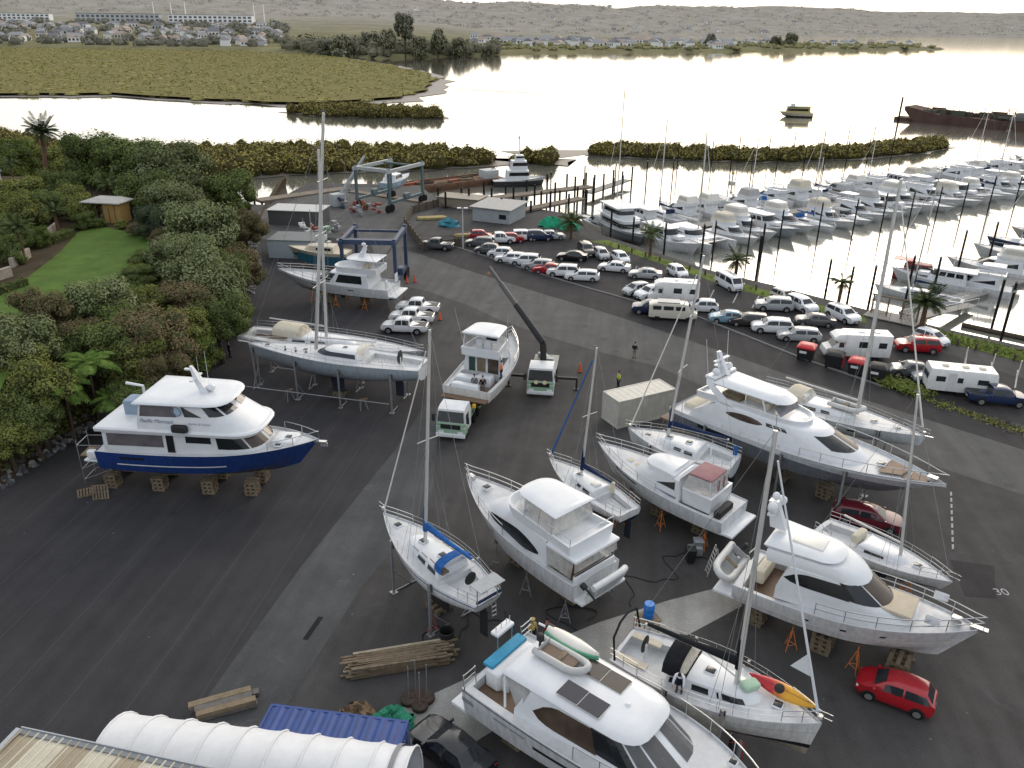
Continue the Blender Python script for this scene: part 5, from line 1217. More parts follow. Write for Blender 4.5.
for i,(k,cl,p,lb) in enumerate([
 ('ute','grey',(-11.72,119.83,0.00),'dark grey pickup parked alone beside the timber wall'),
 ('wagon','grey',(-5.23,121.92,0.00),'dark wagon at the left end of the angled parking row'),
 ('hatch','grey',(-4.01,117.88,0.00),'dark grey hatchback, leftmost dark one in front of the white cars'),
 ('hatch','white',(-2.01,115.73,0.00),'white hatchback, leftmost white car of the kerb row'),
 ('wagon','white',(-0.36,113.11,0.00),'white wagon between a white hatchback and a white utility car in the kerb row'),
 ('suv','white',(1.66,111.64,0.00),'white sport utility car, third white car from the left in the kerb row'),
 ('wagon','silver',(3.48,109.69,0.00),'silver wagon just left of the red car in the kerb row'),
 ('sedan','red',(4.96,107.79,0.00),'red sedan in the kerb row of white cars'),
 ('suv','white',(6.84,106.43,0.00),'white sport utility car just right of the red sedan in the kerb row'),
 ('wagon','white',(9.32,104.67,0.00),'white estate car at the right end of the first kerb row')]):
 car(k,cl,p,hd if i else 168,lb,rowg if i else None)
for k,cl,p,h,lb in [
 ('hatch','red',(-5.25,126.28,0.00),5,'red hatchback at the left of the back row by the shed'),
 ('ute','white',(-2.32,123.90,0.00),5,'white and dark pickup between two red cars in the back row'),
 ('hatch','red',(-0.12,124.63,0.00),5,'red hatchback right of the pickup in the back row'),
 ('suv','white',(1.80,125.99,0.00),5,'white sport utility car in the back row below the green nets'),
 ('suv','darkblue',(4.04,126.10,0.00),5,'dark blue utility car beside the white one in the back row'),
 ('sedan','silver',(5.99,126.84,0.00),5,'silver sedan at the right end of the back row')]: car(k,cl,p,h,lb,'cars in the back row by the shed')
for k,cl,p,h,lb in [
 ('sedan','black',(8.59,114.58,0.00),170,'black sedan in the middle of the car park'),
 ('suv','brown',(10.92,118.00,0.00),-78,'dark brown utility car next to the black sedan'),
 ('hatch','silver',(12.98,115.86,0.00),-76,'silver hatchback facing the camera beside the white one near the grass'),
 ('hatch','white',(15.56,113.82,0.00),-70,'white hatchback near the grass verge behind the white sedan'),
 ('sedan','white',(14.16,109.16,0.00),165,'white sedan parked across in front of the white hatchback'),
 ('sedan','silver',(18.06,105.96,0.00),170,'low silver sports sedan left of the camper'),
 ('hatch','white',(22.65,107.10,0.00),-70,'white hatchback behind the white camper box'),
 ('van','white',(28.46,101.88,0.00),-72,'white van parked alone beside a palm on the verge'),
 ('hatch','silver',(15.86,98.84,0.00),-150,'silver hatchback left of the camper at the kerb'),
 ('suv','white',(17.55,97.27,0.00),-150,'white utility car tucked against the front of the camper'),
 ('suv','darkblue',(16.55,91.51,0.00),172,'dark blue utility car behind the old cream van'),
 ('hatch','white',(23.03,92.48,0.00),172,'white hatchback just right of the old cream van'),
 ('sedan','lightblue',(25.28,88.66,0.00),172,'light blue sedan at the kerb'),
 ('wagon','brown',(27.38,87.72,0.00),172,'dark brown wagon between the light blue and white cars'),
 ('suv','white',(29.41,85.49,0.00),172,'white utility car at the kerb left of the silver wagon'),
 ('wagon','silver',(31.71,83.07,0.00),172,'silver wagon behind the red topped bins'),
 ('suv','silver',(31.88,93.17,0.00),172,'silver utility car in front of the cream hatchback in the middle of the car park'),
 ('hatch','cream',(34.18,96.71,0.00),-65,'cream hatchback behind the silver utility car'),
 ('suv','white',(35.35,93.30,0.00),-68,'white utility car facing the camera left of the dark sedan'),
 ('sedan','grey',(35.15,87.99,0.00),170,'dark grey sedan in the middle of the car park'),
 ('suv','white',(39.10,89.84,0.00),-68,'white utility car facing the camera right of the dark sedan'),
 ('suv','red',(43.51,80.21,0.00),170,'bright red utility car behind the motorhome'),
 ('hatch','white',(46.17,82.64,0.00),-60,'white hatchback right behind the red utility car'),
 ('sedan','grey',(39.95,73.69,0.00),172,'dark sedan left of the caravan'),
 ('wagon','silver',(41.77,72.04,0.00),172,'silver wagon against the side of the caravan'),
 ('ute','darkblue',(45.05,67.38,0.00),-10,'dark blue pickup in front of the caravan')]: car(k,cl,p,h,lb,'cars standing in the marina car park')
car('hatch','red',(20.06,31.26,0.00),-31+180,'bright red hatchback parked below the motor yacht at right')
car('wagon','maroon',(25.03,47.28,0.00),-22,'maroon people carrier parked under the bow of the big motor yacht')
car('sedan','black',(-2.64,27.27,0.00),139,'black car at the bottom edge between the blue container and the wheelhouse cruiser')
for p,lb in (((-11.38,90.84,0.00),'white double cab pickup farthest from the camera of three'),((-11.68,87.34,0.00),'middle one of three white double cab pickups'),((-12.08,84.06,0.00),'white double cab pickup nearest the camera of three')):
 car('ute','white',p,175,lb,'white pickups parked in a row')
def wheel(mb_parent,x,y,r,w=.28):
 mb=MB(); mb.lathe([(r*.55,-w/2),(r*.95,-w/2),(r,-w*.3),(r,w*.3),(r*.95,w/2),(r*.55,w/2)],(x,y,r),tyre,16,'y'); o=mb.build('wheel',mb_parent,50)
 mb=MB(); s=1 if y > 0 else -1; mb.lathe([(.04,s*(w*.36)),(r*.3,s*w*.30),(r*.55,s*w*.44)],(x,y,r),rimm,12,'y'); mb.build('rim',o,50)
def facep(mb,pts,mat): mb.face(pts,mat)
# motorhome (low profile with overcab)
def motorhome(name,label,c,head,luton=True,L=6.6):
 a=rad(head); t=thing(name,label,'motorhome',(c[0]-L/2*math.cos(a),c[1]-L/2*math.sin(a),0),a)
 wp=M('motorhome_white',(.76,.76,.74),.35)
 mb=MB(); mb.loft([[(x,y*s,z) for y,z in ((1.08,.5),(1.12,.75),(1.12,2.6),(1.0,2.82))]+[(x,-y*s,z) for y,z in ((1.0,2.82),(1.12,2.6),(1.12,.75),(1.08,.5))] for x,s in ((0,.96),(.1,1),(L*.68,1),(L*.70,.99))],wp,True,True); mb.build('body',t,40)
 prof=[(L*.69,.5,2.0),(L*.80,.45,1.95),(L*.905,.45,1.32),(L*.985,.45,1.12),(L,.5,.75)]
 mb=MB(); mb.loft([[(x,.98,z0),(x,1.0,lerp(z0,z1,.6)),(x,.86,z1),(x,-.86,z1),(x,-1.0,lerp(z0,z1,.6)),(x,-.98,z0)] for x,z0,z1 in prof],wp,True,True); mb.build('cab',t,40)
 mb=MB(); mb.face([(L*.81,-.8,1.95),(L*.81,.8,1.95),(L*.90,.86,1.40),(L*.90,-.86,1.40)],carglass); mb.build('windscreen',t,0)
 if luton:
  mb=MB(); mb.loft([[(x,y,z) for y,z in ((1.05,z0),(1.08,(z0+z1)/2),(.9,z1),(-.9,z1),(-1.08,(z0+z1)/2),(-1.05,z0))] for x,z0,z1 in ((L*.66,2.0,2.8),(L*.80,2.0,2.72),(L*.88,2.12,2.4))],wp,True,True); mb.build('overcab',t,40)
 for sd in (1,-1):
  for x0,x1,z0,z1 in ((.08,.2,1.5,2.1),(.34,.50,1.5,2.15)):
   mb=MB(); mb.box(((x0+x1)/2*L,sd*1.125,(z0+z1)/2),((x1-x0)*L,.03,z1-z0),carglass); mb.build('side_window',t)
  mb=MB(); mb.face([(L*.72,sd*1.012,1.4),(L*.80,sd*1.012,1.4),(L*.79,sd*.93,1.9),(L*.72,sd*.93,1.9)],carglass); mb.build('cab_window',t,0)
  mb=MB(); mb.rbox((L*.975,sd*.75,.85),(.2,.3,.2),lampw,.03); mb.build('headlight',t)
  mb=MB(); mb.box((-.01,sd*.9,1.0),(.05,.16,.4),lampr); mb.build('tail_light',t)
  for x in (L*.2,L*.83): wheel(t,x,sd*.93,.34)
 mb=MB(); mb.box((-.012,0,2.0),(.03,1.2,.6),carglass); mb.build('rear_window',t)
 for x in (.2,.45): mb=MB(); mb.rbox((x*L,0,2.86),(.5,.5,.1),wp,.03); mb.build('roof_vent',t)
 return t
motorhome('motorhome','white motorhome with overcab parked behind the red topped bins',(35.98,78.28,0.00),175)
motorhome('camper','boxy white camper between the silver hatchback and white hatchback',(19.96,95.78,0.00),172,True,6.2)
# old cream bonneted bus/van
def old_bus():
 c=(18.84,89.46,0.00); a=rad(-8); L=5.6; t=thing('old_van','old cream van with a spare wheel on its rear at the kerb','van',(c[0]-L/2*math.cos(a),c[1]-L/2*math.sin(a),0),a)
 cp=paint('cream',PAINT['cream']); prof=[(0,.45,1.9,.9),(.12,.4,2.15,.96),(.7,.4,2.18,.98),(.80,.4,2.1,.96),(.90,.42,1.25,.9),(1,.5,1.0,.78)]
 mb=MB(); mb.loft([[(x*L,y*w,z) for y,z in ((.95,z0),(1,z0+.3),(1,z0+(z1-z0)*.6),(.86,z1-.08),(.6,z1),(-.6,z1),(-.86,z1-.08),(-1,z0+(z1-z0)*.6),(-1,z0+.3),(-.95,z0))] for x,z0,z1,w in prof],cp,True,True); mb.build('body',t,40)
 mb=MB(); mb.face([(.815*L,-.75,2.0),(.815*L,.75,2.0),(.895*L,.8,1.36),(.895*L,-.8,1.36)],carglass); mb.build('windscreen',t,0)
 for sd in (1,-1):
  for x0,x1 in ((.08,.25),(.3,.5),(.55,.74)): mb=MB(); mb.box(((x0+x1)/2*L,sd*.96,1.62),((x1-x0)*L,.08,.45),carglass); mb.build('side_window',t)
  mb=MB(); mb.ball((.985*L,sd*.6,.8),(.06,.12,.12),lampw,8,5); mb.build('headlight',t)
  for x in (.18*L,.82*L): wheel(t,x,sd*.8,.35)
 mb=MB(); mb.lathe([(.1,-.08),(.34,-.08),(.34,.08),(.1,.08)],(-.08,0,1.1),tyre,14,'x'); mb.build('spare_wheel',t)
 mb=MB(); mb.box((.4*L,0,2.22),(2.6,1.4,.05),galv); mb.build('roof_rack',t)
old_bus()
def caravan():
 c=(42.59,69.73,0.00); L=5.8; a=rad(-14); t=thing('caravan','white touring caravan parked behind the dark blue pickup','caravan',(c[0]-L/2*math.cos(a),c[1]-L/2*math.sin(a),0),a)
 wp=M('motorhome_white',(.76,.76,.74),.35)
 mb=MB(); mb.loft([[(x+dx,y,z) for y,z,dx in ((1.12,.45,0),(1.15,1.2,s*.12),(1.12,2.4,s*.0),(1.0,2.58,-s*.06),(-1.0,2.58,-s*.06),(-1.12,2.4,0),(-1.15,1.2,s*.12),(-1.12,.45,0))] for x,s in ((0,-1),(.15,0),(L-.15,0),(L,1))],wp,True,True); mb.build('body',t,40)
 for sd in (1,-1):
  for x0,x1 in ((.1,.24),(.42,.5),(.72,.88)): mb=MB(); mb.box(((x0+x1)/2*L,sd*1.14,1.65),((x1-x0)*L,.06,.5),carglass); mb.build('side_window',t)
  wheel(t,.5*L,sd*.98,.33)
 for x in (-.09,L+.09): mb=MB(); mb.box((x,0,1.7),(.05,1.5,.55),carglass); mb.build('end_window',t)
 mb=MB(); mb.box((.34*L,-1.16,1.4),(.65,.04,1.8),M('caravan_door',(.7,.7,.69),.4)); mb.build('door',t)
 for x in (.25,.55,.8): mb=MB(); mb.rbox((x*L,0,2.63),(.55,.55,.12),creamc,.03); mb.build('roof_vent',t)
 mb=MB(); mb.tube([(L,0,.5),(L+1.1,0,.5)],.05,galv,5); mb.build('drawbar',t)
caravan()
# red topped bin trailers
for i,(p,lid,lb) in enumerate([((30.68,77.56,0.00),redp,'black skip bin with red lid, leftmost of the row by the motorhome'),((32.87,75.51,0.00),black,'black skip bin with a black lid and red side panel between two red lidded bins'),((34.56,73.78,0.00),redp,'black skip bin with red lid, right of the black lidded one'),((35.98,72.35,0.00),black,'low black skip bin at the right end of the bin row')]):
 t=thing('skip_bin',lb,'skip bin',p,rad(-30),'skip bins by the kerb')
 mb=MB(); mb.loft([[(x*k,y*k,z) for x,y in ((-.85,-.8),(.85,-.8),(.85,.8),(-.85,.8))] for z,k in ((.25,.85),(1.35,1.0))],black,True,True); mb.build('bin_body',t)
 mb=MB(); mb.loft([[(x*k,y*k,z) for x,y in ((-.9,-.85),(.9,-.85),(.9,.85),(-.9,.85))] for z,k in ((1.36,1.0),(1.5,1.0),(1.75,.6))],lid,True,True); mb.build('lid',t)
 if i == 1: mb=MB(); mb.box((.88,0,.85),(.06,1.4,.9),redp); mb.build('side_panel',t)
 if i != 1: mb=MB(); mb.box((-.2,-.82,1.0),(.7,.04,.25),gel); mb.build('notice',t)
 for x in (-.6,.6): mb=MB(); mb.lathe([(.13,-.05),(.13,.05)],(x,-.6,.13),tyre,10,'y'); mb.lathe([(.13,-.05),(.13,.05)],(x,.6,.13),tyre,10,'y'); mb.build('castor',t)
tgreen=M('truck_pale_green',(.28,.44,.30),.4,vary=.15); tdark=M('truck_chassis',(.05,.05,.05),.7,vary=.3)
def truck_cab(t,x,wcol,low,w=1.24,h=2.9):
 mb=MB(); pr=[(x,.75,h-.05),(x+1.2,.75,h),(x+1.75,.7,h-.12),(x+2.0,.62,1.75),(x+2.05,.5,1.2),(x+2.05,.45,.6)]
 mb.loft([[(xx,w,z0),(xx,w,lerp(z0,z1,.7)),(xx,w*.9,z1),(xx,-w*.9,z1),(xx,-w,lerp(z0,z1,.7)),(xx,-w,z0)] for xx,z0,z1 in pr],wcol,True,True); mb.build('cab',t,40)
 mb=MB(); mb.rbox((x+1.6,0,.95),(.98,w*2.02,.75),low,.08); mb.rbox((x+1.9,0,1.55),(.35,w*2.0,.30),low,.05); mb.build('lower_panel',t)
 mb=MB(); mb.face([(x+1.80,-w*.86,h-.28),(x+1.80,w*.86,h-.28),(x+2.035,w*.92,1.75),(x+2.035,-w*.92,1.75)],carglass); mb.build('windscreen',t,0)
 for sd in (1,-1):
  mb=MB(); mb.box((x+1.25,sd*(w+.005),2.05),(.75,.03,.65),carglass); mb.build('side_window',t)
  mb=MB(); mb.rbox((x+2.06,sd*.85,.85),(.12,.5,.22),lampw,.03); mb.build('headlight',t)
  mb=MB(); mb.rbox((x+2.0,sd*(w+.22),2.05),(.1,.25,.6),black,.04); mb.tube([(x+1.9,sd*w,2.3),(x+2.0,sd*(w+.2),2.3)],.03,black,4); mb.build('wing_mirror',t)
 mb=MB(); mb.box((x+2.07,0,1.35),(.05,1.7,.42),black); mb.build('grille',t)
 mb=MB(); mb.rbox((x+2.1,0,.6),(.2,w*2.02,.32),gel,.05); mb.box((x+2.21,0,.55),(.02,.5,.12),plate); mb.build('bumper',t)
def boat_truck():
 a=rad(-101); c=(-5.03,58.71,0.00); t=thing('boat_transporter','white and pale green truck backed under the sport fishing boat','truck',(c[0]-1.8*math.cos(a),c[1]-1.8*math.sin(a),0),a)
 truck_cab(t,-.2,M('truck_white',(.75,.76,.76),.35),tgreen)
 mb=MB()
 for sd in (1,-1): mb.box((-4.5,sd*.42,.85),(9.,.14,.25),tdark)
 mb.build('chassis',t)
 mb=MB(); mb.rbox((-1.5,0,1.35),(1.6,2.2,.6),tgreen,.06); mb.build('hydraulic_deck',t)
 mb=MB(); mb.rbox((-.6,0,1.2),(.6,2.0,.7),tgreen,.05); mb.build('tank',t)
 for sd in (1,-1):
  mb=MB(); mb.rbox((-1.1,sd*1.3,2.0),(.3,.3,.35),M('amber_yellow',(.75,.42,.02),.5),.06); mb.tube([(-1.1,sd*1.1,1.3),(-1.1,sd*1.3,1.9)],.05,tdark,5); mb.build('warning_lamp',t)
  for x in (.9,-2.0,-3.2,-7.4,-8.5): wheel(t,x,sd*1.0,.48,.32)
  mb=MB(); mb.box((-6.2,sd*1.25,1.0),(6.5,.2,.22),tgreen); mb.build('trailer_arm',t)
  for x in (-4.5,-8.5): mb=MB(); mb.tube([(x,sd*1.25,1.1),(x,sd*1.2,1.75)],.09,tgreen,6); mb.box((x,sd*1.25,1.8),(.5,.5,.1),black); mb.build('bunk_arm',t)
boat_truck()
def crane_truck():
 a=rad(-97); c=(2.62,67.26,0.00); t=thing('crane_truck','white and green crane truck with black knuckle boom raised and legs out','truck',(c[0]-1.8*math.cos(a),c[1]-1.8*math.sin(a),0),a)
 truck_cab(t,-.2,M('truck_white'),tgreen,h=3.0)
 for y in (-.25,.25): mb=MB(); mb.lathe([(.2,0),(.2,.06)],(1.84,y*1.6,1.62),M('warm_lamp',(.9,.75,.45),.2),12,'x'); mb.build('spot_lamp',t)
 mb=MB()
 for sd in (1,-1): mb.box((-3.3,sd*.42,.85),(6.6,.14,.25),tdark)
 mb.build('chassis',t)
 mb=MB(); mb.box((-3.9,0,1.25),(3.6,2.4,.14),M('deck_plate',(.35,.34,.32),.7,vary=.3)); mb.build('flat_deck',t)
 mb=MB()
 for i in range(5): mb.rbox((-2.8-.55*i,R.uniform(-.7,.7),1.6),(.45,R.uniform(.5,1.2),R.uniform(.3,.7)),R.choice([wood,galv,gel2,tgreen]),.04)
 mb.build('deck_gear',t)
 for sd in (1,-1):
  for x in (.9,-2.6,-4.2): wheel(t,x,sd*1.0,.48,.32)
  mb=MB(); mb.box((-.55,sd*2.0,1.15),(.28,2.6,.22),black); mb.tube([(-.55,sd*3.25,1.15),(-.55,sd*3.25,.08)],.09,black,8); mb.box((-.55,sd*3.25,.05),(.5,.5,.08),black); mb.build('outrigger_leg',t)
 mb=MB(); mb.rbox((-.7,0,1.7),(.8,.8,1.4),black,.08); mb.tube([(-.7,0,2.2),(-.75,0,3.5)],.34,black,8,.28); mb.build('crane_column',t)
 mb=MB(); k=Vector((-.75,0,3.5)); k2=Vector((-.85,-.1,4.5)); mb.tube([k,k2],.32,black,8,.3)
 mb.tube([Vector((-.7,.2,2.8)),k.lerp(k2,.6)+Vector((0,0,-.2))],.09,steel,6); mb.build('main_boom',t)
 q=Vector((-2.33,74.17,10.50))-t.location; e=Vector((q.x*math.cos(a)+q.y*math.sin(a),q.y*math.cos(a)-q.x*math.sin(a),10.5))
 mb=MB(); mb.tube([k2,k2.lerp(e,.5)],.32,black,8,.27); mb.tube([k2.lerp(e,.49),k2.lerp(e,.78)],.23,M('boom_grey',(.09,.09,.09),.5),8); mb.tube([k2.lerp(e,.77),e],.17,M('boom_grey'),8); mb.build('telescopic_jib',t)
 mb=MB(); mb.tube([e,e+Vector((0,0,-.5))],.03,wire,4); mb.lathe([(.05,-.8),(.14,-.65),(.05,-.5)],e,orange,8); mb.build('hook_block',t)
 return t,a
CT=crane_truck()
skin=M('skin_tone',(.45,.28,.2),.6); hairm=M('dark_hair',(.03,.022,.018),.8)
def skinned(name,joints,edges,mat,parent,sub=1):
 me=bpy.data.meshes.new(name); me.from_pydata([j[0] for j in joints],edges,[]); me.materials.append(mat)
 o=bpy.data.objects.new(name,me); col.objects.link(o)
 sk=o.modifiers.new('skin','SKIN'); sk.use_smooth_shade=True
 if not me.skin_vertices: me.skin_vertices.new()
 for i,j in enumerate(joints):
  r=j[1]; me.skin_vertices[0].data[i].radius=(r,r) if not hasattr(r,'__len__') else r
 me.skin_vertices[0].data[0].use_root=True
 ss=o.modifiers.new('sub','SUBSURF'); ss.levels=ss.render_levels=sub
 dg=bpy.context.evaluated_depsgraph_get(); m2=bpy.data.meshes.new_from_object(o.evaluated_get(dg)); m2.name=name
 bpy.data.objects.remove(o); o=bpy.data.objects.new(name,m2); col.objects.link(o); o.parent=parent
 m2.polygons.foreach_set('use_smooth',[True]*len(m2.polygons))
 return o
def person(p,face,label,shirt,trousers,pose='stand',hat=None,z=0.):
 t=thing('person',label,'person',(p[0],p[1],z if z else (p[2] if len(p) > 2 else 0)),rad(face))
 ln={'stand': 0.,'bend': .8,'lean': .35}[pose]
 hip=Vector((0,0,.92)); up=Vector((math.sin(ln),0,math.cos(ln)))
 ch=hip+up*.32; nk=hip+up*.54; hd_=nk+(up*.6+Vector((.12 if ln else 0,0,.55 if not ln else .1))).normalized()*.17
 jl=lambda s: [Vector((.0,s*.10,.88)),Vector((.03,s*.11,.48)),Vector((-.02,s*.12,.08)),Vector((.12,s*.13,.04))]
 sh=lambda s: nk+Vector((-.02,s*.19,-.05)); el=lambda s: sh(s)+(Vector((.02,s*.07,-.28)) if not ln else Vector((.18,s*.05,-.22))); wr=lambda s: el(s)+(Vector((.12,-s*.02,-.22)) if not ln else Vector((.16,0,-.2)))
 J=[(hip,.12),(ch,(.15,.11)),(nk,.06),(hd_-up*.05,.062),(hd_+up*.06,.085)]; E_=[(0,1),(1,2),(2,3),(3,4)]
 for s in (1,-1):
  b=len(J); L_=jl(s); J += [(L_[0],.085),(L_[1],.058),(L_[2],.042),(L_[3],.035)]; E_ += [(0,b),(b,b+1),(b+1,b+2),(b+2,b+3)]
  b=len(J); J += [(sh(s),.058),(el(s),.042),(wr(s),.032),(wr(s)+Vector((.03,0,-.08)),.032)]; E_ += [(1,b),(b,b+1),(b+1,b+2),(b+2,b+3)]
 skinned('body',J,E_,skin,t)
 J=[(hip+Vector((0,0,-.02)),.145),(ch,(.175,.135)),(nk-up*.04,.085)]; E_=[(0,1),(1,2)]
 for s in (1,-1): b=len(J); J += [(sh(s),.078),(el(s),.06),(el(s).lerp(wr(s),.7),.05)]; E_ += [(1,b),(b,b+1),(b+1,b+2)]
 skinned('shirt',J,E_,shirt,t)
 J=[(hip,.142)]; E_=[]
 for s in (1,-1): b=len(J); L_=jl(s); J += [(L_[0],.105),(L_[1],.078),(L_[2]+Vector((0,0,.03)),.066)]; E_ += [(0,b),(b,b+1),(b+1,b+2)]
 skinned('trousers',J,E_,trousers,t)
 for s in (1,-1): mb=MB(); f=jl(s)[2]; mb.rbox((f.x+.06,f.y,.05),(.28,.1,.1),black,.03); mb.build('shoe',t)
 mb=MB(); c=hd_+up*.075
 mb.ball((c.x-.012,c.y,c.z+.025),(.105,.092,.085),hat or hairm,10,6)
 if hat: mb.lathe([(.15,-.01),(.15,.01),(.09,.03)],(c.x,c.y,c.z+.02),hat,12)
 mb.build('hat' if hat else 'hair',t,60)
 return t
navyw=M('navy_workwear',(.02,.028,.05),.85,vary=.2); greyw=M('grey_workwear',(.14,.15,.16),.85,vary=.2); hiviz=M('hi_vis_orange',(.8,.24,.06),.7,vary=.1); hivy=M('hi_vis_yellow',(.55,.6,.06),.7,vary=.1); blackw=M('black_clothes',(.014,.014,.016),.9); whitew=M('white_shirt',(.68,.68,.72),.85); khaki=M('khaki_shorts',(.28,.22,.15),.85); straw=M('straw_yellow',(.62,.5,.16),.8); reds=M('red_shirt',(.35,.04,.03),.85)
px,py=on(SF,1.0,-.35); person((px,py,2.26),-100,'person in grey standing in the stern of the sport fishing boat',greyw,greyw)
px,py=on(SF,1.0,-1.15); person((px,py,2.26),-80,'person in black beside the grey clothed one in the sport fishing boat',blackw,greyw)
px,py=on(SF,3.3,-1.95); person((px,py,2.9),180,'person in orange hi-vis vest on the side deck of the sport fishing boat',hiviz,navyw)
person((12.71,77.26,0.00),60,'person in black top and khaki shorts walking on the road beyond the container',blackw,khaki)
person((10.17,69.70,0.00),200,'person in yellow hi-vis vest half behind the cream container',hivy,navyw)
person((-29.15,76.20,0.00),20,'person in black walking beside the planted bank',blackw,blackw)
person((1.31,35.06,0.00),-60,'person with yellow straw hat behind the foreground cruiser',straw,navyw,hat=straw)
person((2.10,35.07,0.00),150,'person in a red shirt beside the straw hatted one',reds,navyw)
px,py=on(KY,.375*KYL,-1.45); person((px,py,3.42),KY.rotation_euler.z*180/PI-80,'person in a white shirt bending over on the side deck of the kayak yacht',whitew,navyw,'bend')
def ground_mat(name,c,c2,seam=None,stain=None,scale=.35,dirn=1.44):
 m,nt,b=newmat(name); tc=node(nt,'ShaderNodeTexCoord')
 n=node(nt,'ShaderNodeTexNoise',Scale=scale,Detail=8.,Roughness=.62); nt.links.new(tc.outputs['Object'],n.inputs['Vector'])
 r=node(nt,'ShaderNodeMapRange'); r.inputs[1].default_value=.32; r.inputs[2].default_value=.68; nt.links.new(n.outputs['Fac'],r.inputs[0])
 mx=node(nt,'ShaderNodeMix',data_type='RGBA'); mx.inputs[6].default_value=rgba(c); mx.inputs[7].default_value=rgba(c2); nt.links.new(r.outputs[0],mx.inputs[0])
 g=node(nt,'ShaderNodeTexNoise',Scale=14.,Detail=3.); nt.links.new(tc.outputs['Object'],g.inputs['Vector'])
 rg=node(nt,'ShaderNodeMapRange'); rg.inputs[1].default_value=.3; rg.inputs[2].default_value=.7; rg.inputs[3].default_value=.8; rg.inputs[4].default_value=1.2; nt.links.new(g.outputs['Fac'],rg.inputs[0])
 m1=node(nt,'ShaderNodeMix',data_type='RGBA',blend_type='MULTIPLY'); m1.inputs[0].default_value=1.; nt.links.new(mx.outputs[2],m1.inputs[6]); nt.links.new(rg.outputs[0],m1.inputs[7]); last=m1.outputs[2]
 mp=node(nt,'ShaderNodeMapping'); mp.inputs['Rotation'].default_value=(0,0,-dirn); nt.links.new(tc.outputs['Object'],mp.inputs[0])
 # long soft streaks of wear along the lanes
 ms=node(nt,'ShaderNodeMapping'); ms.inputs['Scale'].default_value=(.06,.9,1); nt.links.new(mp.outputs[0],ms.inputs[0])
 n3=node(nt,'ShaderNodeTexNoise',Scale=1.,Detail=4.); nt.links.new(ms.outputs[0],n3.inputs['Vector'])
 r3=node(nt,'ShaderNodeMapRange'); r3.inputs[1].default_value=.35; r3.inputs[2].default_value=.7; r3.inputs[3].default_value=.88; r3.inputs[4].default_value=1.14; nt.links.new(n3.outputs['Fac'],r3.inputs[0])
 m3=node(nt,'ShaderNodeMix',data_type='RGBA',blend_type='MULTIPLY'); m3.inputs[0].default_value=1.; nt.links.new(last,m3.inputs[6]); nt.links.new(r3.outputs[0],m3.inputs[7]); last=m3.outputs[2]
 if seam:
  sp=node(nt,'ShaderNodeSeparateXYZ'); nt.links.new(mp.outputs[0],sp.inputs[0])
  ad=node(nt,'ShaderNodeMath',operation='MULTIPLY_ADD'); ad.inputs[1].default_value=.12; nt.links.new(n.outputs['Fac'],ad.inputs[0]); nt.links.new(sp.outputs['Y'],ad.inputs[2])
  md=node(nt,'ShaderNodeMath',operation='FLOORED_MODULO'); md.inputs[1].default_value=seam; nt.links.new(ad.outputs[0],md.inputs[0])
  lt=node(nt,'ShaderNodeMath',operation='LESS_THAN'); lt.inputs[1].default_value=.07; nt.links.new(md.outputs[0],lt.inputs[0])
  sc=node(nt,'ShaderNodeMath',operation='MULTIPLY'); sc.inputs[1].default_value=.35; nt.links.new(lt.outputs[0],sc.inputs[0])
  m2=node(nt,'ShaderNodeMix',data_type='RGBA'); m2.inputs[7].default_value=(.085,.085,.09,1); nt.links.new(sc.outputs[0],m2.inputs[0]); nt.links.new(last,m2.inputs[6]); last=m2.outputs[2]
 if stain:
  n2=node(nt,'ShaderNodeTexNoise',Scale=.22,Detail=7.,Roughness=.7,Distortion=.6); nt.links.new(tc.outputs['Object'],n2.inputs['Vector'])
  r2=node(nt,'ShaderNodeMapRange'); r2.inputs[1].default_value=.60; r2.inputs[2].default_value=.80; r2.inputs[3].default_value=0; r2.inputs[4].default_value=.55; nt.links.new(n2.outputs['Fac'],r2.inputs[0])
  m4=node(nt,'ShaderNodeMix',data_type='RGBA'); m4.inputs[7].default_value=rgba(stain); nt.links.new(r2.outputs[0],m4.inputs[0]); nt.links.new(last,m4.inputs[6]); last=m4.outputs[2]
 for vs_,lim,cc,k_ in ((.55,.045,(.24,.24,.235),.6),(1.7,.035,(.16,.16,.16),.5),(.3,.16,(.018,.018,.018),.35)):      # paint spots,grit,oil
  vo=node(nt,'ShaderNodeTexVoronoi',Scale=vs_); wn=node(nt,'ShaderNodeTexNoise',Scale=5.,Detail=3.); nt.links.new(tc.outputs['Object'],wn.inputs['Vector']); nt.links.new(tc.outputs['Object'],vo.inputs['Vector'])
  sm=node(nt,'ShaderNodeMath',operation='MULTIPLY_ADD'); sm.inputs[1].default_value=lim*1.6; nt.links.new(wn.outputs['Fac'],sm.inputs[0]); nt.links.new(vo.outputs['Distance'],sm.inputs[2])
  rr_=node(nt,'ShaderNodeMapRange'); rr_.inputs[1].default_value=lim*.9; rr_.inputs[2].default_value=lim*1.9; rr_.inputs[3].default_value=k_; rr_.inputs[4].default_value=0; nt.links.new(sm.outputs[0],rr_.inputs[0])
  mm_=node(nt,'ShaderNodeMix',data_type='RGBA'); mm_.inputs[7].default_value=rgba(cc); nt.links.new(rr_.outputs[0],mm_.inputs[0]); nt.links.new(last,mm_.inputs[6]); last=mm_.outputs[2]
 nt.links.new(last,b.inputs['Base Color']); b.inputs['Roughness'].default_value=.9; b.inputs['Specular IOR Level'].default_value=.25
 bp=node(nt,'ShaderNodeBump',Strength=.25,Distance=.02); nt.links.new(g.outputs['Fac'],bp.inputs['Height']); nt.links.new(bp.outputs['Normal'],b.inputs['Normal'])
 return m
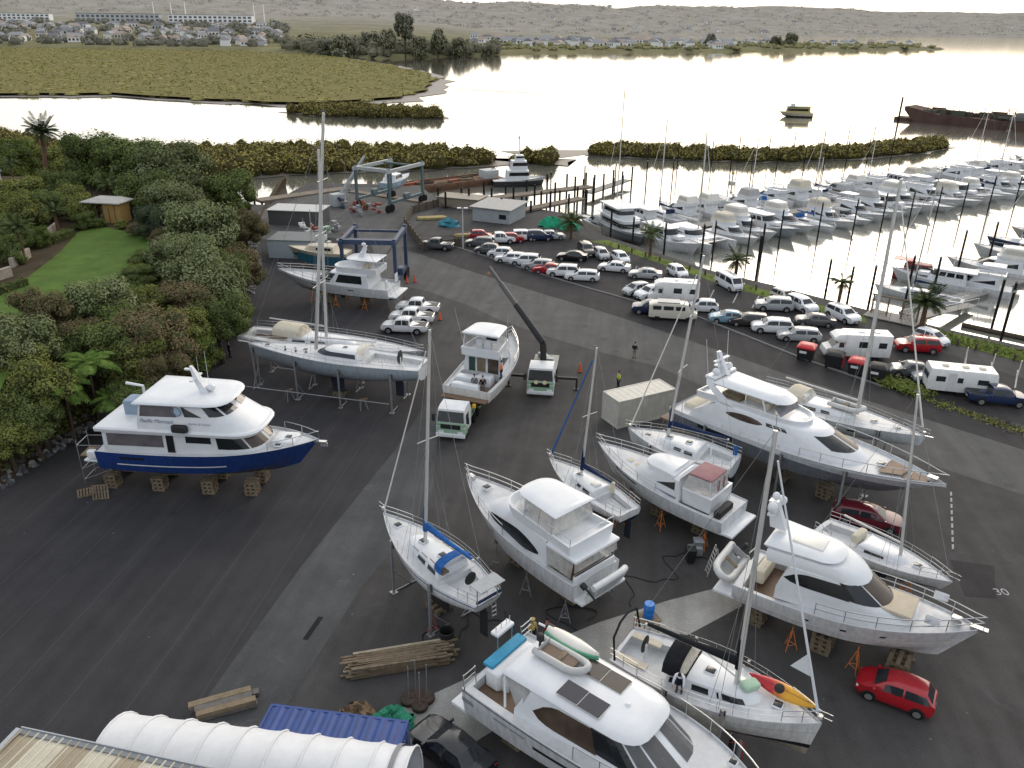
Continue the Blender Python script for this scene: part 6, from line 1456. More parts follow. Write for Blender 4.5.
def sheet(name,poly,z,mat,kind='structure',label=None):
 mb=MB(); mb.face([(p[0],p[1],z) for p in poly],mat); o=mb.build(name,None,0); return tag(o,label,kind=kind)
def slab(name,poly,z0,z1,mat,kind='structure'):
 mb=MB(); mb.prism([(p[0],p[1]) for p in poly],z0,z1,mat); return tag(mb.build(name,None,0),kind=kind)
asph=ground_mat('yard_asphalt',(.050,.048,.047),(.074,.071,.069),None,(.12,.12,.125))
asph_d=ground_mat('new_dark_asphalt',(.036,.0350,.0385),(.047,.0455,.0485),3.3)
asph_l=ground_mat('worn_light_asphalt',(.082,.082,.080),(.112,.110,.106),None,(.15,.15,.145))
asph_p=ground_mat('car_park_asphalt',(.032,.030,.031),(.048,.046,.046))
conc=ground_mat('concrete_pad_surface',(.27,.265,.25),(.36,.355,.335),None,(.45,.44,.42),.5)
shore=[(-70,5),(90,5),(90,62),(58.5,80),(51,86.5),(42.9,94.5),(34.5,103.8),(28,110),(19.9,122.2),(14.5,130),(10.5,145),(1,152),(-12,158),(-22,168),(-30,172),(-44,172),(-46,150),(-70,150)]
mb=MB(); mb.prism(shore,-6,0,asph); y_=mb.build('yard_ground',None,0); tag(y_,kind='structure')
sheet('dark_asphalt',[(-40,6),(-20.5,6),(-15.6,30.6),(-13.39,41.56,0.00),(-9.5,57.1),(-8.0,65),(-8.6,75),(-14.9,101.4),(-19,112),(-24,128),(-42,128),(-34.5,106),(-31.4,85.7),(-32.6,78),(-34.2,68),(-36.3,58),(-38,50)],.006,asph_d)
sheet('light_road',[(-17.27,118.99,0.00),(-12.69,115.80,0.00),(-6.09,108.78,0.00),(3.48,99.18,0.00),(10.60,92.39,0.00),(16.45,86.34,0.00),(22.28,79.80,0.00),(28.55,72.61,0.00),(35.43,65.65,0.00),(43.38,57.54,0.00),(39.30,50.69,0.00),(31.77,57.26,0.00),(23.79,63.33,0.00),(18.22,70.63,0.00),(14.68,75.20,0.00),(9.31,78.81,0.00),(3.61,83.35,0.00),(-1.50,88.39,0.00),(-5.27,93.29,0.00),(-10.70,98.62,0.00),(-14.36,101.03,0.00)],.005,asph_l)
sheet('light_apron',[(-46.14,143.81,0.00),(-38.08,166.95,0.00),(-19.86,170.32,0.00),(-13.09,151.72,0.00),(-17.45,130.32,0.00),(-16.82,115.61,0.00),(-14.14,99.32,0.00),(-13.28,84.66,0.00),(-22.79,124.79,0.00),(-34.38,126.79,0.00),(-40.76,123.91,0.00)],.007,asph_l)
sheet('car_park',[(-13.58,127.83,0.00),(7.78,133.69,0.00),(15.38,122.90,0.00),(27.70,103.17,0.00),(40.70,87.85,0.00),(51.91,71.86,0.00),(47.58,61.68,0.00),(45.18,62.93,0.00),(37.15,69.58,0.00),(30.24,77.82,0.00),(22.25,89.93,0.00),(15.86,95.23,0.00),(3.69,107.25,0.00),(-9.06,121.14,0.00)],.012,asph_p)
sheet('lane',[(-17.50,120.74,0.00),(-9.02,120.55,0.00),(3.68,106.77,0.00),(15.81,94.84,0.00),(22.18,89.58,0.00),(30.15,77.55,0.00),(37.05,69.35,0.00),(45.93,61.82,0.00),(43.38,57.54,0.00),(35.34,65.44,0.00),(28.47,72.36,0.00),(22.22,79.51,0.00),(16.40,86.01,0.00),(10.56,92.02,0.00),(3.47,98.77,0.00),(-6.06,108.29,0.00),(-12.63,115.25,0.00)],.009,asph_p)
sheet('concrete_pad',[(-5.69,27.97,0.00),(-6.43,29.61,0.00),(-2.82,31.93,0.00),(0.91,34.35,0.00),(5.32,36.86,0.00),(9.77,38.89,0.00),(14.21,40.59,0.00),(14.03,38.43,0.00),(10.40,35.95,0.00),(7.29,34.22,0.00),(2.72,31.60,0.00),(-1.82,28.03,0.00)],.01,conc)
sheet('worn_strip',[(-20.4,6),(-15.5,30.6),(-13.39,41.56,0.00),(-9.4,57.1),(-7.9,65),(-6.5,65),(-5.74,49.69,0.00),(-9.19,39.48,0.00),(-11.23,30.70,0.00),(-13.5,20),(-14,6)],.011,ground_mat('worn_strip_asphalt',(.058,.060,.062),(.088,.090,.092),None,(.22,.22,.23),.3))
def kerb(pts,w=.22,h=.13,name='kerb'):
 mb=MB(); n=len(pts)
 for a,b in zip(pts,pts[1:]):
  d=Vector((b[0]-a[0],b[1]-a[1],0)); l=d.length;
  mb.box(((a[0]+b[0])/2,(a[1]+b[1])/2,h/2),(l+.02,w,h),concrete,math.atan2(d.y,d.x))
 return tag(mb.build(name,None,0),kind='structure')
kerb([(-9.06,121.14,0.00),(-1.97,113.57,0.00),(3.69,107.25,0.00),(10.08,100.71,0.00),(15.86,95.23,0.00),(22.25,89.93,0.00)]); kerb([(22.25,89.93,0.00),(27.28,82.31,0.00),(30.24,77.82,0.00),(35.79,70.92,0.00)])
# bay markings in the car park
mb=MB(); lm=M('worn_white_line',(.42,.42,.42),.8,vary=.35,scale=1.5)
for p,q in [((22.39,96.66,0.00),(24.86,103.05,0.00)),((23.93,94.38,0.00),(26.39,100.94,0.00)),((27.59,95.68,0.00),(29.95,101.51,0.00)),((29.48,93.83,0.00),(31.67,98.63,0.00)),((38.10,82.37,0.00),(40.04,86.18,0.00)),((46.75,76.20,0.00),(48.96,80.10,0.00)),((47.71,73.18,0.00),(50.17,77.37,0.00)),((48.87,70.83,0.00),(51.72,75.31,0.00)),((12.28,110.07,0.00),(13.72,115.90,0.00)),((16.39,106.83,0.00),(17.77,111.83,0.00))]:
 d=Vector((q[0]-p[0],q[1]-p[1])); nn=Vector((-d.y,d.x)).normalized()*.07
 mb.face([(p[0]-nn.x,p[1]-nn.y,.016),(q[0]-nn.x,q[1]-nn.y,.016),(q[0]+nn.x,q[1]+nn.y,.016),(p[0]+nn.x,p[1]+nn.y,.016)],lm)
tag(mb.build('bay_markings',None,0),kind='structure')
mb=MB()
for i in range(9):
 p,q=(33.17,51.66,0.00),(29.58,44.12,0.00); t0,t1=i/9,(i+.62)/9; a=[lerp(p[k],q[k],t0) for k in (0,1)]; b=[lerp(p[k],q[k],t1) for k in (0,1)]
 mb.face([(a[0]-.07,a[1],.012),(a[0]+.07,a[1],.012),(b[0]+.07,b[1],.012),(b[0]-.07,b[1],.012)],lm)
tag(mb.build('dashed_yard_line',None,0),kind='structure')
# a faint painted number patch and dark patch right of the cruiser
sheet('asphalt_patch',[(28.94,43.24,0.00),(31.52,42.65,0.00),(29.90,39.45,0.00),(28.08,39.61,0.00)],.011,asph_p)
p0=(30.59,40.03,0.00)
cu=bpy.data.curves.new('painted_number','FONT'); cu.body='30'; cu.size=.9; o=bpy.data.objects.new('painted_number',cu); col.objects.link(o); dg=bpy.context.evaluated_depsgraph_get(); me=bpy.data.meshes.new_from_object(o.evaluated_get(dg)); bpy.data.objects.remove(o)
o=bpy.data.objects.new('painted_bay_number',me); col.objects.link(o); me.materials.clear(); me.materials.append(lm); o.location=(p0[0]-.5,p0[1]-.3,.014); tag(o,kind='structure')
# oil drain and scattered bright spills on the worn strip
mb=MB(); a,b=(-11.51,35.08,0.00),(-11.04,37.00,0.00); d=Vector((b[0]-a[0],b[1]-a[1])); nn=Vector((-d.y,d.x)).normalized()*.16
mb.face([(a[0]-nn.x,a[1]-nn.y,.016),(b[0]-nn.x,b[1]-nn.y,.016),(b[0]+nn.x,b[1]+nn.y,.016),(a[0]+nn.x,a[1]+nn.y,.016)],M('drain_slot',(.02,.02,.02),.8)); tag(mb.build('drain_slot',None,0),kind='structure')
m,nt,b=newmat('estuary_water'); b.inputs['Base Color'].default_value=(.23,.23,.20,1); b.inputs['Roughness'].default_value=.09; b.inputs['IOR'].default_value=1.6; b.inputs['Specular IOR Level'].default_value=1.0
tc=node(nt,'ShaderNodeTexCoord'); mp=node(nt,'ShaderNodeMapping'); mp.inputs['Scale'].default_value=(.5,.8,1); nt.links.new(tc.outputs['Object'],mp.inputs[0])
n=node(nt,'ShaderNodeTexNoise',Scale=.9,Detail=3.); nt.links.new(mp.outputs[0],n.inputs['Vector'])
bp=node(nt,'ShaderNodeBump',Strength=.03,Distance=.1); nt.links.new(n.outputs['Fac'],bp.inputs['Height']); nt.links.new(bp.outputs['Normal'],b.inputs['Normal'])
gl=node(nt,'ShaderNodeBsdfGlossy',Roughness=.06); gl.inputs['Color'].default_value=(.95,.92,.86,1); nt.links.new(bp.outputs['Normal'],gl.inputs['Normal'])
lw=node(nt,'ShaderNodeFresnel',IOR=1.9); nt.links.new(bp.outputs['Normal'],lw.inputs['Normal'])
ms=node(nt,'ShaderNodeMixShader'); nt.links.new(lw.outputs[0],ms.inputs[0]); nt.links.new(b.outputs[0],ms.inputs[1]); nt.links.new(gl.outputs[0],ms.inputs[2]); nt.links.new(ms.outputs[0],nt.nodes['Material Output'].inputs['Surface'])
mb=MB(); mb.face([(-9000,-200,WZ),(9000,-200,WZ),(9000,14000,WZ),(-9000,14000,WZ)],_mats['estuary_water']); tag(mb.build('water',None,0),kind='structure')
def leafcloud(mb,c,rx,ry,rz,n,size,mat,rng,low=-.25,shell=.55):
 cx,cy,cz=c
 for _ in range(n):
  while True:
   d=Vector((rng.uniform(-1,1),rng.uniform(-1,1),rng.uniform(low,1)))
   if .05 < d.length <= 1: break
  d=d.normalized()*lerp(shell,1.04,rng.random()**.5)
  p=Vector((cx+d.x*rx,cy+d.y*ry,cz+d.z*rz))
  nn=(d+Vector((rng.uniform(-.5,.5),rng.uniform(-.5,.5),rng.uniform(-.1,.7)))).normalized()
  a=Vector((0,0,1)) if abs(nn.z) < .9 else Vector((1,0,0))
  u=nn.cross(a).normalized(); w=nn.cross(u); q=rng.uniform(0,PI); u,w=u*math.cos(q)+w*math.sin(q),w*math.cos(q)-u*math.sin(q)
  s=size*rng.uniform(.6,1.35)
  mb.face([p-u*s,p-w*s*.45,p+u*s,p+w*s*.45],mat)
POH=leafmat('leaf_grey_green',(.11,.135,.054),(.185,.212,.098),(.29,.315,.175),1.6)
DKG=leafmat('leaf_dark_green',(.082,.115,.034),(.14,.178,.056),(.22,.26,.095),1.6)
OLV=leafmat('leaf_olive',(.11,.128,.03),(.185,.203,.054),(.265,.28,.088),1.4)
BRN=leafmat('leaf_brown',(.095,.078,.04),(.16,.125,.068),(.225,.18,.098),1.6)
YEL=leafmat('leaf_yellow_green',(.07,.10,.022),(.14,.185,.042),(.23,.275,.075),1.6)
FRN=leafmat('leaf_fern',(.02,.04,.008),(.09,.15,.03),(.2,.28,.08),1.)
MNG=leafmat('leaf_mangrove',(.20,.175,.055),(.28,.24,.072),(.36,.31,.11),.30)
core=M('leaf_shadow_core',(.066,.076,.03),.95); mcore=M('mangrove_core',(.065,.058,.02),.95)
bark=M('bark',(.10,.075,.055),.9,vary=.4,scale=4,bump=.4,bscale=15)
def crown_mesh(seed,mat,n=9000,size=.036):
 rng=random.Random(seed); mb=MB(); lobes=[]
 for i in range(30):
  a=rng.uniform(0,2*PI); z=rng.uniform(-.45,.72); q=rng.uniform(.55,.8)*math.sqrt(max(.1,1-(z*.95)**2))
  lobes.append((q*math.cos(a),q*math.sin(a),z*.85,rng.uniform(.17,.34)))
 lobes += [(0,0,.35,.5),(0,0,-.1,.6)]
 tot=sum(l[3]**2 for l in lobes)
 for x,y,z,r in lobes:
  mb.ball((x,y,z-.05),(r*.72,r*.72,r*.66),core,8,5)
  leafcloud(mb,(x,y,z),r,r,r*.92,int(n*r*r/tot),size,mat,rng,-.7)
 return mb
crowns={}
def tree(px,r,zg,label,mat,kind='tree',seed=0,name='broadleaf_tree',squash=1.,group='trees and shrubs on the planted bank',trunk=True,z=None):
 """px: world point of the crown centre"""
 key=(seed % 4,mat.name,name == 'far_tree')
 zc=px[2]; t=thing(name,label,kind,(px[0],px[1],zg),R.uniform(0,6),group)
 if key not in crowns:
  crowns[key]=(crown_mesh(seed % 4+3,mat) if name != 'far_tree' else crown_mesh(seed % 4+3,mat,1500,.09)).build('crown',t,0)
  cobj=crowns[key]
 else:
  cobj=crowns[key].copy(); col.objects.link(cobj); cobj.parent=t
 cobj.location=(0,0,zc-zg); cobj.scale=(r,r,r*squash); cobj.rotation_euler=(0,0,R.uniform(0,6))
 if trunk:
  mb=MB(); h=max(.5,zc-zg); mb.tube([(0,0,-.4),(.1*r,0,h*.4),(0,.1*r,h)],.07*r+.06,bark,7,.03*r)
  for k in range(3):
   a=k*2.1+R.random(); mb.tube([(.05*r,0,h*.5),(math.cos(a)*.5*r,math.sin(a)*.5*r,h+.15*r)],.035*r,bark,5,.012*r)
  mb.build('trunk',t,60)
 return t
toe=[(-40,20),(-37.9,50.3),(-36.3,58.1),(-34.3,68),(-32.7,78),(-31.4,85.7),(-34.5,105.2),(-41.5,127.1),(-46,150),(-50,175)]
def toex(y): return interp([(b,a) for a,b in toe],y)
def bankz(x,y):
 d=toex(y)-x
 if d < 1.2: return .02*max(0,d)
 top=7.0*sstep(168,135,y); z=top*sstep(1.0,11.5,d)+.25*math.sin(x*.5)*math.sin(y*.37)*sstep(1,6,d)*(1 if d < 12 else 0)
 return lerp(z,-4.2,sstep(140,178,y))
mb=MB(); xs=[-150+2.2*i for i in range(57)]; ys=[16+3*i for i in range(56)]; vs,fs=[],[]
for y in ys:
 for i in range(61):
  d=(i/60)**1.7*130; vs.append((toex(y)-d,y,bankz(toex(y)-d,y)))
for j in range(len(ys)-1):
 for i in range(60): fs.append((j*61+i,j*61+i+1,(j+1)*61+i+1,(j+1)*61+i))
bm_=M('bank_soil_and_litter',(.075,.052,.035),.95,vary=.5,scale=.5,c2=(.035,.034,.016),bump=.5,bscale=3)
mb.add(vs,fs,bm_); tag(mb.build('bank_terrain',None,60),kind='structure')
lawnm=M('mown_lawn',(.085,.14,.028),.9,vary=.5,scale=.4,bump=.8,bscale=14,c2=(.060,.105,.022))
def onbank(px): return px
lawn=[(-36.65,50.99,7.06),(-46.27,66.75,7.06),(-49.80,73.97,7.06),(-50.48,79.90,7.06),(-52.32,90.04,7.06),(-54.95,99.47,7.06),(-53.99,102.75,7.06),(-51.72,101.77,7.06),(-48.78,99.78,7.06),(-44.81,96.92,7.06),(-42.27,91.39,7.06),(-41.46,83.21,7.06),(-41.24,75.56,7.06),(-40.87,67.99,7.06),(-40.15,60.32,7.06)]
mb=MB(); mb.face([(p[0],p[1],7.06) for p in lawn],lawnm); tag(mb.build('lawn',None,0),kind='structure')
# tufts of mown grass and rough edge
rng=random.Random(3)
def inpoly(x,y,P):
 c=False; n=len(P)
 for i in range(n):
  (x1,y1),(x2,y2)=P[i][:2],P[i-1][:2]
  if (y1 > y) != (y2 > y) and x < (x2-x1)*(y-y1)/(y2-y1)+x1: c=not c
 return c
# rocks along the toe
rk=[M('rock_grey',(.20,.20,.20),.9,vary=.4),M('rock_pale',(.30,.29,.28),.9,vary=.3),M('rock_dark',(.10,.10,.105),.9,vary=.4)]
mb=MB()
for i in range(900):
 y=rng.uniform(30,130); x=toex(y)-abs(rng.gauss(.5,.75))+.3; s=rng.uniform(.10,.30)
 a=rng.uniform(0,6); vs=[]
 for sx,sy,sz in ((-1,-1,-1),(1,-1,-1),(1,1,-1),(-1,1,-1),(-.7,-.6,1),(.6,-.7,1),(.7,.6,.8),(-.6,.7,1)):
  q=Vector((sx*rng.uniform(.7,1.1),sy*rng.uniform(.5,1),sz*.6)); vs.append((x+s*(q.x*math.cos(a)-q.y*math.sin(a)),y+s*(q.x*math.sin(a)+q.y*math.cos(a)),s*.35+s*q.z+bankz(x,y)))
 mb.add(vs,[(3,2,1,0),(4,5,6,7),(0,1,5,4),(1,2,6,5),(2,3,7,6),(3,0,4,7)],rng.choice(rk))
tag(mb.build('rocks',None,0),'loose grey rocks along the foot of the planted bank','rocks',kind='stuff')
T=lambda px,r,label,mat,seed,sq=.95,**k: tree((px[0],px[1],lerp(px[2],max(bankz(px[0],px[1])+r*.75,px[2]-1.2),.8)),r*1.22,bankz(px[0],px[1]),label,mat,seed=seed,squash=sq,**k)
for px,r,lb,mt,sd in [
 ((-38.14,97.48,8.50),4.4,'tall rounded grey green tree at the top corner of the bank above the hoist',POH,0),
 ((-51.84,123.72,8.00),5.0,'broad dark tree behind the garden gazebo',POH,1),
 ((-57.88,124.96,8.00),5.2,'dense dark evergreen right behind the gazebo roof',DKG,2),
 ((-66.25,131.27,8.00),5.5,'broad dark crown between the palm and the gazebo',DKG,3),
 ((-44.73,125.20,7.50),4.2,'dark tree at the far end of the bank near the wharf',DKG,0),
 ((-39.15,114.71,5.00),2.8,'brownish tree hanging over the rock strip by the blue hoist',BRN,1),
 ((-33.54,93.97,5.00),2.9,'rusty brown shrub on the bank beside the white launch',BRN,2),
 ((-31.95,80.36,7.80),3.6,'rounded grey green tree in the middle of the bank',POH,3),
 ((-37.82,86.48,8.20),2.8,'low grey green tree on the lawn edge',POH,2),
 ((-43.54,97.22,8.00),2.6,'pale grey green round bush beside the lawn',leafmat('leaf_pale_grey',(.03,.045,.03),(.08,.105,.07),(.15,.18,.12),2.),1),
 ((-29.24,74.50,5.50),2.8,'dark green tree low on the bank above the racing yacht',DKG,1),
 ((-30.02,70.47,3.60),2.2,'yellow green shrub at the foot of the bank',YEL,2),
 ((-31.05,70.20,6.00),2.4,'yellowish tree between brown ones on the bank',OLV,3),
 ((-31.50,65.41,7.00),3.0,'large brown leaved tree above the blue boat',BRN,0),
 ((-30.17,63.00,5.00),2.2,'brown shrub just above the blue boat',BRN,3),
 ((-37.96,69.75,8.60),2.9,'grey green tree standing on the near lawn edge',POH,0),
 ((-34.62,63.84,7.00),2.8,'dark tree in front of the grey green lawn tree',DKG,2),
 ((-41.44,65.90,9.00),2.4,'brown red tree at the near corner of the lawn',BRN,1),
 ((-39.92,68.12,7.60),2.0,'low dark bush on the lawn edge between two trees',DKG,0),
 ((-39.55,59.07,8.60),2.9,'grey olive tree at the left picture edge',POH,3),
 ((-37.45,56.52,6.80),2.8,'dark olive tree left of the tree fern',OLV,1),
 ((-38.28,54.55,6.00),2.2,'dark shrub under the olive tree at the left edge',DKG,1),
 ((-31.69,59.81,4.00),1.9,'dark shrub right of the tree fern',DKG,3),
 ((-35.43,72.29,7.40),2.2,'tangled brown green bush near the lawn edge',OLV,0),
 ((-30.28,82.06,4.20),2.0,'bright green shrub on the bank beside the rock strip',YEL,1),
 ((-65.98,116.74,8.00),3.0,'dark tree behind the tall palm',DKG,1),
 ((-67.94,110.41,8.00),3.0,'olive tree beside the house at the far left',OLV,2),
 ((-57.49,106.57,8.00),2.2,'green bush between the palms and the gazebo',OLV,3),
 ((-59.72,92.45,8.00),2.4,'garden tree in front of the pale house',DKG,3),
 ((-53.44,102.19,7.20),.8,'low dark bush in front of the gazebo',DKG,0),
 ((-50.42,101.79,7.20),.7,'low green bush right in front of the gazebo door',OLV,1),
 ((-89.44,154.22,7.00),4.0,'olive tree beyond the tall palm',OLV,0),
 ((-89.57,145.25,7.00),4.5,'light green tree at the far left behind the house',YEL,0),
 ((-86.41,160.89,6.00),4.5,'broad olive crown right of the tall palm',OLV,1)]:
 T(px,r,lb,mt,sd)
for px,r,lb,mt,sd in [
 ((-62.61,100.49,8.00),3.0,'olive garden tree behind the slender garden palm',OLV,1),((-62.05,105.11,8.00),2.6,'dark garden tree left of the short palm',DKG,2),((-61.50,110.79,8.00),2.4,'olive garden tree right of the tall palm trunk',OLV,3),
 ((-55.50,85.48,7.80),1.8,'low dark bush behind the pale garden wall',DKG,0),((-56.24,92.47,7.80),1.5,'low bright bush above the garden wall',YEL,1),((-55.08,101.50,7.60),1.3,'low dark bush at the head of the lawn',DKG,2),
 ((-50.69,111.42,8.00),3.6,'dark tree right of the gazebo',DKG,1),((-44.50,105.48,8.00),3.6,'grey green tree above the pale round bush',POH,0),((-38.68,62.88,6.50),2.4,'dark shrub between the olive tree and the dark ones on the slope',DKG,3),((-36.75,64.16,7.40),2.0,'brown shrub in front of the lawn on the slope',BRN,2),
 ((-32.08,74.84,7.00),2.6,'brown green tree in the middle of the slope',BRN,0),((-34.53,67.28,7.40),2.4,'dark green tree left of the large brown one',DKG,1),((-36.47,88.14,8.00),3.0,'grey green tree on the rim above the middle of the bank',POH,2),((-33.91,90.41,6.00),2.6,'dark green tree beside the rusty brown shrub',DKG,3),
 ((-32.19,63.24,5.80),2.4,'olive tree left of the brown shrub above the blue boat',OLV,2),((-36.95,54.90,4.50),2.0,'dark shrub at the foot of the slope left of the ferns',DKG,0),((-37.96,53.01,4.00),1.8,'olive shrub at the foot of the slope at the left edge',OLV,3)]:
 T(px,r,lb,mt,sd)
# smaller shrubs that fill the slope
n=0
shr={BRN: 'low brown shrub among the trees on the bank',DKG: 'low dark green shrub among the trees on the bank',OLV: 'low olive shrub among the trees on the bank',YEL: 'low bright green shrub among the trees on the bank'}
rng=random.Random(21)
while n < 120:
 y=rng.uniform(34,128); d=rng.uniform(2.2,14); x=toex(y)-d
 if inpoly(x,y,lawn) or (d < 4.5 and 70 < y < 92 and R.random() < .7): continue
 mt=rng.choice([BRN,DKG,OLV,OLV,DKG,YEL,BRN]); r=rng.uniform(1.1,2.1)*(1 if d > 4 else .6)
 z=bankz(x,y); tree((x,y,z+r*.6),r,z,shr[mt],mt,'shrub',n,'shrub',.8,{BRN: 'low brown shrubs on the bank',DKG: 'low dark shrubs on the bank',OLV: 'low olive shrubs on the bank',YEL: 'low bright shrubs on the bank'}[mt],trunk=False)
 n += 1
# ground cover on the lower slope
mb=MB()
for i in range(5200):
 y=rng.uniform(26,130); d=1.3+abs(rng.gauss(0,3.8)); x=toex(y)-d
 if inpoly(x,y,lawn): continue
 z=bankz(x,y); leafcloud(mb,(x,y,z),.22,.22,.25,3,.22,rng.choice([BRN,BRN,OLV,DKG,YEL]),rng,0)
tag(mb.build('ground_cover',None,0),'low mixed ground cover and litter on the slope of the bank','ground cover',kind='stuff')
# fronds: tree fern and palms
def frond_set(mb,c,n,L,droop,mat,rng,lift=.5,leaf=.30,npin=14):
 for k in range(n):
  a=2*PI*k/n+rng.uniform(-.2,.2); lf=lift*rng.uniform(.2,1.3); pts=[]
  for i in range(9):
   t=i/8; pts.append(Vector((c[0]+math.cos(a)*L*t*(1-.15*t),c[1]+math.sin(a)*L*t*(1-.15*t),c[2]+L*(lf*t-droop*t*t))))
  mb.tube(pts,.025,mat,3,.008)
  sd=Vector((-math.sin(a),math.cos(a),0))
  for i in range(npin):
   t=.12+.86*i/npin; j=min(7,int(t*8)); p=pts[j].lerp(pts[j+1],t*8-j); w=leaf*L*math.sin(PI*(t*.85+.12))**.7; dv=(pts[j+1]-pts[j]).normalized()
   for s in (1,-1):
    e=p+sd*s*w+dv*w*.5+Vector((0,0,-w*.35)); q=dv*(L/npin*.42)
    mb.face([p-q,p+q,e+q*.3,e-q*.3],mat)
def fern(px,L,zg,label,group=None):
 t=thing('tree_fern',label,'tree fern',(px[0],px[1],zg),0,group); rng=random.Random(int(px[1]*10)); h=px[2]-zg
 mb=MB(); frond_set(mb,(0,0,h),15,L,.62,FRN,rng,.55,.22,16); frond_set(mb,(0,0,h+.1),8,L*.7,.3,FRN,rng,.7,.22,14); mb.build('crown',t,0)
 mb=MB(); mb.tube([(0,0,-.3),(.1,0,h)],.14,bark,7,.10); mb.build('trunk',t,60)
for px,L,lb in (((-34.39,59.32,6.50),3.0,'light green tree fern with the widest fronds above the scaffold'),((-35.39,57.04,5.40),2.5,'light green tree fern at the foot of the bank left of the widest one'),((-32.74,58.70,3.60),1.9,'smaller tree fern low on the bank beside the scaffold')):
 fern(px,L,bankz(px[0],px[1]),lb,'tree ferns on the bank')
PALM=leafmat('leaf_palm',(.02,.03,.012),(.06,.08,.03),(.13,.15,.07),1.); pbark=M('palm_bark',(.17,.10,.07),.95,vary=.4,scale=3,bump=.5,bscale=8)
def palm(base,h,L,label,group,n=22,dead=True,tr=.22,lean=0):
 t=thing('palm_tree',label,'palm tree',base,0,group); rng=random.Random(int(base[0]*7+base[1]*3))
 mb=MB(); mb.tube([(0,0,-.3),(lean*.4,0,h*.5),(lean,0,h)],tr,pbark,9,tr*.8); mb.build('trunk',t,60)
 mb=MB(); frond_set(mb,(lean,0,h),n,L,.55,PALM,rng,.75,.17,16); frond_set(mb,(lean,0,h+.1),n//2,L*.85,.25,PALM,rng,1.1,.17,14); mb.build('crown',t,0)
 if dead:
  mb=MB(); frond_set(mb,(lean,0,h-.2),12,L*.6,.95,M('dry_fronds',(.12,.09,.05),.9),rng,-.3,.16,10); mb.build('dry_skirt',t,0)
palm((-70.20,121.51,7.00),9.2,3.0,'tall slim palm with shaggy trunk above the garden','garden palms',34,True,.36,.9)
palm((-57.16,99.08,7.00),2.7,2.1,'short palm beside the pale garden wall','garden palms',18,False)
palm((-54.00,85.99,7.00),3.8,2.2,'slender garden palm in front of the house','garden palms',18,False,.13)
palm((-80.85,130.76,6.00),4.2,2.0,'pale stemmed palm at the far left','garden palms',16,False,.15)
palm((-79.63,147.33,5.00),5.0,2.2,'grey feathery palm right of the tall palm','garden palms',16,False,.15)
palm((-58.17,115.75,7.00),2.8,2.3,'small palm leaning over the gazebo roof','garden palms',18,False,.12)
for p,h,L,lb in (((9.23,127.25,0.10),2.6,2.9,'bushy verge palm by the jetty at the head of the car park'),((20.46,117.32,0.15),3.2,2.4,'verge palm between the workboat and the catamaran'),((30.27,105.51,0.15),2.6,2.4,'verge palm behind the white van'),((40.47,94.95,0.15),2.9,2.0,'verge palm near the middle piles')):
 palm(p,h,L,lb,'palms along the grass verge',20,True,.24)
palm((47.38,87.48,0.10),2.9,2.6,'rounded shaggy palm at the marina gate','palms along the grass verge',34,False,.3)
# garden: gazebo,wall,house corner,hedge
def gazebo():
 c=(-53.62,105.87,7.00); t=thing('gazebo','small garden gazebo with pale roof and warm yellow wall','gazebo',c,rad(-8))
 mb=MB(); mb.box((1.0,0,1.3),(2.4,2.2,2.6),M('ochre_wall',(.42,.27,.10),.8,vary=.15)); mb.build('wall',t)
 mb=MB(); mb.loft([[(x*k,y*k,z) for x,y in ((-3.0,-1.7),(2.6,-1.7),(2.6,1.7),(-3.0,1.7))] for z,k in ((2.62,1),(2.75,1.),(3.15,.55))],M('pale_roofing',(.42,.41,.38),.6,vary=.2),True,True); mb.build('roof',t)
 for x in (-2.7,-1.0):
  for y in (-1.4,1.4): mb=MB(); mb.box((x,y,1.3),(.14,.14,2.6),woodd); mb.build('post',t)
 mb=MB(); mb.box((.55,-1.11,1.0),(.08,.04,2.0),woodd); mb.box((1.4,-1.11,1.2),(.08,.04,2.4),woodd); mb.build('door_frame',t)
gazebo()
pw=M('pale_garden_wall',(.40,.35,.29),.85,vary=.25)
mb=MB()
for a,b in (((-53.14,78.59,7.00),(-52.53,80.72,7.00)),((-54.19,83.62,7.00),(-54.67,88.01,7.00)),((-56.64,94.16,7.00),(-58.08,100.62,7.00))):
 d=Vector((b[0]-a[0],b[1]-a[1],0)); mb.box(((a[0]+b[0])/2,(a[1]+b[1])/2,7.5),(d.length,.35,1.1),pw,math.atan2(d.y,d.x))
tag(mb.build('garden_wall',None,0),'low pale rendered garden wall along the lawn','garden wall')
t=thing('house','corner of a pale rendered house at the left picture edge','house',(-71.75,110.35,7.00),rad(12)); mb=MB(); mb.box((-2.6,0,2.5),(6.4,6,5.0),M('pale_render',(.48,.46,.44),.8)); mb.build('wall',t); mb=MB(); mb.box((-2.6,0,5.1),(6.8,6.4,.25),M('grey_roof',(.2,.2,.21),.7)); mb.build('roof',t)
for z in (1.4,3.8): mb=MB(); mb.box((.61,-1.2,z),(.04,1.3,1.1),glass); mb.box((-1.6,-3.02,z),(1.4,.04,1.1),glass); mb.build('window',t)
def hedge(a,b,h,w,label,mat=DKG):
 d=Vector((b[0]-a[0],b[1]-a[1],0)); mb=MB(); rng=random.Random(int(a[0]*5)); n=int(d.length*90)
 o=thing('hedge',label,'hedge',((a[0]+b[0])/2,(a[1]+b[1])/2,7),math.atan2(d.y,d.x)); mb.box((0,0,h*.45),(d.length*.97,w*.8,h*.9),core)
 for _ in range(n): leafcloud(mb,(rng.uniform(-d.length/2,d.length/2),rng.uniform(-w/2,w/2),h*rng.uniform(.3,1)),.15,.15,.15,2,.12,mat,rng)
 mb.build('foliage',o,0)
hedge((-50.49,74.13,7.00),(-49.29,77.73,7.00),.8,.9,'clipped dark hedge at the edge of the lawn')
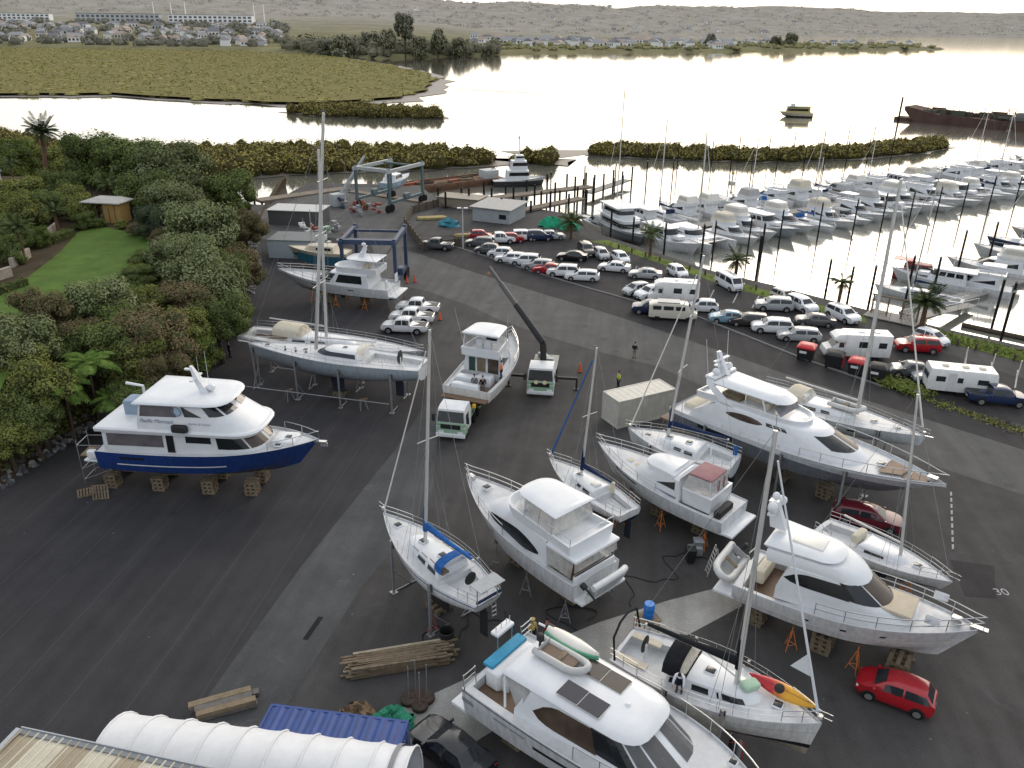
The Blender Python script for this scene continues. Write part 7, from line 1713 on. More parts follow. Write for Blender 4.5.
hedge((-55.45,93.74,7.00),(-54.81,97.67,7.00),1.0,1.4,'bright green rounded hedge at the head of the lawn',YEL)
def mass(name,polys,n,rr,hh,mat,label,seed,leaf=9,size=.42,zb=WZ,hz=1.):
 rng=random.Random(seed); mb=MB()
 for P in polys:
  xs=[p[0] for p in P]; ys=[p[1] for p in P]; k=0; it=0
  while k < n and it < n*30:
   it += 1; x,y=rng.uniform(min(xs),max(xs)),rng.uniform(min(ys),max(ys))
   if not inpoly(x,y,P): continue
   r=rng.uniform(*rr); h=rng.uniform(*hh); k += 1
   mb.ball((x,y,zb+h*.30),(r*.8,r*.8,h*.55),mcore if hz == 1. else mat,6,4)
   leafcloud(mb,(x,y,zb+h*.5),r,r,h*.5,leaf,size,mat,rng,-.5)
 return tag(mb.build(name,None,0),label,'mangroves',kind='stuff')
def rough(P,st,am,sd):
 rg=random.Random(sd); out=[]
 for a,b in zip(P,P[1:]+P[:1]):
  k=max(1,int(math.hypot(b[0]-a[0],b[1]-a[1])/st))
  for i in range(k): t=i/k; out.append((lerp(a[0],b[0],t)+rg.uniform(-am,am),lerp(a[1],b[1],t)+rg.uniform(-am,am)))
 return out
near=[(-175,184),(-175,262),(-140,240),(-122,226),(-84,224),(-54,232),(-20,226),(9,214),(11,226),(4,221),(-19,207),(-40,201),(-57,196),(-75,182),(-110,165)]
mass('near_mangroves',[near],2300,(.9,3.0),(1.6,5.0),MNG,'wide belt of olive mangroves beyond the wharf',5,46,.38)
spit=[(22,232),(24,240),(45,238),(67,231),(100,243),(131,262),(134,257),(118,243),(95,232),(67,223),(40,228)]
mass('mangrove_spit',[spit],620,(.8,2.6),(1.4,4.2),MNG,'narrow spit of mangroves across the channel from the marina',6,44,.36)
isl=[(-92,334),(-78,346),(-50,340),(-30,330),(-28,318),(-50,318),(-75,322)]
mass('mangrove_islet',[isl],360,(1.,3.2),(1.6,5),MNG,'small mangrove islet in the channel',7,44,.42)
far=[(-330,384),(-235,392),(-190,398),(-151,384),(-120,372),(-91,362),(-70,376),(-54,398),(-46,470),(-48,513),(-62,580),(-89,658),(-130,740),(-180,833),(-286,925),(-600,940),(-700,800),(-500,560)]
mb=MB(); far=rough(far,14,4.,5); mb.face([(p[0],p[1],WZ+1.2) for p in far],leafmat('mangrove_field',(.15,.135,.045),(.18,.16,.055),(.21,.185,.068),.05)); tag(mb.build('mangrove_flat',None,0),kind='structure')
MNF=leafmat('leaf_mangrove_far',(.19,.17,.062),(.24,.215,.08),(.30,.265,.105),.06)
mass('far_mangroves',[far],5600,(1.6,4.5),(1.5,2.2),MNF,'broad flat field of mangroves on the far side of the channel',8,14,.75,hz=2)
mud=M('wet_mud',(.13,.11,.09),.5,vary=.3,scale=.1)
for P,z in ((rough(near,6,1.2,1),.12),(rough(spit,5,1.1,2),.1),(rough(isl,5,1.1,3),.1),(rough(far,10,2.6,4),.14)):
 cx=sum(p[0] for p in P)/len(P); cy=sum(p[1] for p in P)/len(P)
 mb=MB(); mb.face([(cx+(p[0]-cx)*1.03+(1 if p[0] > cx else -1)*1.5,cy+(p[1]-cy)*1.03-1.2,WZ+z) for p in P],mud); tag(mb.build('mud_bank',None,0),kind='structure')
for P in ([(-4.28,237.94,-2.45),(13.20,241.34,-2.45),(24.99,242.31,-2.45),(21.39,234.32,-2.45),(8.20,222.59,-2.45)],[(-46.94,466.27,-2.45),(2.33,446.84,-2.45),(30.31,432.34,-2.45),(-18.96,452.77,-2.45)]):
 mb=MB(); mb.face([(p[0],p[1],WZ+.05) for p in P],mud); tag(mb.build('mud_bank',None,0),kind='structure')
def hz(c,k,h=(.40,.385,.37)): return tuple(lerp(a,b,k) for a,b in zip(c,h))
def noise2(x,y): return math.sin(x*.0031+1.3)*math.cos(y*.0023)+.5*math.sin(x*.0083+y*.004)+.25*math.sin(x*.021+2)+.12*math.sin(x*.057+y*.01)
def Tz(x,y):
 land=-6.
 a=x/y                                   # bearing
 if a < .49:
  ys_=interp([(-.8,900),(-.60,975),(-.32,925),(-.24,905),(-.16,800),(-.05,890),(0,960),(.2,1090),(.40,1230),(.47,1310),(.484,1345)],a)
  land=lerp(-6,.5,sstep(ys_-8,ys_+12,y))
  back=interp([(-.9,9000),(.02,9000),(.1,1900),(.2,1750),(.40,1560),(.45,1480),(.486,1350)],a)
  land=lerp(land,-6,sstep(back,back+120,y))
  if land > 0: land += max(0,y-1000)*.030*sstep(.05,-.2,a)
 ys_=interp([(-1,1500),(-.3,1600),(0,2000),(.25,2300),(.45,2700),(.55,2750),(.9,2750)],a)
 hill=sstep(ys_,ys_+1500,y)*(interp([(-.5,122),(-.15,108),(-.02,86),(.3,80),(.7,92)],a)+13*noise2(x,y)) + lerp(-6,3,sstep(ys_-30,ys_+40,y))
 return max(land,hill)
mb=MB(); NB,NR=190,90; vs,fs=[],[]
for j in range(NR):
 d=760*(5200/760)**(j/(NR-1))
 for i in range(NB+1):
  a=lerp(-1.0,.95,i/NB); vs.append((a*d,d,Tz(a*d,d)))
for j in range(NR-1):
 for i in range(NB): fs.append((j*(NB+1)+i,j*(NB+1)+i+1,(j+1)*(NB+1)+i+1,(j+1)*(NB+1)+i))
m,nt,b=newmat('hill_cover_painted_haze'); tc=node(nt,'ShaderNodeTexCoord'); sp=node(nt,'ShaderNodeSeparateXYZ'); nt.links.new(tc.outputs['Object'],sp.inputs[0])
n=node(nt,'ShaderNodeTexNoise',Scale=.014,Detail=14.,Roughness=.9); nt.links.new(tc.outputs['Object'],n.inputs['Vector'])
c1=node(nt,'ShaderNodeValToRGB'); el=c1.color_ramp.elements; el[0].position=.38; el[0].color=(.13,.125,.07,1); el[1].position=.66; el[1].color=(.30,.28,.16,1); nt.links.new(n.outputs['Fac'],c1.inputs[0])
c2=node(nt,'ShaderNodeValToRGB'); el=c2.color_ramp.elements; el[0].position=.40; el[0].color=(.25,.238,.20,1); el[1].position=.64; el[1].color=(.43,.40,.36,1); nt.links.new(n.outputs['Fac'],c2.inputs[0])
r=node(nt,'ShaderNodeMapRange'); r.inputs[1].default_value=1150; r.inputs[2].default_value=2200; nt.links.new(sp.outputs['Y'],r.inputs[0])  # painted haze: ground colour turns paler and greyer with distance
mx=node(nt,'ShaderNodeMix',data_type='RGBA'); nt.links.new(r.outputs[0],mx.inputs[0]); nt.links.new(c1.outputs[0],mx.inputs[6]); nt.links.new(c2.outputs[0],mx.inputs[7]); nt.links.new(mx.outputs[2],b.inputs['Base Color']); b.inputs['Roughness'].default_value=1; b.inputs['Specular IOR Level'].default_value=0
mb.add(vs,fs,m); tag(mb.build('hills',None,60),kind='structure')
# houses of the town: each its own thing,all alike and tiny
hw=[M('far_wall_white',(.92,.91,.89),.8),M('far_wall_cream',(.80,.74,.68),.8),M('far_wall_grey',(.55,.55,.56),.8)]  # haze painted into the wall colours, lifting their shaded sides
hr=[M('far_roof_grey',(.34,.34,.345),.8),M('far_roof_dark',(.2,.2,.215),.8),M('far_roof_rust',(.42,.33,.28),.8)]
hproto={}
def house(x,y,rz,s,wi,ri,label,group):
 if (wi,ri) not in hproto:
  mb=MB(); mb.box((0,0,2.4),(11,8,4.8),hw[wi])
  mb.loft([[(-6,-4.6,4.8),(6,-4.6,4.8),(6,4.6,4.8),(-6,4.6,4.8)],[(-4.5,-.1,7.4),(4.5,-.1,7.4),(4.5,.1,7.4),(-4.5,.1,7.4)]],hr[ri],True,True)
  for xx in (-3.4,0,3.4): mb.box((xx,-4.02,2.6),(1.8,.08,1.9),glass); mb.box((xx,4.02,2.6),(1.8,.08,1.9),glass)
  o=mb.build('house',None,0); hproto[(wi,ri)]=o; tag(o,label,'house',group)
 else: o=hproto[(wi,ri)].copy(); col.objects.link(o); o['label']=label; o['group']=group
 o.location=(x,y,Tz(x,y)); o.rotation_euler.z=rz; o.scale=(s,s,s); return o
rng=random.Random(77)
wn,rn=['white','cream','grey'],['grey','dark','rust brown']
def town(n,a0,a1,y0,y1,s,where,wts=(0,0,0,1,2)):
 k=0
 while k < n:
  a=rng.uniform(a0,a1); y=rng.uniform(y0,y1); x=a*y
  if Tz(x,y) < .3: continue
  wi=rng.choice(wts); ri=rng.choice([0,0,1,2]); k += 1
  house(x,y,rng.uniform(-.5,.5)+rng.choice([0,PI/2]),s*rng.uniform(.8,1.25),wi,ri,'%s house with %s roof %s' % (wn[wi],rn[ri],where),'%s walled %s roofed houses %s' % (wn[wi],rn[ri],where))
town(130,-.72,-.27,1000,1480,1.15,'in the hazy town at far left')
town(105,-.05,.25,1130,1400,1.2,'along the far shore beyond the channel',(0,0,0,0,2))
town(16,.26,.46,1390,1490,1.1,'on the tip of the far spit',(0,0,2))
town(44,-.5,.62,2350,3300,1.25,'scattered over the far hillside',(0,1,1,2))
# long terraces behind the town
def terrace(a0,a1,y,h,label,wall):
 x0,x1=a0*y,a1*y; t=thing('apartment_block',label,'apartment block',((x0+x1)/2,y,Tz((x0+x1)/2,y)),0,None); L=x1-x0
 mb=MB(); mb.box((0,0,h/2),(L,14,h),wall); mb.build('wall',t); mb=MB(); mb.box((0,0,h+.4),(L+2,16,.8),hr[0]); mb.build('roof',t)
 k=int(L/9)
 for i in range(k):
  for z in (h*.3,h*.7): mb=MB(); mb.box((-L/2+L*(i+.5)/k,-7.05,z),(L/k*.6,.1,h*.24),M('far_window',(.10,.11,.12),.4)); mb.build('window',t)
terrace(-.605,-.53,1700,12,'long white apartment block at the far left of the town',hw[0])
terrace(-.50,-.405,1640,15,'long pale terrace in the middle of the town',hw[2])
terrace(-.395,-.30,1660,14,'long pale terrace at the right end of the town',hw[0])
terrace(-.665,-.625,1750,13,'white church like block at the left picture edge',hw[0])
for i,a in enumerate((-.412,-.392,-.376,-.298,-.287)):
 mb=MB(); mb.tube([(0,0,0),(0,0,34)],1.1,hw[0],6,.7); o=mb.build('white_mast',None); o.location=(a*1700,1700,Tz(a*1700,1700)); tag(o,'%s white tower mast from the left above the town roofs' % ORD[i],'tower mast','white tower masts above the town')
# trees on the far peninsula
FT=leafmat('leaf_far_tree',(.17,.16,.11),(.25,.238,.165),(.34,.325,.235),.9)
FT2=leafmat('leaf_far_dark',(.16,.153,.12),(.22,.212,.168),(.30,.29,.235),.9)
def ftree(px,y,r,h,label,mat,seed):
 d=px; x=d[0]/d[1]*y; z=Tz(x,y)
 tree((x,y,z+h-r*1.3),r,z,label,mat,'tree',seed,'far_tree',1.5,'tall trees on the far wooded point')
for i,(px,y,r,h,w) in enumerate([((-142.93,1115.96,0.00),830,11,40,'tallest pine like tree on the far wooded point'),((-101.99,1132.88,0.00),850,10,31,'dark round topped tree right of the tallest one on the far point'),((-209.21,1047.66,0.00),840,14,25,'broad tree at the left of the far wooded point'),((-176.31,1060.76,0.00),850,12,22,'middling tree left of the tallest one on the far point'),((-68.82,1063.58,0.00),870,9,22,'tree on the right slope of the far wooded point'),((-152.45,1031.47,0.00),820,9,24,'tree touching the tallest one on the far point'),((-237.34,1076.93,0.00),850,10,19,'leftmost tree of the far wooded point'),((-115.90,1045.50,0.00),830,9,24,'tree between the two tallest on the far point'),((-33.68,1039.39,0.00),900,7,15,'rightmost tree of the far wooded point'),((288.71,1294.41,0.00),1260,9,18,'lone tree on the far spit'),((425.46,1350.94,0.00),1330,12,20,'dark clump of a tree on the far spit'),((398.93,1339.97,0.00),1340,10,16,'smaller tree beside the dark clump on the far spit')]):
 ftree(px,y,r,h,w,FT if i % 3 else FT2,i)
fw=[]
def fmass(name,pts,n,rr,hh,mat,label,seed,lf=22,ball=True,ls=.32):
 rng=random.Random(seed); mb=MB(); k=0
 while k < n:
  a=rng.uniform(*pts[0]); y=rng.uniform(*pts[1]); x=a*y; z=Tz(x,y)
  if z < .2: continue
  r=rng.uniform(*rr); h=rng.uniform(*hh); k += 1
  leafcloud(mb,(x,y,z+h*.45),r,r,h*.55,lf,r*ls,mat,rng,-.5)
  if ball: mb.ball((x,y,z+h*.3),(r*.75,r*.75,h*.5),mat,6,4)
 tag(mb.build(name,None,0),label,'trees',kind='stuff')
fmass('far_wood',((-.27,-.01),(815,960)),260,(4,9),(7,17),FT,'dense low wood around the tall trees on the far point',1)
fmass('town_trees',((-.74,-.26),(960,1600)),330,(5,10),(6,12),FT2,'scattered trees between the houses of the town',2)
fmass('spit_scrub',((-.02,.48),(985,1470)),260,(4,9),(3,6),leafmat('leaf_far_scrub',(.17,.165,.08),(.26,.245,.125),(.36,.33,.18),.05),'scrub along the far spit',3)
fmass('hill_trees',((-.75,.95),(2100,3900)),2600,(6,15),(3,7),leafmat('leaf_painted_haze',(.25,.24,.20),(.34,.322,.28),(.43,.405,.36),.01),'hazy tree cover on the far hills',4,11,False,.22)  # distance haze is painted into these leaf colours
def mb_cruiser(cover,seedless=None):
 L=11.5; t=thing('moored_cruiser','','boat'); H=Hull(L,3.9,-.6,1.25,2.0,tr=.9,rake=.13,rise=.5)
 H.build(t,hullmat('moored_white_hull',[(0,(.03,.05,.12)),(.12,(.70,.71,.71)),(7,WHITE)],.25),bul=.06)
 s=Tier([(1.1,.14*L,.48*L,.70*L,1.6,1.35),(1.8,.14*L,.46*L,.66*L,1.58,1.3),(2.75,.16*L,.42*L,.52*L,1.45,1.2)],.8,.04); s.build('saloon',t,gel)
 mb=MB(); s.side(mb,glass,1,.2*L,.56*L,.12,.82,wedge); mb.build('saloon_window',t,0)
 mb=MB(); s.panel(mb,glass,1,-.9,.9,.1,.9); mb.build('windscreen',t,0)
 f=Tier(coaming(2.75,3.35,.10*L,.34*L,.45*L,1.45,1.2,.08),.8,0); f.build('flybridge',t,gel)
 if cover:
  e=Tier([(3.3,.10*L,.34*L,.44*L,1.45,1.2),(4.55,.13*L,.31*L,.38*L,1.3,1.1)],.7,.12); e.build('canvas_cover',t,{1: gel2,2: creamc,3: greyc}[cover])
  mb=MB(); e.panel(mb,clear,0,-1.9,1.9,.35,.85,.01); mb.build('clear_panel',t,30)
 else:
  ro=Tier([(4.4,.13*L,.30*L,.37*L,1.35,1.2),(4.5,.12*L,.31*L,.39*L,1.42,1.25)],.7,.1); ro.build('hardtop',t,gel)
  mb=MB()
  for x in (.15,.3):
   for sd in (1,-1): mb.tube([(x*L,sd*1.3,3.3),(x*L,sd*1.25,4.45)],.04,gel,5)
  mb.build('hardtop_post',t,60)
 mb=MB(); mb.tube([(.2*L,.5,4.4),(.18*L,.6,7)],.02,gel,4); mb.tube([(.2*L,-.5,4.4),(.18*L,-.6,6.5)],.02,gel,4); mb.build('whip_aerial',t)
 H.rail(t,.5,1,.65,False,.025,'bow_rail',step=5)
 return t
def mb_launch():
 L=13; t=thing('moored_launch','','boat'); H=Hull(L,4.1,-.8,1.35,2.2,tr=.85,rake=.10,rise=.5,dip=.1)
 H.build(t,hullmat('moored_white_hull',[]),bul=.1)
 s=Tier([(1.2,.18*L,.50*L,.62*L,1.6,1.35),(1.7,.18*L,.5*L,.6*L,1.58,1.32),(3.15,.2*L,.46*L,.53*L,1.45,1.25)],.7,.04); s.build('wheelhouse',t,gel)
 for x0,x1 in ((.22,.3),(.315,.395),(.41,.49)): mb=MB(); s.side(mb,glass,1,x0*L,x1*L,.42,.86); mb.build('cabin_window',t,0)
 mb=MB(); s.panel(mb,glass,1,-.9,.9,.42,.92); mb.build('windscreen',t,0)
 ro=Tier([(3.15,.10*L,.46*L,.55*L,1.55,1.35),(3.27,.09*L,.47*L,.56*L,1.6,1.4)],.7,.08); ro.build('roof',t,gel)
 mb=MB(); mb.rbox((.64*L,0,2.15),(1.6,1.6,.5),gel,.1); mb.build('trunk_cabin',t)
 mb=MB(); mb.tube([(.36*L,0,3.3),(.34*L,0,6.2)],.05,gel,6); mb.tube([(.35*L,-.6,5.2),(.35*L,.6,5.2)],.03,gel,5); mb.build('signal_mast',t,60)
 H.rail(t,.4,1,.65,False,.025,'bow_rail',step=6)
 return t
def mb_express():
 L=10.5; t=thing('moored_sports_boat','','boat'); H=Hull(L,3.5,-.5,1.15,1.7,tr=.9,rake=.14,rise=.55)
 H.build(t,hullmat('moored_white_hull',[]),bul=.05,cock=(.05,.4,.5,.35,teak))
 s=Tier([(1.2,.40*L,.52*L,.80*L,1.4,1.2),(1.9,.40*L,.48*L,.62*L,1.25,1.0)],.9,.06); s.build('cabin',t,gel)
 mb=MB(); s.side(mb,glass,0,.42*L,.56*L,.35,.8,wedge); mb.build('cabin_window',t,0)
 w=Tier([(1.85,.25*L,.46*L,.56*L,1.3,1.1),(2.5,.25*L,.40*L,.46*L,1.15,.95)],.85,0); mb=MB(); w.panel(mb,glass,0,-1.6,1.6,0,.95,0,20); mb.build('windscreen',t,30)
 c=Tier([(1.5,.06*L,.34*L,.42*L,1.45,1.3),(2.6,.1*L,.34*L,.43*L,1.2,1.0)],.8,.15); c.build('cockpit_cover',t,greyc)
 mb=MB(); mb.tube([(.16*L,1.35,1.3),(.12*L,1.1,3.0),(.12*L,-1.1,3.0),(.16*L,-1.35,1.3)],.08,gel,6); mb.build('radar_arch',t,60)
 H.rail(t,.5,1,.55,False,.02,'bow_rail',step=5)
 return t
def mb_yacht(h,cov):
 L=12; t=thing('moored_yacht','','yacht'); H=Hull(L,3.7,-.7,1.15,1.5,'sail',tr=.72,tm=.42,p=1.9,rake=.06,rise=.5,sternrise=.4)
 H.build(t,hullmat('moored_sail_hull',[(0,(.02,.03,.08)),(.1,WHITE),(7,WHITE)]),bul=.05,cock=(.04,.28,.45,.65,M('grey_white_nonskid')))
 c=Tier([(1.2,.3*L,.55*L,.74*L,1.2,.9),(1.7,.31*L,.53*L,.68*L,1.05,.75)],.9,.07); c.build('coachroof',t,gel)
 mb=MB(); c.side(mb,glass,0,.35*L,.54*L,.3,.8); mb.build('cabin_window',t,0)
 mast(t,.57*L,1.7,h,.11,.01,(.45,.72),.9,cov,4.2,1.0,H,(.985*L,0,1.6),gel2,.06)
 mb=MB(); mb.rbox((.30*L,0,2.1),(.9,1.9,.7),cov or creamc,.25); mb.build('spray_hood',t)
 H.rail(t,.82,1,.6,False,.02,'pulpit',step=3); H.rail(t,0,.14,.6,False,.02,'pushpit',closed=False,step=3)
 return t
def mb_cat():
 L=14; t=thing('moored_catamaran','','catamaran'); h0=None
 for sd in (1,-1):
  H=Hull(L,1.7,-.5,1.6,2.0,'sail',tr=.7,tm=.45,p=2.2,rake=.02,rise=.3); mb=MB(); rings=[]; hs=[q[0] for q in H.prof]
  for q in H.ts(): rings.append([H.pt(q,h,1)+Vector((0,sd*2.8,0)) for h in reversed(hs)]+[H.pt(q,h,-1)+Vector((0,sd*2.8,0)) for h in hs[1:]])
  mb.loft(rings,hullmat('moored_white_hull',[]),True,False,closed=False); mb.loft([[r[0],r[-1]] for r in rings],gel,closed=False); mb.build('hull',t,40)
 mb=MB(); mb.rbox((.42*L,0,1.55),(.62*L,6.2,.6),gel,.15); mb.build('bridge_deck',t)
 s=Tier([(1.8,.2*L,.48*L,.66*L,2.4,2.0),(2.95,.2*L,.44*L,.54*L,2.1,1.7)],.8,.12); s.build('saloon',t,gel)
 mb=MB(); s.panel(mb,glass,0,-.95,.95,.3,.85); s.side(mb,glass,0,.25*L,.46*L,.35,.82,wedge); mb.build('saloon_window',t,0)
 mb=MB(); mb.box((.85*L,0,1.75),(.25,5.6,.18),alu); mb.build('cross_beam',t)
 mb=MB(); mb.face([(.74*L,-2.2,1.75),(.85*L,-2.5,1.75),(.85*L,2.5,1.75),(.74*L,2.2,1.75)],clearmat('trampoline_net',(.2,.2,.2),.5)); mb.build('trampoline',t,0)
 mast(t,.56*L,3.0,15.5,.13,.02,(.5,),1.0,gel2,5.0,1.2,None,(.85*L,0,1.9),gel2,.06,stays=True)
 return t
def mb_work():
 L=15; t=thing('workboat','','boat'); H=Hull(L,5,-.8,1.8,2.5,tr=.9,rake=.08,rise=.3)
 H.build(t,hullmat('workboat_hull',[(0,(.02,.022,.025)),(.9,(.10,.115,.12)),(1.9,(.4,.42,.42)),(7,(.4,.42,.42))]),bul=.15)
 for lv,nm in (([(1.7,.10*L,.6*L,.72*L,2.1,1.9),(3.6,.11*L,.6*L,.70*L,2.1,1.9)],'lower_cabin'),([(3.75,.14*L,.5*L,.6*L,1.95,1.7),(5.3,.16*L,.48*L,.55*L,1.8,1.55)],'upper_cabin')):
  s=Tier(lv,.6,.04); s.build(nm,t,M('workboat_white',(.6,.62,.62),.5));
  mb=MB(); s.panel(mb,glass,0,-1.9,1.9,.38,.78,n=40); mb.build('cabin_window',t,0)
 mb=MB(); mb.rbox((.32*L,0,3.68),(.58*L,4.6,.12),gel,.03); mb.rbox((.32*L,0,5.42),(.5*L,4.2,.12),gel,.03); mb.build('deck_roof',t)
 mb=MB(); mb.tube([(.4*L,0,5.4),(.38*L,0,9)],.07,gel,6); mb.tube([(.39*L,-.8,7.5),(.39*L,.8,7.5)],.04,gel,5); mb.build('signal_mast',t,60)
 H.rail(t,.0,1,.9,True,.03,'deck_rail',step=10)
 return t
PR=dict(c0=mb_cruiser(0),c1=mb_cruiser(1),c2=mb_cruiser(2),c3=mb_cruiser(3),l=mb_launch(),e=mb_express(),y=mb_yacht(16.5,navyc),y2=mb_yacht(24,creamc),y3=mb_yacht(11.5,bluec),k=mb_cat(),w=mb_work())
NAM=dict(c0='hardtop cruiser',c1='cruiser with white flybridge cover',c2='cruiser with cream flybridge cover',c3='cruiser with grey flybridge cover',l='wheelhouse launch',e='low sports boat with grey cover',y='yacht with navy sail cover',y2='tall yacht with cream sail cover',y3='yacht with blue sail cover',k='catamaran',w='grey double deck workboat')
LEN=dict(c0=11.5,c1=11.5,c2=11.5,c3=11.5,l=13,e=10.5,y=12,y2=12,y3=12,k=14,w=15)
A0=Vector((28.6,124.6)); DR=Vector((.8525,.5227)); DP=Vector((-.5227,.8525))    # row direction,and away from the camera
def moor(key,bow,head,label,group,scale=1.,z=WZ-.22):
 a=rad(head); L=LEN[key]*scale
 o=place(PR[key],(bow.x-L*math.cos(a),bow.y-L*math.sin(a),z),a,label,group,scale); q=R.random(); hm={'k': None,'w': None}.get(key,_mats['moored_sail_hull' if key[0] == 'y' else 'moored_white_hull'])
 if hm and q < .16 and o is not PR[key]:
  c_=[(.60,.56,.47),(.03,.045,.10),(.34,.37,.39),(.66,.63,.56)][int(q/.04)]; recolor(o,{hm: hullmat('moored_hull_%d' % int(q/.04),[(0,(.03,.04,.06)),(.12,c_),(7,c_)])})
 return o
cnt={}
def row(keys,s0,off,head,gap,where,group,sc=1.):
 s=s0
 for i,k in enumerate(keys):
  k,f=(k,1.) if isinstance(k,str) else k
  b=A0+DR*s+DP*off
  moor(k,b+DP*R.uniform(-.8,.8),head+R.uniform(-2,2),('%s, %s from the left in the %s' % (NAM[k],ORD[i],where)) if i < len(ORD) else '%s towards the right end of the %s' % (NAM[k],where),group,f*sc*R.uniform(.86,1.08))
  s += gap*(1.5 if k == 'k' else 1)
moor('w',Vector((21.6,131.5)),-72,'grey double deck workboat with dark hull at the end of the pier',None,1.0)
row(['l','k',('c2',1.0),('c1',1.2),'l',('c1',1.15),'y3','c2','e','c0','c3','l',('c1',1.1),'e',('c0',1.15),'c2','l','c1','y',('c0',1.2),'c1','l','e','c2','c0','y3','l','c1','c0','e','l'],2.0,0.,-59,5.0,'front marina row','boats moored in the front marina row',1.05)
row(['e','y2','l','y','c1','c1','e','c3','y3','c0',('c2',1.1),'l','y','e','c1',('c0',1.1),'y3','l','c2','c1','e',('c0',1.15),'l','c1','y','c0','l','e','c2','c1','l','c0','y3'],0.,31.5,121,5.0,'back marina row','boats moored in the back marina row',1.0)
# second pier near the gate
for k,p,h,lb,sc in [('y',(50.97,108.80,-2.50),147,'white hulled yacht nearest the marina gate',.95),('l',(55.97,115.25,-2.50),147,'long pale launch behind the yacht nearest the gate',.95),('c0',(60.50,113.45,-2.50),147,'hardtop cruiser in the middle of the near pier',.95),('c1',(67.23,121.55,-2.50),147,'covered cruiser with tall flybridge at the near pier',1.05),('l',(75.08,128.89,-2.50),147,'wheelhouse launch behind the covered one at the near pier',1.1),('y3',(82.22,137.66,-2.50),147,'yacht with blue cover at the right of the near pier',1.0),('c0',(88.79,142.22,-2.50),147,'hardtop cruiser at the right picture edge of the near pier',1.1),('y2',(96.04,147.86,-2.50),147,'tall yacht cut by the right picture edge',1.0)]:
 moor(k,Vector(p[:2]),h,lb,'boats at the near pier',sc)
def red_boat():
 c=(57.25,116.84,-2.50); t=thing('red_workboat','dark red canopied boat behind the white hulled yacht at the near pier','boat',(c[0],c[1],WZ),rad(-35)); L=8.5; H=Hull(L,3,-.4,1.1,1.6,tr=.8,rake=.1)
 rp=M('dark_red_boat',(.22,.03,.03),.5); H.build(t,rp,rp,bul=.1)
 s=Tier([(1.1,.15*L,.5*L,.62*L,1.2,1.0),(2.5,.16*L,.48*L,.58*L,1.1,.95)],.7,.06); s.build('cabin',t,rp); mb=MB(); s.panel(mb,glass,0,-1.8,1.8,.45,.85); mb.build('cabin_window',t,0)
 mb=MB(); mb.rbox((.12*L,0,2.9),(2.6,2.3,.08),redp,.02); mb.tube([(0,1,1.1),(0,1,2.9)],.03,steel,5); mb.tube([(0,-1,1.1),(0,-1,2.9)],.03,steel,5); mb.build('canopy',t)
red_boat()
# floating walkways
deckm=M('pontoon_deck',(.36,.34,.31),.8,vary=.2,scale=1); pile_m=M('black_pile',(.022,.021,.021),.8,vary=.4,scale=2)
def pontoon(name,a,b,w,label,z=WZ+.5,cat='pontoon'):
 d=Vector((b[0]-a[0],b[1]-a[1])); t=thing(name,label,cat,((a[0]+b[0])/2,(a[1]+b[1])/2,z),math.atan2(d.y,d.x)); mb=MB(); mb.box((0,0,.0),(d.length,w,.12),deckm); mb.build('deck',t)
 mb=MB(); mb.box((0,0,-.3),(d.length,w*.9,.45),concrete); mb.build('float',t); return t
pa=A0+DP*15.5; pb=pa+DR*165
pontoon('pontoon',pa,pb,2.6,'long floating walkway between the two marina rows')
pontoon('pontoon',(50.70,97.92,-2.50),(79.99,117.79,-2.50),2.2,'floating walkway of the near pier behind the gate')
for i in range(15):
 q=A0+DP*14+DR*(4.6+10*i); pontoon('finger_pontoon',q,q-DP*11,.8,'%s finger pontoon from the left on the front row' % ORD[i],WZ+.45)
t=thing('gangway','grey gangway ramp leading from the gate down to the near pier','gangway',(0,0,0)); mb=MB(); a,b=Vector((44.91,88.81,0.20)),Vector((61.23,101.86,-1.80)); dv=(b-a); sd=Vector((-dv.y,dv.x,0)).normalized()*.7
mb.face([a-sd,b-sd,b+sd,a+sd],deckm); mb.build('ramp',t,0)
mb=MB()
for s in (1,-1):
 mb.tube([a+sd*s+Vector((0,0,1)),b+sd*s+Vector((0,0,1))],.04,steel,5)
 for i in range(8): p=a.lerp(b,i/7)+sd*s; mb.tube([p,p+Vector((0,0,1))],.03,steel,5)
mb.build('handrail',t,60)
t=thing('log_boom','long dark floating log boom beside the near pier','boom',(0,0,0)); mb=MB(); mb.tube([(56.52,94.98,-2.30),(62.99,89.35,-2.30)],.35,woodd,8); mb.build('log',t)
# marina gate
def gate():
 c=(45.42,90.49,0.10); t=thing('marina_gate','timber framed marina gate at the head of the near pier','gate',c,rad(-40)); mb=MB(); mb.box((0,0,.06),(6,3.2,.12),deckm); mb.build('landing',t)
 for x in (-2.6,-.8,.8,2.6): mb=MB(); mb.box((x,0,1.2),(.16,.16,2.4),wood); mb.build('post',t)
 mb=MB(); mb.box((0,0,2.4),(5.6,.2,.16),wood); mb.build('lintel',t)
 for x in (-1.7,1.7): mb=MB(); [mb.box((x-.75+.15*i,0,1.0),(.05,.05,1.8),wood) for i in range(11)]; mb.build('picket_panel',t,0)
gate()
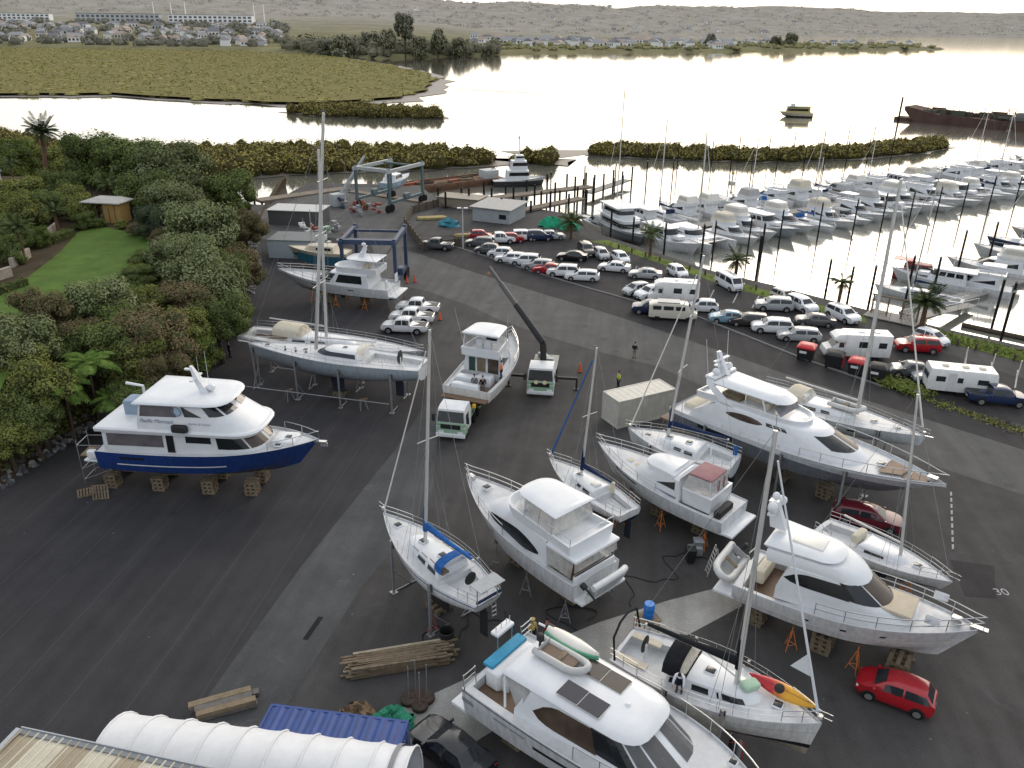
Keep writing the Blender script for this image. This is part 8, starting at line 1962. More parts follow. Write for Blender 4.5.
# piles
def pile(p,h,label,group,r=.125,z0=WZ-2.5):
 mb=MB(); mb.tube([(0,0,z0-0),(0,0,h)],r,pile_m,9); mb.lathe([(r+.03,0),(r+.03,.12),(.03,.3)],(0,0,h),M('pile_cap',(.25,.25,.25),.6),9)
 o=mb.build('mooring_pile',None,50); o.location=(p[0],p[1],0); return tag(o,label,'pile',group)
pp=None
def pilerow(n,s0,gap,off,h,where,group):
 for i in range(n):
  q=A0+DR*(s0+gap*i+R.uniform(-.6,.6))+DP*(off+R.uniform(-.8,.8)); pile(q,h*R.uniform(.9,1.1),'%s dark mooring pile from the left %s' % (ORD[i],where) if i < len(ORD) else 'dark mooring pile at the right end %s' % where,group)
pilerow(13,.5,8.6,-2.6,4.2,'in front of the front marina row','piles in front of the front marina row')
pilerow(14,3,8.5,46,4.2,'behind the back marina row','piles behind the back marina row')
pilerow(9,45,11,66,4.2,'standing clear in the open channel','piles in the open channel')
for i,(p,h) in enumerate([((16.45,134.49,-2.50),3.4),((19.80,131.36,-2.50),2.5),((23.59,123.02,-2.50),3.6),((28.78,119.88,-2.50),4.2),((35.10,111.92,-2.50),4.6),((41.49,101.93,-2.50),3.9),((43.57,99.60,-2.50),3.6),((45.74,98.13,-2.50),4.2),((39.09,123.70,-2.50),3.6),((53.60,104.48,-2.50),3.8),((57.63,105.49,-2.50),3.4),((68.19,119.41,-2.50),3.8),((76.14,125.35,-2.50),3.8),((58.28,89.38,-2.50),3.8),((61.66,94.62,-2.50),3.4),((59.61,93.83,-2.50),4.0)]):
 pile(p,h,'%s dark pile from the left near the sea wall' % ORD[i],'piles near the sea wall',.16)
# grass verge,edge timber and bollards
verge=[(15.12,126.52,0.03),(20.62,118.33,0.03),(28.53,106.77,0.03),(35.55,98.28,0.03),(42.38,90.93,0.03),(41.54,88.81,0.03),(34.67,95.47,0.03),(27.78,103.52,0.03),(15.29,122.18,0.03),(12.17,125.74,0.03)]
vm=M('verge_grass',(.13,.175,.035),.9,vary=.4,scale=.6,bump=.4,bscale=20)
mb=MB(); mb.face([(p[0],p[1],.03) for p in verge],vm); P2=[(48.07,87.69,0.03),(52.64,83.39,0.03),(56.40,79.41,0.03),(54.43,76.10,0.03),(50.88,80.08,0.03),(46.55,84.42,0.03)]; mb.face([(p[0],p[1],.03) for p in P2],vm)
tag(mb.build('grass_verge',None,0),kind='structure')
mb=MB(); rng=random.Random(9)
for P in (verge,P2):
 xs=[p[0] for p in P]; ys=[p[1] for p in P]; k=0
 while k < 900:
  x,y=rng.uniform(min(xs),max(xs)),rng.uniform(min(ys),max(ys)); k += 1
  if inpoly(x,y,P): leafcloud(mb,(x,y,.08),.25,.25,.16,3,.16,YEL,rng,0)
tag(mb.build('verge_tufts',None,0),'tufts of bright grass along the verge above the sea wall','grass',kind='stuff')
i=0
for a,b,n in (((15.31,122.29,0.00),(41.58,88.89,0.00),15),((46.90,84.19,0.00),(53.42,77.20,0.00),5)):
 for k in range(n):
  p=[lerp(a[j],b[j],(k+.5)/n) for j in (0,1)]; mb=MB(); mb.lathe([(.13,0),(.13,.62),(.1,.7)],(0,0,0),woodd,8); o=mb.build('bollard',None,50); o.location=(p[0],p[1],.02); tag(o,'%s short dark bollard from the left along the verge' % ORD[i],'bollard','bollards along the grass verge'); i += 1
# low planted strip by the bins
mb=MB(); rng=random.Random(31)
for _ in range(800):
 t_=rng.random(); p=[lerp((36.48,72.12,0.00)[j],(38.86,68.73,0.00)[j],t_) for j in (0,1)]; leafcloud(mb,(p[0]+rng.gauss(0,.6),p[1]+rng.gauss(0,.5),.25),.3,.3,.35,3,.16,YEL if rng.random() < .7 else OLV,rng,0)
tag(mb.build('planted_bed',None,0),'low yellow green planting beside the skip bins','planting',kind='stuff')
mb=MB(); rng=random.Random(32)
for _ in range(330):
 t_=rng.random(); p=[lerp((38.66,68.28,0.00)[j],(45.37,60.17,0.00)[j],t_) for j in (0,1)]; leafcloud(mb,(p[0]+rng.gauss(0,.5),p[1]+rng.gauss(0,.25),.06),.25,.25,.1,3,.12,OLV if rng.random() < .7 else BRN,rng,0)
tag(mb.build('planted_bed',None,0),'thin strip of scrub beside the caravan','planting',kind='stuff')
def hoist(name,label,c,head,W_,Ln,Ht,colr,beam):
 t=thing(name,label,'travel hoist',c,rad(head))
 for sx in (-1,1):
  for sy in (-1,1):
   x,y=sx*Ln/2,sy*W_/2; mb=MB(); mb.box((x,y,(Ht+1.0)/2+.5),(.45,.4,Ht-1.0),colr); mb.build('leg',t)
   for dx in (-.55,.55):
    mb=MB(); mb.lathe([(.3,-.22),(.66,-.22),(.7,-.12),(.7,.12),(.66,.22),(.3,.22)],(x+dx,y,.7),tyre,14,'y'); mb.build('wheel',t,50)
 for sy in (-1,1):
  mb=MB(); mb.box((0,sy*W_/2,Ht),(Ln+1.2,.5,.6),beam); mb.build('top_beam',t); mb=MB(); mb.box((0,sy*W_/2,1.7),(Ln+.6,.4,.45),colr); mb.build('sill_beam',t)
  for sx in (-.6,.6): mb=MB(); mb.tube([(sx*Ln/2,sy*W_/2,Ht-.2),(sx*Ln*.26,sy*W_/2*.0,2.4)],.02,black,4); mb.build('sling',t)
  mb=MB(); mb.rbox((0,sy*W_/2,2.2),(1.5,.7,.9),colr,.05); mb.build('engine_box',t)
 mb=MB(); mb.box((-Ln/2,0,Ht+.1),(.5,W_,.6),beam); mb.build('cross_beam',t)
 mb=MB()
 for sx in (-.3,.3): mb.box((sx*Ln,0,Ht-.05),(.3,W_,.3),colr)
 mb.build('sling_carrier',t)
navysteel=M('hoist_navy',(.025,.045,.10),.5,vary=.2); tealsteel=M('hoist_teal',(.09,.14,.15),.5,vary=.25); greysteel=M('hoist_pale_grey',(.42,.44,.44),.5,vary=.2)
hoist('travel_hoist','dark blue travel hoist beside the white flybridge launch',(-17.89,100.89,0.00),88,6.6,8.0,6.8,navysteel,navysteel)
hoist('travel_hoist','larger pale teal travel hoist standing over the dock at the back',(-23.22,151.13,0.00),62,7.4,10.5,7.2,tealsteel,greysteel)
def shed():
 a=(-10.12,136.39,0.00); t=thing('boat_shed','grey walled shed with pale low roof beside the jetty','shed',(-1.94,140.62,0.00),rad(-24)); t.scale=(.74,.72,.72); wl=M('shed_grey_wall',(.36,.39,.40),.6,vary=.15)
 mb=MB(); mb.box((-1.0,0,1.7),(9.5,9.5,3.4),wl); mb.build('wall',t)
 mb=MB(); mb.loft([[(x,y,z+y*.03) for x,y in ((-6.4,-5.4),(4.4,-5.4),(4.4,5.4),(-6.4,5.4))] for z in (3.5,3.66)],stripemat('pale_roof_sheet',(.40,.39,.37),(.33,.33,.32),.8,.08,0,.6,.15),True,True); mb.build('roof',t,0)
 mb=MB(); mb.box((-5.76,-1.5,1.5),(.06,3.4,2.9),M('shed_dark_opening',(.04,.03,.03),.9)); mb.build('door',t)
 mb=MB(); mb.box((2,-4.77,1.6),(1.8,.06,1.1),glass); mb.build('window',t)
shed()
t=thing('low_shed','long flat tan roof left of the grey shed','shed',(-9.83,151.01,0.00),rad(-20)); t.scale=(.9,.7,.6); mb=MB(); mb.box((0,0,1.5),(9,6,3),M('tan_wall',(.30,.26,.2),.8)); mb.build('wall',t); mb=MB(); mb.box((0,0,3.08),(9.8,6.8,.15),M('tan_roof',(.33,.29,.23),.7,vary=.2)); mb.build('roof',t)
t=thing('light_pole','grey light pole with twin lamps beside the timber wall','light pole',(-7.75,120.02,0.00)); mb=MB(); mb.tube([(0,0,0),(0,0,6.3)],.11,alu,8,.08); mb.build('pole',t)
for s in (-.5,.5): mb=MB(); mb.rbox((s,-.15,6.3),(.6,.4,.18),gel,.04); mb.build('lamp_head',t)
def timber_wall(pts,h,label):
 t=thing('timber_wall',label,'wall',pts[0]); o=Vector(pts[0]);
 for a,b in zip(pts,pts[1:]):
  d=Vector((b[0]-a[0],b[1]-a[1],0)); c=(Vector(a)+Vector(b))/2-o; mb=MB(); mb.box((c.x,c.y,h/2),(d.length,.22,h),M('retaining_timber',(.13,.11,.09),.9,vary=.35,scale=1)); mb.rz=0
  mb=MB(); mb.box((c.x,c.y,h/2),(d.length,.22,h),M('retaining_timber'),math.atan2(d.y,d.x)); mb.build('board_panel',t)
  n=max(2,int(d.length/2))
  for i in range(n): p=Vector(a).lerp(Vector(b),i/n)-o; mb=MB(); mb.box((p.x,p.y-.12,h*.55),(.2,.2,h*1.1),woodd); mb.build('post',t)
timber_wall([(-13.52,118.01,0.00),(-18.47,134.48,0.00),(-18.38,143.71,0.00),(-13.95,150.77,0.00)],1.4,'curved dark timber wall beside the hoist road')
timber_wall([(-13.48,119.16,0.00),(-9.10,121.74,0.00),(-8.02,121.79,0.00)],1.2,'short dark timber wall beside the light pole')
yt=M('yellow_timber',(.42,.34,.16),.8,vary=.3)
def stack(c,rz,n,l,label,cat,mat,w=.22,h=.12,lay=3,name='timber_stack',jit=.25):
 rng=random.Random(int(c[0]*31+c[1]*7)); mb=MB()
 for k in range(lay):
  for i in range(n):
   mb.box((rng.uniform(-jit,jit),(i-(n-1)/2)*w*1.06+rng.uniform(-.02,.02),h*(k+.5)+.05),(l*rng.uniform(.82,1.02),w,h*.92),mat if not isinstance(mat,list) else rng.choice(mat),rng.uniform(-.03,.03))
 o=mb.build(name,None,0); o.location=c; o.rotation_euler.z=rz; return tag(o,label,cat)
stack((-14.42,139.95,0.00),rad(15),7,5,'yellow timber stack inside the timber wall','timber stack',yt); stack((-6.46,128.18,0.00),rad(10),5,6,'pale planks piled in front of the grey shed','timber stack',yt)
stack((-5.81,33.32,0.00),rad(14),9,5.2,'long pile of weathered planks at the foot of the yard','plank pile',[wood,M('plank_pale',(.40,.34,.25),.8,vary=.3),M('plank_brown',(.20,.15,.10),.85,vary=.3)],.14,.07,10,'plank_pile',.7)
stack((-14.16,30.20,0.00),rad(22),3,3.0,'short stack of dark sawn beams beside the blue container','beam stack',[M('beam_grey',(.16,.15,.14),.85,vary=.3),M('beam_brown',(.24,.19,.13),.85,vary=.3)],.36,.24,2,'beam_stack',.5)
# heap of teal tarpaulin,blue van-like plant,green nets,tents: soft heaps
def heap(c,d,mat,label,cat,name,seed=1,rough=.25):
 rng=random.Random(seed); mb=MB(); n,m_=14,7; rings=[]
 for i in range(m_+1):
  a=PI/2*i/m_; rings.append([(d[0]*math.cos(a)*math.cos(q)*(1+rng.uniform(-rough,rough)),d[1]*math.cos(a)*math.sin(q)*(1+rng.uniform(-rough,rough)),d[2]*math.sin(a)*(1+rng.uniform(-rough,rough))) for q in [2*PI*j/n for j in range(n)]])
 mb.loft(rings,mat,True,True); o=mb.build(name,None,30); o.location=c; return tag(o,label,cat)
heap((-11.04,134.87,0.00),(1.7,1.2,1.3),M('teal_tarp',(.02,.19,.25),.6,vary=.3),'teal tarpaulin bundle beside the yellow timber','tarpaulin','tarpaulin_bundle',2)
GN=M('green_netting',(.03,.33,.18),.8,vary=.35)
heap((6.51,135.79,0.00),(2.3,1.4,1.5),GN,'green netting heap at the head of the jetty','netting','netting_heap',3); heap((9.47,133.78,0.00),(1.7,1.2,1.2),GN,'smaller green netting heap right of the bigger one','netting','netting_heap',4)
heap((-5.79,29.37,0.00),(1.0,.75,.55),M('sea_green_net',(.05,.28,.17),.8,vary=.5,scale=8),'sea green fishing net heaped beside the blue container','netting','netting_heap',5,.4)
heap((-7.65,29.97,0.00),(.8,.6,.35),M('brown_rope',(.22,.15,.09),.9,vary=.5,scale=8),'tangle of brown rope next to the green net','rope','rope_heap',6,.45)
# work platforms,barrels and gear around the back corner
def punt_shed():
 t=thing('flat_roofed_store','pale blue grey store with open scrap on its roof behind the bank','store',(-32.03,116.03,0.00),rad(-4)); mb=MB(); mb.box((0,0,1.3),(7.0,5,2.6),M('pale_blue_wall',(.40,.47,.50),.6,vary=.12)); mb.build('wall',t); mb=MB(); mb.box((0,0,2.65),(7.2,5.2,.12),M('store_roof',(.22,.23,.23),.8)); mb.build('roof',t); mb=MB(); mb.box((.6,-2.53,.9),(.7,.06,1.4),M('store_hatch',(.2,.2,.22),.7)); mb.build('door',t)
punt_shed()
t=thing('flat_roofed_store','low grey store with white flat roof at the edge of the dock','store',(-36.77,136.46,0.00),rad(-6)); mb=MB(); mb.box((0,0,1.2),(9,5,2.4),M('store_grey',(.12,.12,.12),.8)); mb.build('wall',t); mb=MB(); mb.box((0,0,2.45),(9.4,5.4,.12),M('store_white_roof',(.55,.55,.54),.7)); mb.build('roof',t)
rng=random.Random(44)
jm=[(M('faded_red_gear',(.28,.06,.05),.7),'red'),(tgreen,'green'),(galv,'grey'),(gel2,'white'),(rust,'rusty'),(navysteel,'dark blue')]
for i,(gp,mi) in enumerate([((-31.52,126.94,0.00),0),((-29.34,125.74,0.00),1),((-31.45,122.50,0.00),2),((-26.31,120.92,0.00),4),((-28.93,120.20,0.00),3),((-28.87,129.74,0.00),2),((-29.38,144.74,0.00),0),((-27.15,146.55,0.00),4),((-24.94,144.17,0.00),0),((-31.47,148.01,0.00),5),((-33.74,128.15,0.00),3),((-27.37,141.60,0.00),2)]):
 mm,cn=jm[mi]; mb=MB()
 for k in range(5): mb.rbox((rng.uniform(-.7,.7),rng.uniform(-.6,.6),.3+.35*k),(rng.uniform(.3,1.3),rng.uniform(.3,1.0),.4),mm if k != 2 else galv,.04,rng.uniform(0,3))
 mb.tube([(0,0,.2),(rng.uniform(-.4,.4),0,2.6)],.05,galv,5)
 o=mb.build('gear_pile',None); o.location=gp
 tag(o,'%s pile of yard gear, %s of the piles around the dock stores' % (cn,ORD[i]),'gear pile','piles of yard gear near the dock')
# wharves
def wharf(name,a,b,w,label,zt=.2,h=.35,every=5.,piles_up=False,mat=None):
 d=Vector((b[0]-a[0],b[1]-a[1])); t=thing(name,label,'wharf',(a[0],a[1],0),math.atan2(d.y,d.x)); L=d.length; mat=mat or M('wharf_timber',(.24,.20,.16),.85,vary=.3,scale=.8)
 mb=MB(); mb.box((L/2,0,zt),(L,w,h),mat); mb.build('deck',t); n=max(2,int(L/every))
 for i in range(n+1):
  for s in (1,-1): mb=MB(); up=R.uniform(1.6,3.2) if piles_up else 0; mb.tube([(L*i/n,s*(w/2+.1),-6),(L*i/n,s*(w/2+.1),zt+.1+up)],.2,pile_m,7); mb.build('pile',t,50)
 return t
wharf('jetty',(-13.48,149.79,0.40),(15.80,169.37,0.40),2.6,'long brown timber jetty beside the dock',.5,.4,5,True)
wharf('jetty',(-1.45,143.65,0.40),(13.27,157.86,0.40),2.2,'second timber jetty just right of the long one',.3,.4,5,True)
wharf('jetty',(15.61,171.24,-1.00),(25.88,187.16,-1.00),2.2,'pale outer walkway reaching into the channel',-1.2,.25,4.5,True,deckm)
wharf('jetty',(-48.92,153.27,0.00),(-34.81,166.08,0.00),3.0,'dark timber landing left of the large hoist',.0,.5,5,False)
wharf('dock_wall',(-32.81,163.06,0.00),(-14.03,151.66,0.00),1.6,'timber dock wall under the large hoist',.0,.5,4,False)
def barge():
 a=(-24.56,176.47,-2.50); b=(-8.45,188.14,-2.50); d=Vector((b[0]-a[0],b[1]-a[1])); t=thing('rusty_barge','long rust brown barge lying behind the large hoist','barge',(a[0],a[1],WZ),math.atan2(d.y,d.x)); L=d.length+6
 rm=M('rusty_barge_hull',(.20,.115,.075),.85,vary=.45,scale=.6)
 mb=MB(); mb.loft([[(x,y*s,z) for y,z in ((3.4,z0),(3.8,1.0),(-3.8,1.0),(-3.4,z0))] for x,s,z0 in ((-3,.8,.3),(0,1,-.6),(L-3,1,-.6),(L,.8,.4))],rm,True,True); mb.build('hull',t,30)
 for s in (1,-1): mb=MB(); mb.box((L/2-1,s*3.6,1.2),(L-3,.25,.5),rm); mb.build('coaming',t)
 mb=MB(); mb.rbox((L-3,0,1.9),(3.5,3.4,1.8),greysteel,.1); mb.build('machinery_house',t)
 rng=random.Random(8); mb=MB()
 for i in range(12): mb.box((rng.uniform(1,L-7),rng.uniform(-2.6,2.6),1.2),(rng.uniform(1,5),rng.uniform(.3,1),.5),rng.choice([rust,woodd,wood,rm]),rng.uniform(-.1,.1))
 mb.build('deck_cargo',t); mb=MB(); mb.tube([(L-2,0,2),(L-2,0,6)],.09,wood,6); mb.build('post',t)
barge()
def tug():
 c=(1.04,183.87,-2.50); t=thing('tug_boat','small white tug with stacked wheelhouse moored at the jetty','tug boat',(c[0]-6,c[1]+1,WZ),rad(8)); L=12; H=Hull(L,4.4,-.8,1.3,2.0,tr=.85,rake=.05,rise=.3); H.build(t,hullmat('tug_hull',[(0,(.02,.02,.022)),(1.25,(.55,.56,.55)),(7,(.6,.6,.6))]),bul=.2)
 for z,x0,x1,w,h in ((1.3,3,8.5,1.7,2.2),(3.5,4,8,1.4,2.1),(5.6,5,7.3,1.0,1.2)):
  s=Tier([(z,x0,x1-.8,x1,w,w*.9),(z+h,x0+.2,x1-.9,x1-.3,w*.95,w*.85)],.6,.06); s.build('wheelhouse',t,gel); mb=MB(); s.panel(mb,glass,0,-1.9,1.9,.5,.85,n=30); mb.build('cabin_window',t,0)
 mb=MB(); mb.tube([(6,0,6.8),(6,0,11)],.12,gel,6); mb.tube([(6,-.9,9.5),(6,.9,9.5)],.05,gel,5); mb.ball((6,0,10.6),(.3,.3,.3),gel,8,5); mb.build('signal_mast',t,60)
tug()
def dock_boat():
 c=(-24.42,172.11,-2.50); t=thing('hung_launch','pale blue and white launch hanging inside the large hoist','boat',(c[0]-2.4,c[1]-5,-.9),rad(66)); L=10; H=Hull(L,3.3,.2,2.0,2.6,tr=.85,rake=.1); H.build(t,hullmat('pale_blue_hull',[(0,antif_b),(.8,(.35,.48,.56)),(2,WHITE),(7,WHITE)]),bul=.08)
 s=Tier([(1.9,2,5,6.6,1.3,1.1),(3.3,2.2,4.6,5.4,1.2,1.0)],.7,.06); s.build('cabin',t,gel); mb=MB(); s.panel(mb,glass,0,-1.8,1.8,.45,.85,n=24); mb.build('cabin_window',t,0)
dock_boat()
def crane_lattice():
 c=(-32.92,149.68,0.00); t=thing('dock_crane','slanting pale crane jib beside the large hoist','crane',c,rad(40)); mb=MB(); mb.rbox((0,0,1.2),(2.4,2.0,2.2),greysteel,.1); mb.build('cab',t); a,b=Vector((.5,0,2)),Vector((6.2,0,8.6)); mb=MB()
 for oy in (-.3,.3): mb.tube([a+Vector((0,oy,0)),b+Vector((0,oy*.4,0))],.12,greysteel,6); mb.tube([a+Vector((.5,oy,-.5)),b+Vector((.1,oy*.4,-.1))],.1,greysteel,5)
 for i in range(12): p,q=a.lerp(b,i/12),a.lerp(b,(i+1)/12); mb.tube([p+Vector((0,-.3,0)),q+Vector((0,.3,0))],.05,greysteel,4)
 mb.build('lattice_jib',t,60); mb=MB(); mb.tube([b,b+Vector((0,0,-5))],.03,wire,4); mb.build('hoist_wire',t)
crane_lattice()
# ferry and dark barge out in the channel
def ferry():
 c=(114.16,340.46,-2.50); t=thing('ferry','small yellow and cream ferry under way in the open channel','ferry',(c[0]+6,c[1],WZ),rad(172)); L=13; H=Hull(L,5,-.5,1.6,2.0,tr=.9,rake=.1); H.build(t,hullmat('ferry_hull',[(0,(.05,.05,.05)),(.5,(.62,.55,.42)),(7,WHITE)]),creamc,bul=.1)
 s=Tier([(1.5,1.2,9,10.6,2.2,1.9),(3.7,1.4,8.8,10,2.1,1.8)],.6,.05); s.build('cabin',t,M('ferry_yellow',(.5,.42,.16),.6)); mb=MB(); s.panel(mb,glass,0,-1.9,1.9,.4,.8,n=40); mb.build('cabin_window',t,0)
 mb=MB(); mb.rbox((5.5,0,3.95),(10,4.7,.14),M('ferry_roof',(.25,.3,.2),.6),.04); mb.build('roof',t); mb=MB(); mb.rbox((8,0,4.6),(1.6,2,1.1),gel,.1); mb.build('wheelhouse',t)
ferry()
def old_barge():
 a=(155.14,334.17,-2.50); b=(190.46,297.27,-2.50); d=Vector((b[0]-a[0],b[1]-a[1])); t=thing('dredge_barge','long dark derelict barge with cluttered deck at the far right','barge',(a[0],a[1],WZ),math.atan2(d.y,d.x)); L=d.length
 dm=M('dark_barge_hull',(.12,.075,.06),.9,vary=.4,scale=.2)
 mb=MB(); mb.loft([[(x,y,z) for y,z in ((5,z0),(5.4,z1),(-5.4,z1),(-5,z0))] for x,z0,z1 in ((1,4.2,5.6),(6,-1,4.9),(13,-1,3.5),(L,-1,2.7))],dm,True,True); mb.build('hull',t,30)
 mb=MB(); mb.box((1.5,0,.6),(9,7,1.2),dm); mb.build('bow_pontoon',t)
 rng=random.Random(3); mb=MB()
 for i in range(46):
  x=rng.uniform(9,L-2); mb.box((x,rng.uniform(-4,4),3.5+rng.uniform(0,.9)),(rng.uniform(.5,5),rng.uniform(.5,2),rng.uniform(.6,2.6)),rng.choice([dm,woodd,M('deck_clutter_grey',(.14,.14,.12),.9),M('deck_clutter_green',(.09,.10,.07),.9)]))
 for i in range(16): x=rng.uniform(6,L-2); mb.tube([(x,0,3),(x+rng.uniform(-.6,.6),0,3.4+rng.uniform(2,4.2))],.14,dm,5)
 mb.build('deck_clutter',t,0); mb=MB(); mb.rbox((L*.82,0,4.4),(5,5,3.0),M('barge_grey_house',(.20,.19,.18),.8),.1); mb.build('deck_house',t)
old_barge()
pile((149.10,326.67,-2.50),6.5,'tall dark pile off the bow of the derelict barge',None,.35)
t=thing('channel_marker','small white channel beacon in the open water beyond the marina','beacon',(51.43,192.09,-2.50)); mb=MB(); mb.lathe([(.9,-.2),(.9,.5),(.2,.6),(.2,2.0)],(0,0,0),gel2,10); mb.build('float',t); mb=MB(); mb.ball((0,0,2.3),(.4,.4,.4),M('beacon_yellow',(.5,.45,.1),.5),8,5); mb.build('lantern',t)
def container(name,c,rz,L,col_m,label,roof=None,amp=.012):
 t=thing(name,label,'container',c,rz); W_,Hh=2.44,2.6; mb=MB()
 def wall(a,b):
  d=Vector((b[0]-a[0],b[1]-a[1])); n=int(d.length/.14); u=d.normalized(); nn=Vector((u.y,-u.x)); pr=[]
  for i in range(n+1):
   q=Vector(a)+d*i/n; o=-.035 if (i//2) % 2 else 0; pr.append(q+nn*o)
  mb.loft([[(p.x,p.y,.16) for p in pr],[(p.x,p.y,Hh-.1) for p in pr]],col_m,closed=False)
 x,y=L/2-.04,W_/2-.03
 wall((-x,-y),(x,-y)); wall((x,y),(-x,y)); wall((-x,y),(-x,-y)); mb.build('corrugated_wall',t,0)
 mb=MB()
 for sx in (-1,1):
  for sy in (-1,1): mb.box((sx*(L/2-.05),sy*(W_/2-.05),Hh/2),(.12,.12,Hh),col_m)
 for z in (.08,Hh-.06):
  for sy in (-1,1): mb.box((0,sy*(W_/2-.05),z),(L-.22,.12,.14),col_m)
  for sx in (-1,1): mb.box((sx*(L/2-.05),0,z),(.12,W_-.22,.14),col_m)
 mb.build('frame',t)
 mb=MB(); n=int(L/.16); prof=[(-L/2+.12+(L-.24)*i/n,Hh-.02+(amp if (i//2) % 2 else 0)) for i in range(n+1)]
 mb.loft([[(px,-W_/2+.1,z) for px,z in prof],[(px,W_/2-.1,z) for px,z in prof]],roof or col_m,closed=False); mb.build('roof',t,0)
 for sy in (-.58,.58):
  mb=MB(); mb.box((L/2-.02,sy,Hh/2),(.06,1.1,Hh-.3),col_m); dr=mb.build('door',t); mb=MB()
  for o in (-.3,.3): mb.tube([(L/2+.04,sy+o,.2),(L/2+.04,sy+o,Hh-.2)],.025,galv,5)
  mb.build('lock_rod',dr)
 return t
k0,k1,k2=(9.45,62.75,0.00),(7.96,64.69,0.00),(14.16,65.06,0.00)
container('shipping_container',((k1[0]+k2[0])/2+.15,(k1[1]+k2[1])/2-1.2,0),rad(28),6.06,M('container_cream',(.58,.56,.49),.6,vary=.18,scale=1),'cream corrugated shipping container behind the sloop',M('container_cream_top',(.60,.57,.50),.6,vary=.12))
ka,kb=(-11.20,27.30,2.60),(-4.83,26.42,2.60)
d=Vector((kb[0]-ka[0],kb[1]-ka[1])); container('blue_container',((ka[0]+kb[0])/2,(ka[1]+kb[1])/2-.55,0),math.atan2(d.y,d.x),max(6.06,d.length+.2),M('container_blue',(.025,.065,.24),.55,vary=.25,scale=1),'blue corrugated container behind the white tunnel tent',stripemat('container_blue_roof',(.035,.085,.29),(.018,.048,.19),.32,.15,0,.5,.12),.05)
def tunnel():
 a,b=(-17.18,26.21,3.60),(-3.81,24.54,3.60); d=Vector((b[0]-a[0],b[1]-a[1])); L=d.length; t=thing('tunnel_tent','white ribbed fabric tunnel tent at the bottom of the picture','tunnel tent',(a[0]-.1,a[1]+1.75,0),math.atan2(d.y,d.x))
 r=2.6; h=3.6; n=9; mb=MB(); rings=[]; N=int(round(L/.29)); ribs=9
 fm=M('white_tent_fabric',(.72,.73,.74),.6,vary=.08,scale=1.5)
 for i in range(N+1):
  x=L*i/N; s=abs(math.sin(PI*ribs*i/N))**.7*.07; ring=[]
  for j in range(17):
   q=PI*j/16; ring.append((x,-r+(r-s)*math.cos(q)*1.0,max(0,(h-s)*math.sin(q)**.75)))
  rings.append(ring)
 mb.loft(rings,fm,closed=False); mb.build('fabric_skin',t,50); mb=MB()
 for i in range(ribs+1):
  x=L*i/ribs; mb=MB(); mb.tube([(x,-r+(r+.01)*math.cos(PI*j/16),max(0,(h+.01)*math.sin(PI*j/16)**.75)) for j in range(17)],.05,fm,6); mb.build('rib',t,60)
 mb=MB(); x=L-.75; mb.loft([[(x+o,-r+(r+.03)*math.cos(PI*j/16),max(0,(h+.03)*math.sin(PI*j/16)**.75)) for j in range(17)] for o in (0,.22)],M('grey_webbing',(.22,.23,.25),.7),closed=False); mb.build('tie_band',t,50)
tunnel()
def roof():
 z=5.6; A,B_=Vector((-19.65,23.39,5.60)),Vector((-6.54,20.50,5.60)); u=(B_-A).normalized(); w=Vector((u.y,-u.x,0)); t=thing('workshop_building','workshop roof with cream and tan sheets at the bottom left corner','building',A,math.atan2(u.y,u.x))
 rm=stripemat('cream_tan_roofing',(.62,.58,.47),(.40,.34,.24),2.35,.95,0,.6,.08); L=(B_-A).length
 mb=MB(); mb.loft([[(x,y,zz+y*-.06) for x,y in ((0,0),(L,0),(L,-9),(0,-9))] for zz in (-.1,0)],rm,True,True); mb.build('roof_sheet',t,0)
 mb=MB()
 for i in range(int(L/.38)): mb.box((.19+.38*i,-4.5,.29),(.05,9,.05),rm,0)
 o=mb.build('roof_rib',t,0); o.rotation_euler=(rad(-3.43),0,0); o.location=(0,0,0.0)
 mb=MB(); mb.box((L/2,.12,-.05),(L+.3,.26,.2),M('gutter_grey',(.20,.22,.24),.5)); mb.box((L/2,.27,.04),(L+.3,.05,.1),M('gutter_light',(.42,.44,.46),.5)); mb.box((-.1,-4.4,.14),(.2,9.0,.14),M('gutter_light')); mb.build('gutter',t)
 mb=MB(); mb.box((L/2,-4.6,-3.0),(L-.3,8.6,5.2),M('workshop_wall',(.4,.4,.39),.8)); mb.build('wall',t)
roof()
# round mooring weights with rods
for i,p in enumerate([(-5.10,30.67,0.00),(-4.49,30.28,0.00),(-4.19,30.81,0.00),(-4.79,31.07,0.00)]):
 t=thing('mooring_weight','%s round iron mooring weight with an upright rod on the concrete pad' % ('leftmost','nearest','rightmost','farthest')[i],'mooring weight',p,0,'iron weights on the concrete pad'); mb=MB(); mb.lathe([(.36,0),(.42,.06),(.42,.24),(.36,.28),(.2,.22)],(0,0,0),M('rusty_iron',(.08,.06,.05),.85,vary=.4),16); mb.build('weight',t,50); mb=MB(); mb.tube([(0,0,.2),(.03,0,2.4)],.025,galv,5); mb.build('rod',t)
t=thing('mesh_bin','black mesh bin between the plank pile and the blue covered sloop','bin',(-3.47,34.74,0.00)); mb=MB(); mb.lathe([(.38,0),(.42,1.1),(.38,1.1),(.34,.1)],(0,0,0),black,12); mb.build('bin_body',t); mb=MB(); mb.tube([(.42*math.cos(a),.42*math.sin(a),1.1) for a in [2*PI*i/12 for i in range(12)]],.04,black,5,closed=True); mb.build('rim',t)
stand(*(-4.41,35.85,0.00)[:2],1.5,'red tripod stand beside the stern of the blue covered sloop',None,mat=M('red_stand',(.5,.1,.1),.5)); stand(*(6.26,40.25,0.00)[:2],1.9,'silver tripod trestle under the tender of the flybridge cruiser',None,mat=galv,spread=.6)
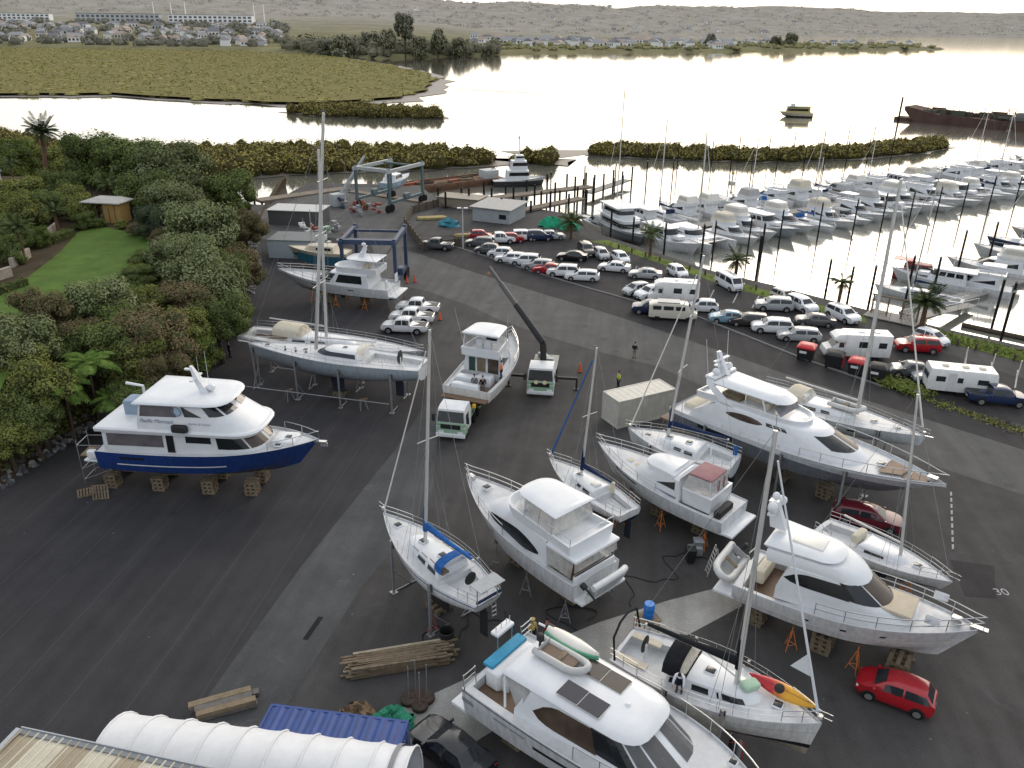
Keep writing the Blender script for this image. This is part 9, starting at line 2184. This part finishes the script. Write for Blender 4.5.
t=thing('step_ladder','aluminium step ladder leaning at the stern of the white cabin cruiser','ladder',(12.51,41.46,0.00)); mb=MB()
for y in (-.25,.25): mb.tube([(0,y*1.3,0),(.45,y,2.1)],.035,alu,5)
for i in range(7): mb.tube([(.06*i+.03,-.3,.28*i+.2),(.06*i+.03,.3,.28*i+.2)],.025,alu,4)
mb.build('steps',t,60); mb=MB()
for y in (-.25,.25): mb.tube([(.95,y*1.2,0),(.45,y,2.1)],.03,alu,5)
mb.build('rear_frame',t,60)
for i,(p,lb) in enumerate([((6.79,73.43,0.00),'orange traffic cone right of the crane truck'),((-5.00,73.07,0.00),'orange traffic cone beside the sport fishing boat bow'),((-13.12,102.84,0.00),'orange cone on the road near the blue hoist'),((-14.13,102.36,0.00),'left orange cone on the road near the blue hoist'),((-8.50,88.14,0.00),'orange cone right of the white pickups')]):
 t=thing('traffic_cone',lb,'traffic cone',p,0,'traffic cones in the yard'); mb=MB(); mb.box((0,0,.03),(.42,.42,.06),black); mb.build('base',t); mb=MB(); mb.lathe([(.2,.05),(.05,1.0)],(0,0,0),M('cone_orange',(.75,.12,.04),.5),12); mb.build('cone',t)
t=thing('compressor','small grey compressor with dark tank beside the step ladder','compressor',(12.13,43.33,0.00)); mb=MB(); mb.rbox((0,0,.5),(1.0,.6,.6),galv,.1); mb.build('motor',t); mb=MB(); mb.lathe([(.2,-.5),(.26,-.4),(.26,.4),(.2,.5)],(0,.45,.3),M('tank_dark',(.03,.03,.035),.5),10,'x'); mb.build('tank',t)
for i,(p,lb,c) in enumerate([((11.73,42.68,0.00),'black wheeled bin beside the step ladder',black),((12.39,43.66,0.00),'grey wheeled bin behind the black one',galv)]):
 t=thing('wheelie_bin',lb,'wheeled bin',p); mb=MB(); mb.loft([[(x*k,y*k,z) for x,y in ((-.3,-.3),(.3,-.3),(.3,.3),(-.3,.3))] for z,k in ((.1,.8),(1.0,1.))],c,True,True); mb.build('bin_body',t); mb=MB(); mb.rbox((0,0,1.04),(.66,.66,.08),c,.03); mb.build('lid',t)
# long steel rail lying beside the big yacht and posts along the verge
for i,p in enumerate([(46.92,76.73,0.00),(48.77,74.97,0.00),(50.45,73.27,0.00)]):
 mb=MB(); mb.tube([(0,0,0),(0,0,1.9)],.05,gel2,6); o=mb.build('marker_post',None); o.location=p; tag(o,'%s slim white marker post in the open car park at right' % ('left','middle','right')[i],'post','white marker posts in the car park')
t=thing('hose','coil of black hose lying under the flybridge cruiser','hose',(3.69,37.00,0.00)); mb=MB(); mb.tube([(1.9*math.cos(a)*.5+.8*math.sin(a*2.),1.6*math.sin(a)*.7,.05) for a in [i*.22 for i in range(20)]],.035,black,5); mb.build('hose',t)
t=thing('bottle_trolley','red framed trolley with two gas bottles near the foreground cruiser bow','trolley',(10.65,27.52,0.00)); mb=MB(); mb.lathe([(.16,0),(.16,.9),(.06,1.05)],(0,0,.1),black,10); mb.lathe([(.16,0),(.16,.9),(.06,1.05)],(.35,0,.1),galv,10); mb.build('gas_bottle',t); mb=MB(); mb.tube([(-.2,-.2,0),(-.2,-.2,1.2),(.5,-.2,1.2),(.5,-.2,0)],.025,redp,5); mb.build('frame',t)
for i,(a,b,w_,lb) in enumerate([((-0.25,37.63,0.00),(-5.03,35.19,0.00),1.2,'thin black hose snaking behind the blue covered sloop'),((12.71,44.22,0.00),(6.72,38.84,0.00),1.6,'thin black hose running from the ladder towards the concrete pad')]):
 t=thing('hose',lb,'hose',a); d=Vector((b[0]-a[0],b[1]-a[1],0)); nn=Vector((-d.y,d.x,0)).normalized(); mb=MB(); mb.tube([d*k/24+nn*w_*(math.sin(k*.55+i)+.4*math.sin(k*1.3))*.6+Vector((0,0,.04)) for k in range(25)],.03,black if i < 2 else gel2,5); mb.build('line',t,60)
sc=bpy.context.scene
w=bpy.data.worlds.new('World'); sc.world=w; w.use_nodes=True; nt=w.node_tree
SUN_AZ,SUN_EL=rad(24),rad(26)
sky=nt.nodes.new('ShaderNodeTexSky'); sky.sky_type='NISHITA'; sky.sun_disc=False; sky.sun_elevation=SUN_EL; sky.sun_rotation=SUN_AZ
sky.air_density=1.0; sky.dust_density=5.; sky.ozone_density=1.5; sky.altitude=30
bg=nt.nodes['Background']; bg.inputs['Strength'].default_value=0.15
cl=nt.nodes.new('ShaderNodeMix'); cl.data_type='RGBA'; cl.inputs[0].default_value=.66      # thin even overcast over the sky
gm=nt.nodes.new('ShaderNodeTexCoord'); dt=nt.nodes.new('ShaderNodeVectorMath'); dt.operation='DOT_PRODUCT'
dt.inputs[1].default_value=(math.sin(rad(10))*math.cos(rad(5)),math.cos(rad(10))*math.cos(rad(5)),math.sin(rad(5))); nt.links.new(gm.outputs['Generated'],dt.inputs[0])
mr=nt.nodes.new('ShaderNodeMapRange'); mr.interpolation_type='SMOOTHSTEP'; mr.inputs[1].default_value=.45; mr.inputs[2].default_value=.97; nt.links.new(dt.outputs['Value'],mr.inputs[0])
cm=nt.nodes.new('ShaderNodeMix'); cm.data_type='RGBA'; cm.inputs[6].default_value=(7.3,7.55,7.9,1); cm.inputs[7].default_value=(14.5,13.9,12.8,1)      # brighter where the sun sits behind it
nt.links.new(mr.outputs[0],cm.inputs[0]); nt.links.new(cm.outputs[2],cl.inputs[7])
nt.links.new(sky.outputs[0],cl.inputs[6]); nt.links.new(cl.outputs[2],bg.inputs['Color'])
ld=bpy.data.lights.new('sun','SUN'); ld.energy=0.5; ld.angle=rad(25); ld.color=(1,.93,.83)
lo=bpy.data.objects.new('sun',ld); col.objects.link(lo)
dv=Vector((math.sin(SUN_AZ)*math.cos(SUN_EL),math.cos(SUN_AZ)*math.cos(SUN_EL),math.sin(SUN_EL)))
lo.rotation_euler=dv.to_track_quat('Z','Y').to_euler()
cd=bpy.data.cameras.new('camera'); cam=bpy.data.objects.new('camera',cd); col.objects.link(cam)
cd.sensor_width=36; cd.lens=800/1024*36; cd.clip_end=20000; cd.clip_start=.5
cam.matrix_world=Matrix.Translation((0,0,32)) @ Matrix.Rotation(rad(90-24.4655),4,'X') @ Matrix.Rotation(rad(.7),4,'Z')
sc.camera=cam
sc.view_settings.view_transform='Standard'; sc.view_settings.look='None'; sc.view_settings.exposure=0
sc.render.engine='CYCLES'; sc.cycles.use_denoising=True; sc.cycles.max_bounces=6; sc.cycles.transparent_max_bounces=10
sc.cycles.sample_clamp_indirect=6; sc.cycles.caustics_reflective=False; sc.cycles.caustics_refractive=False
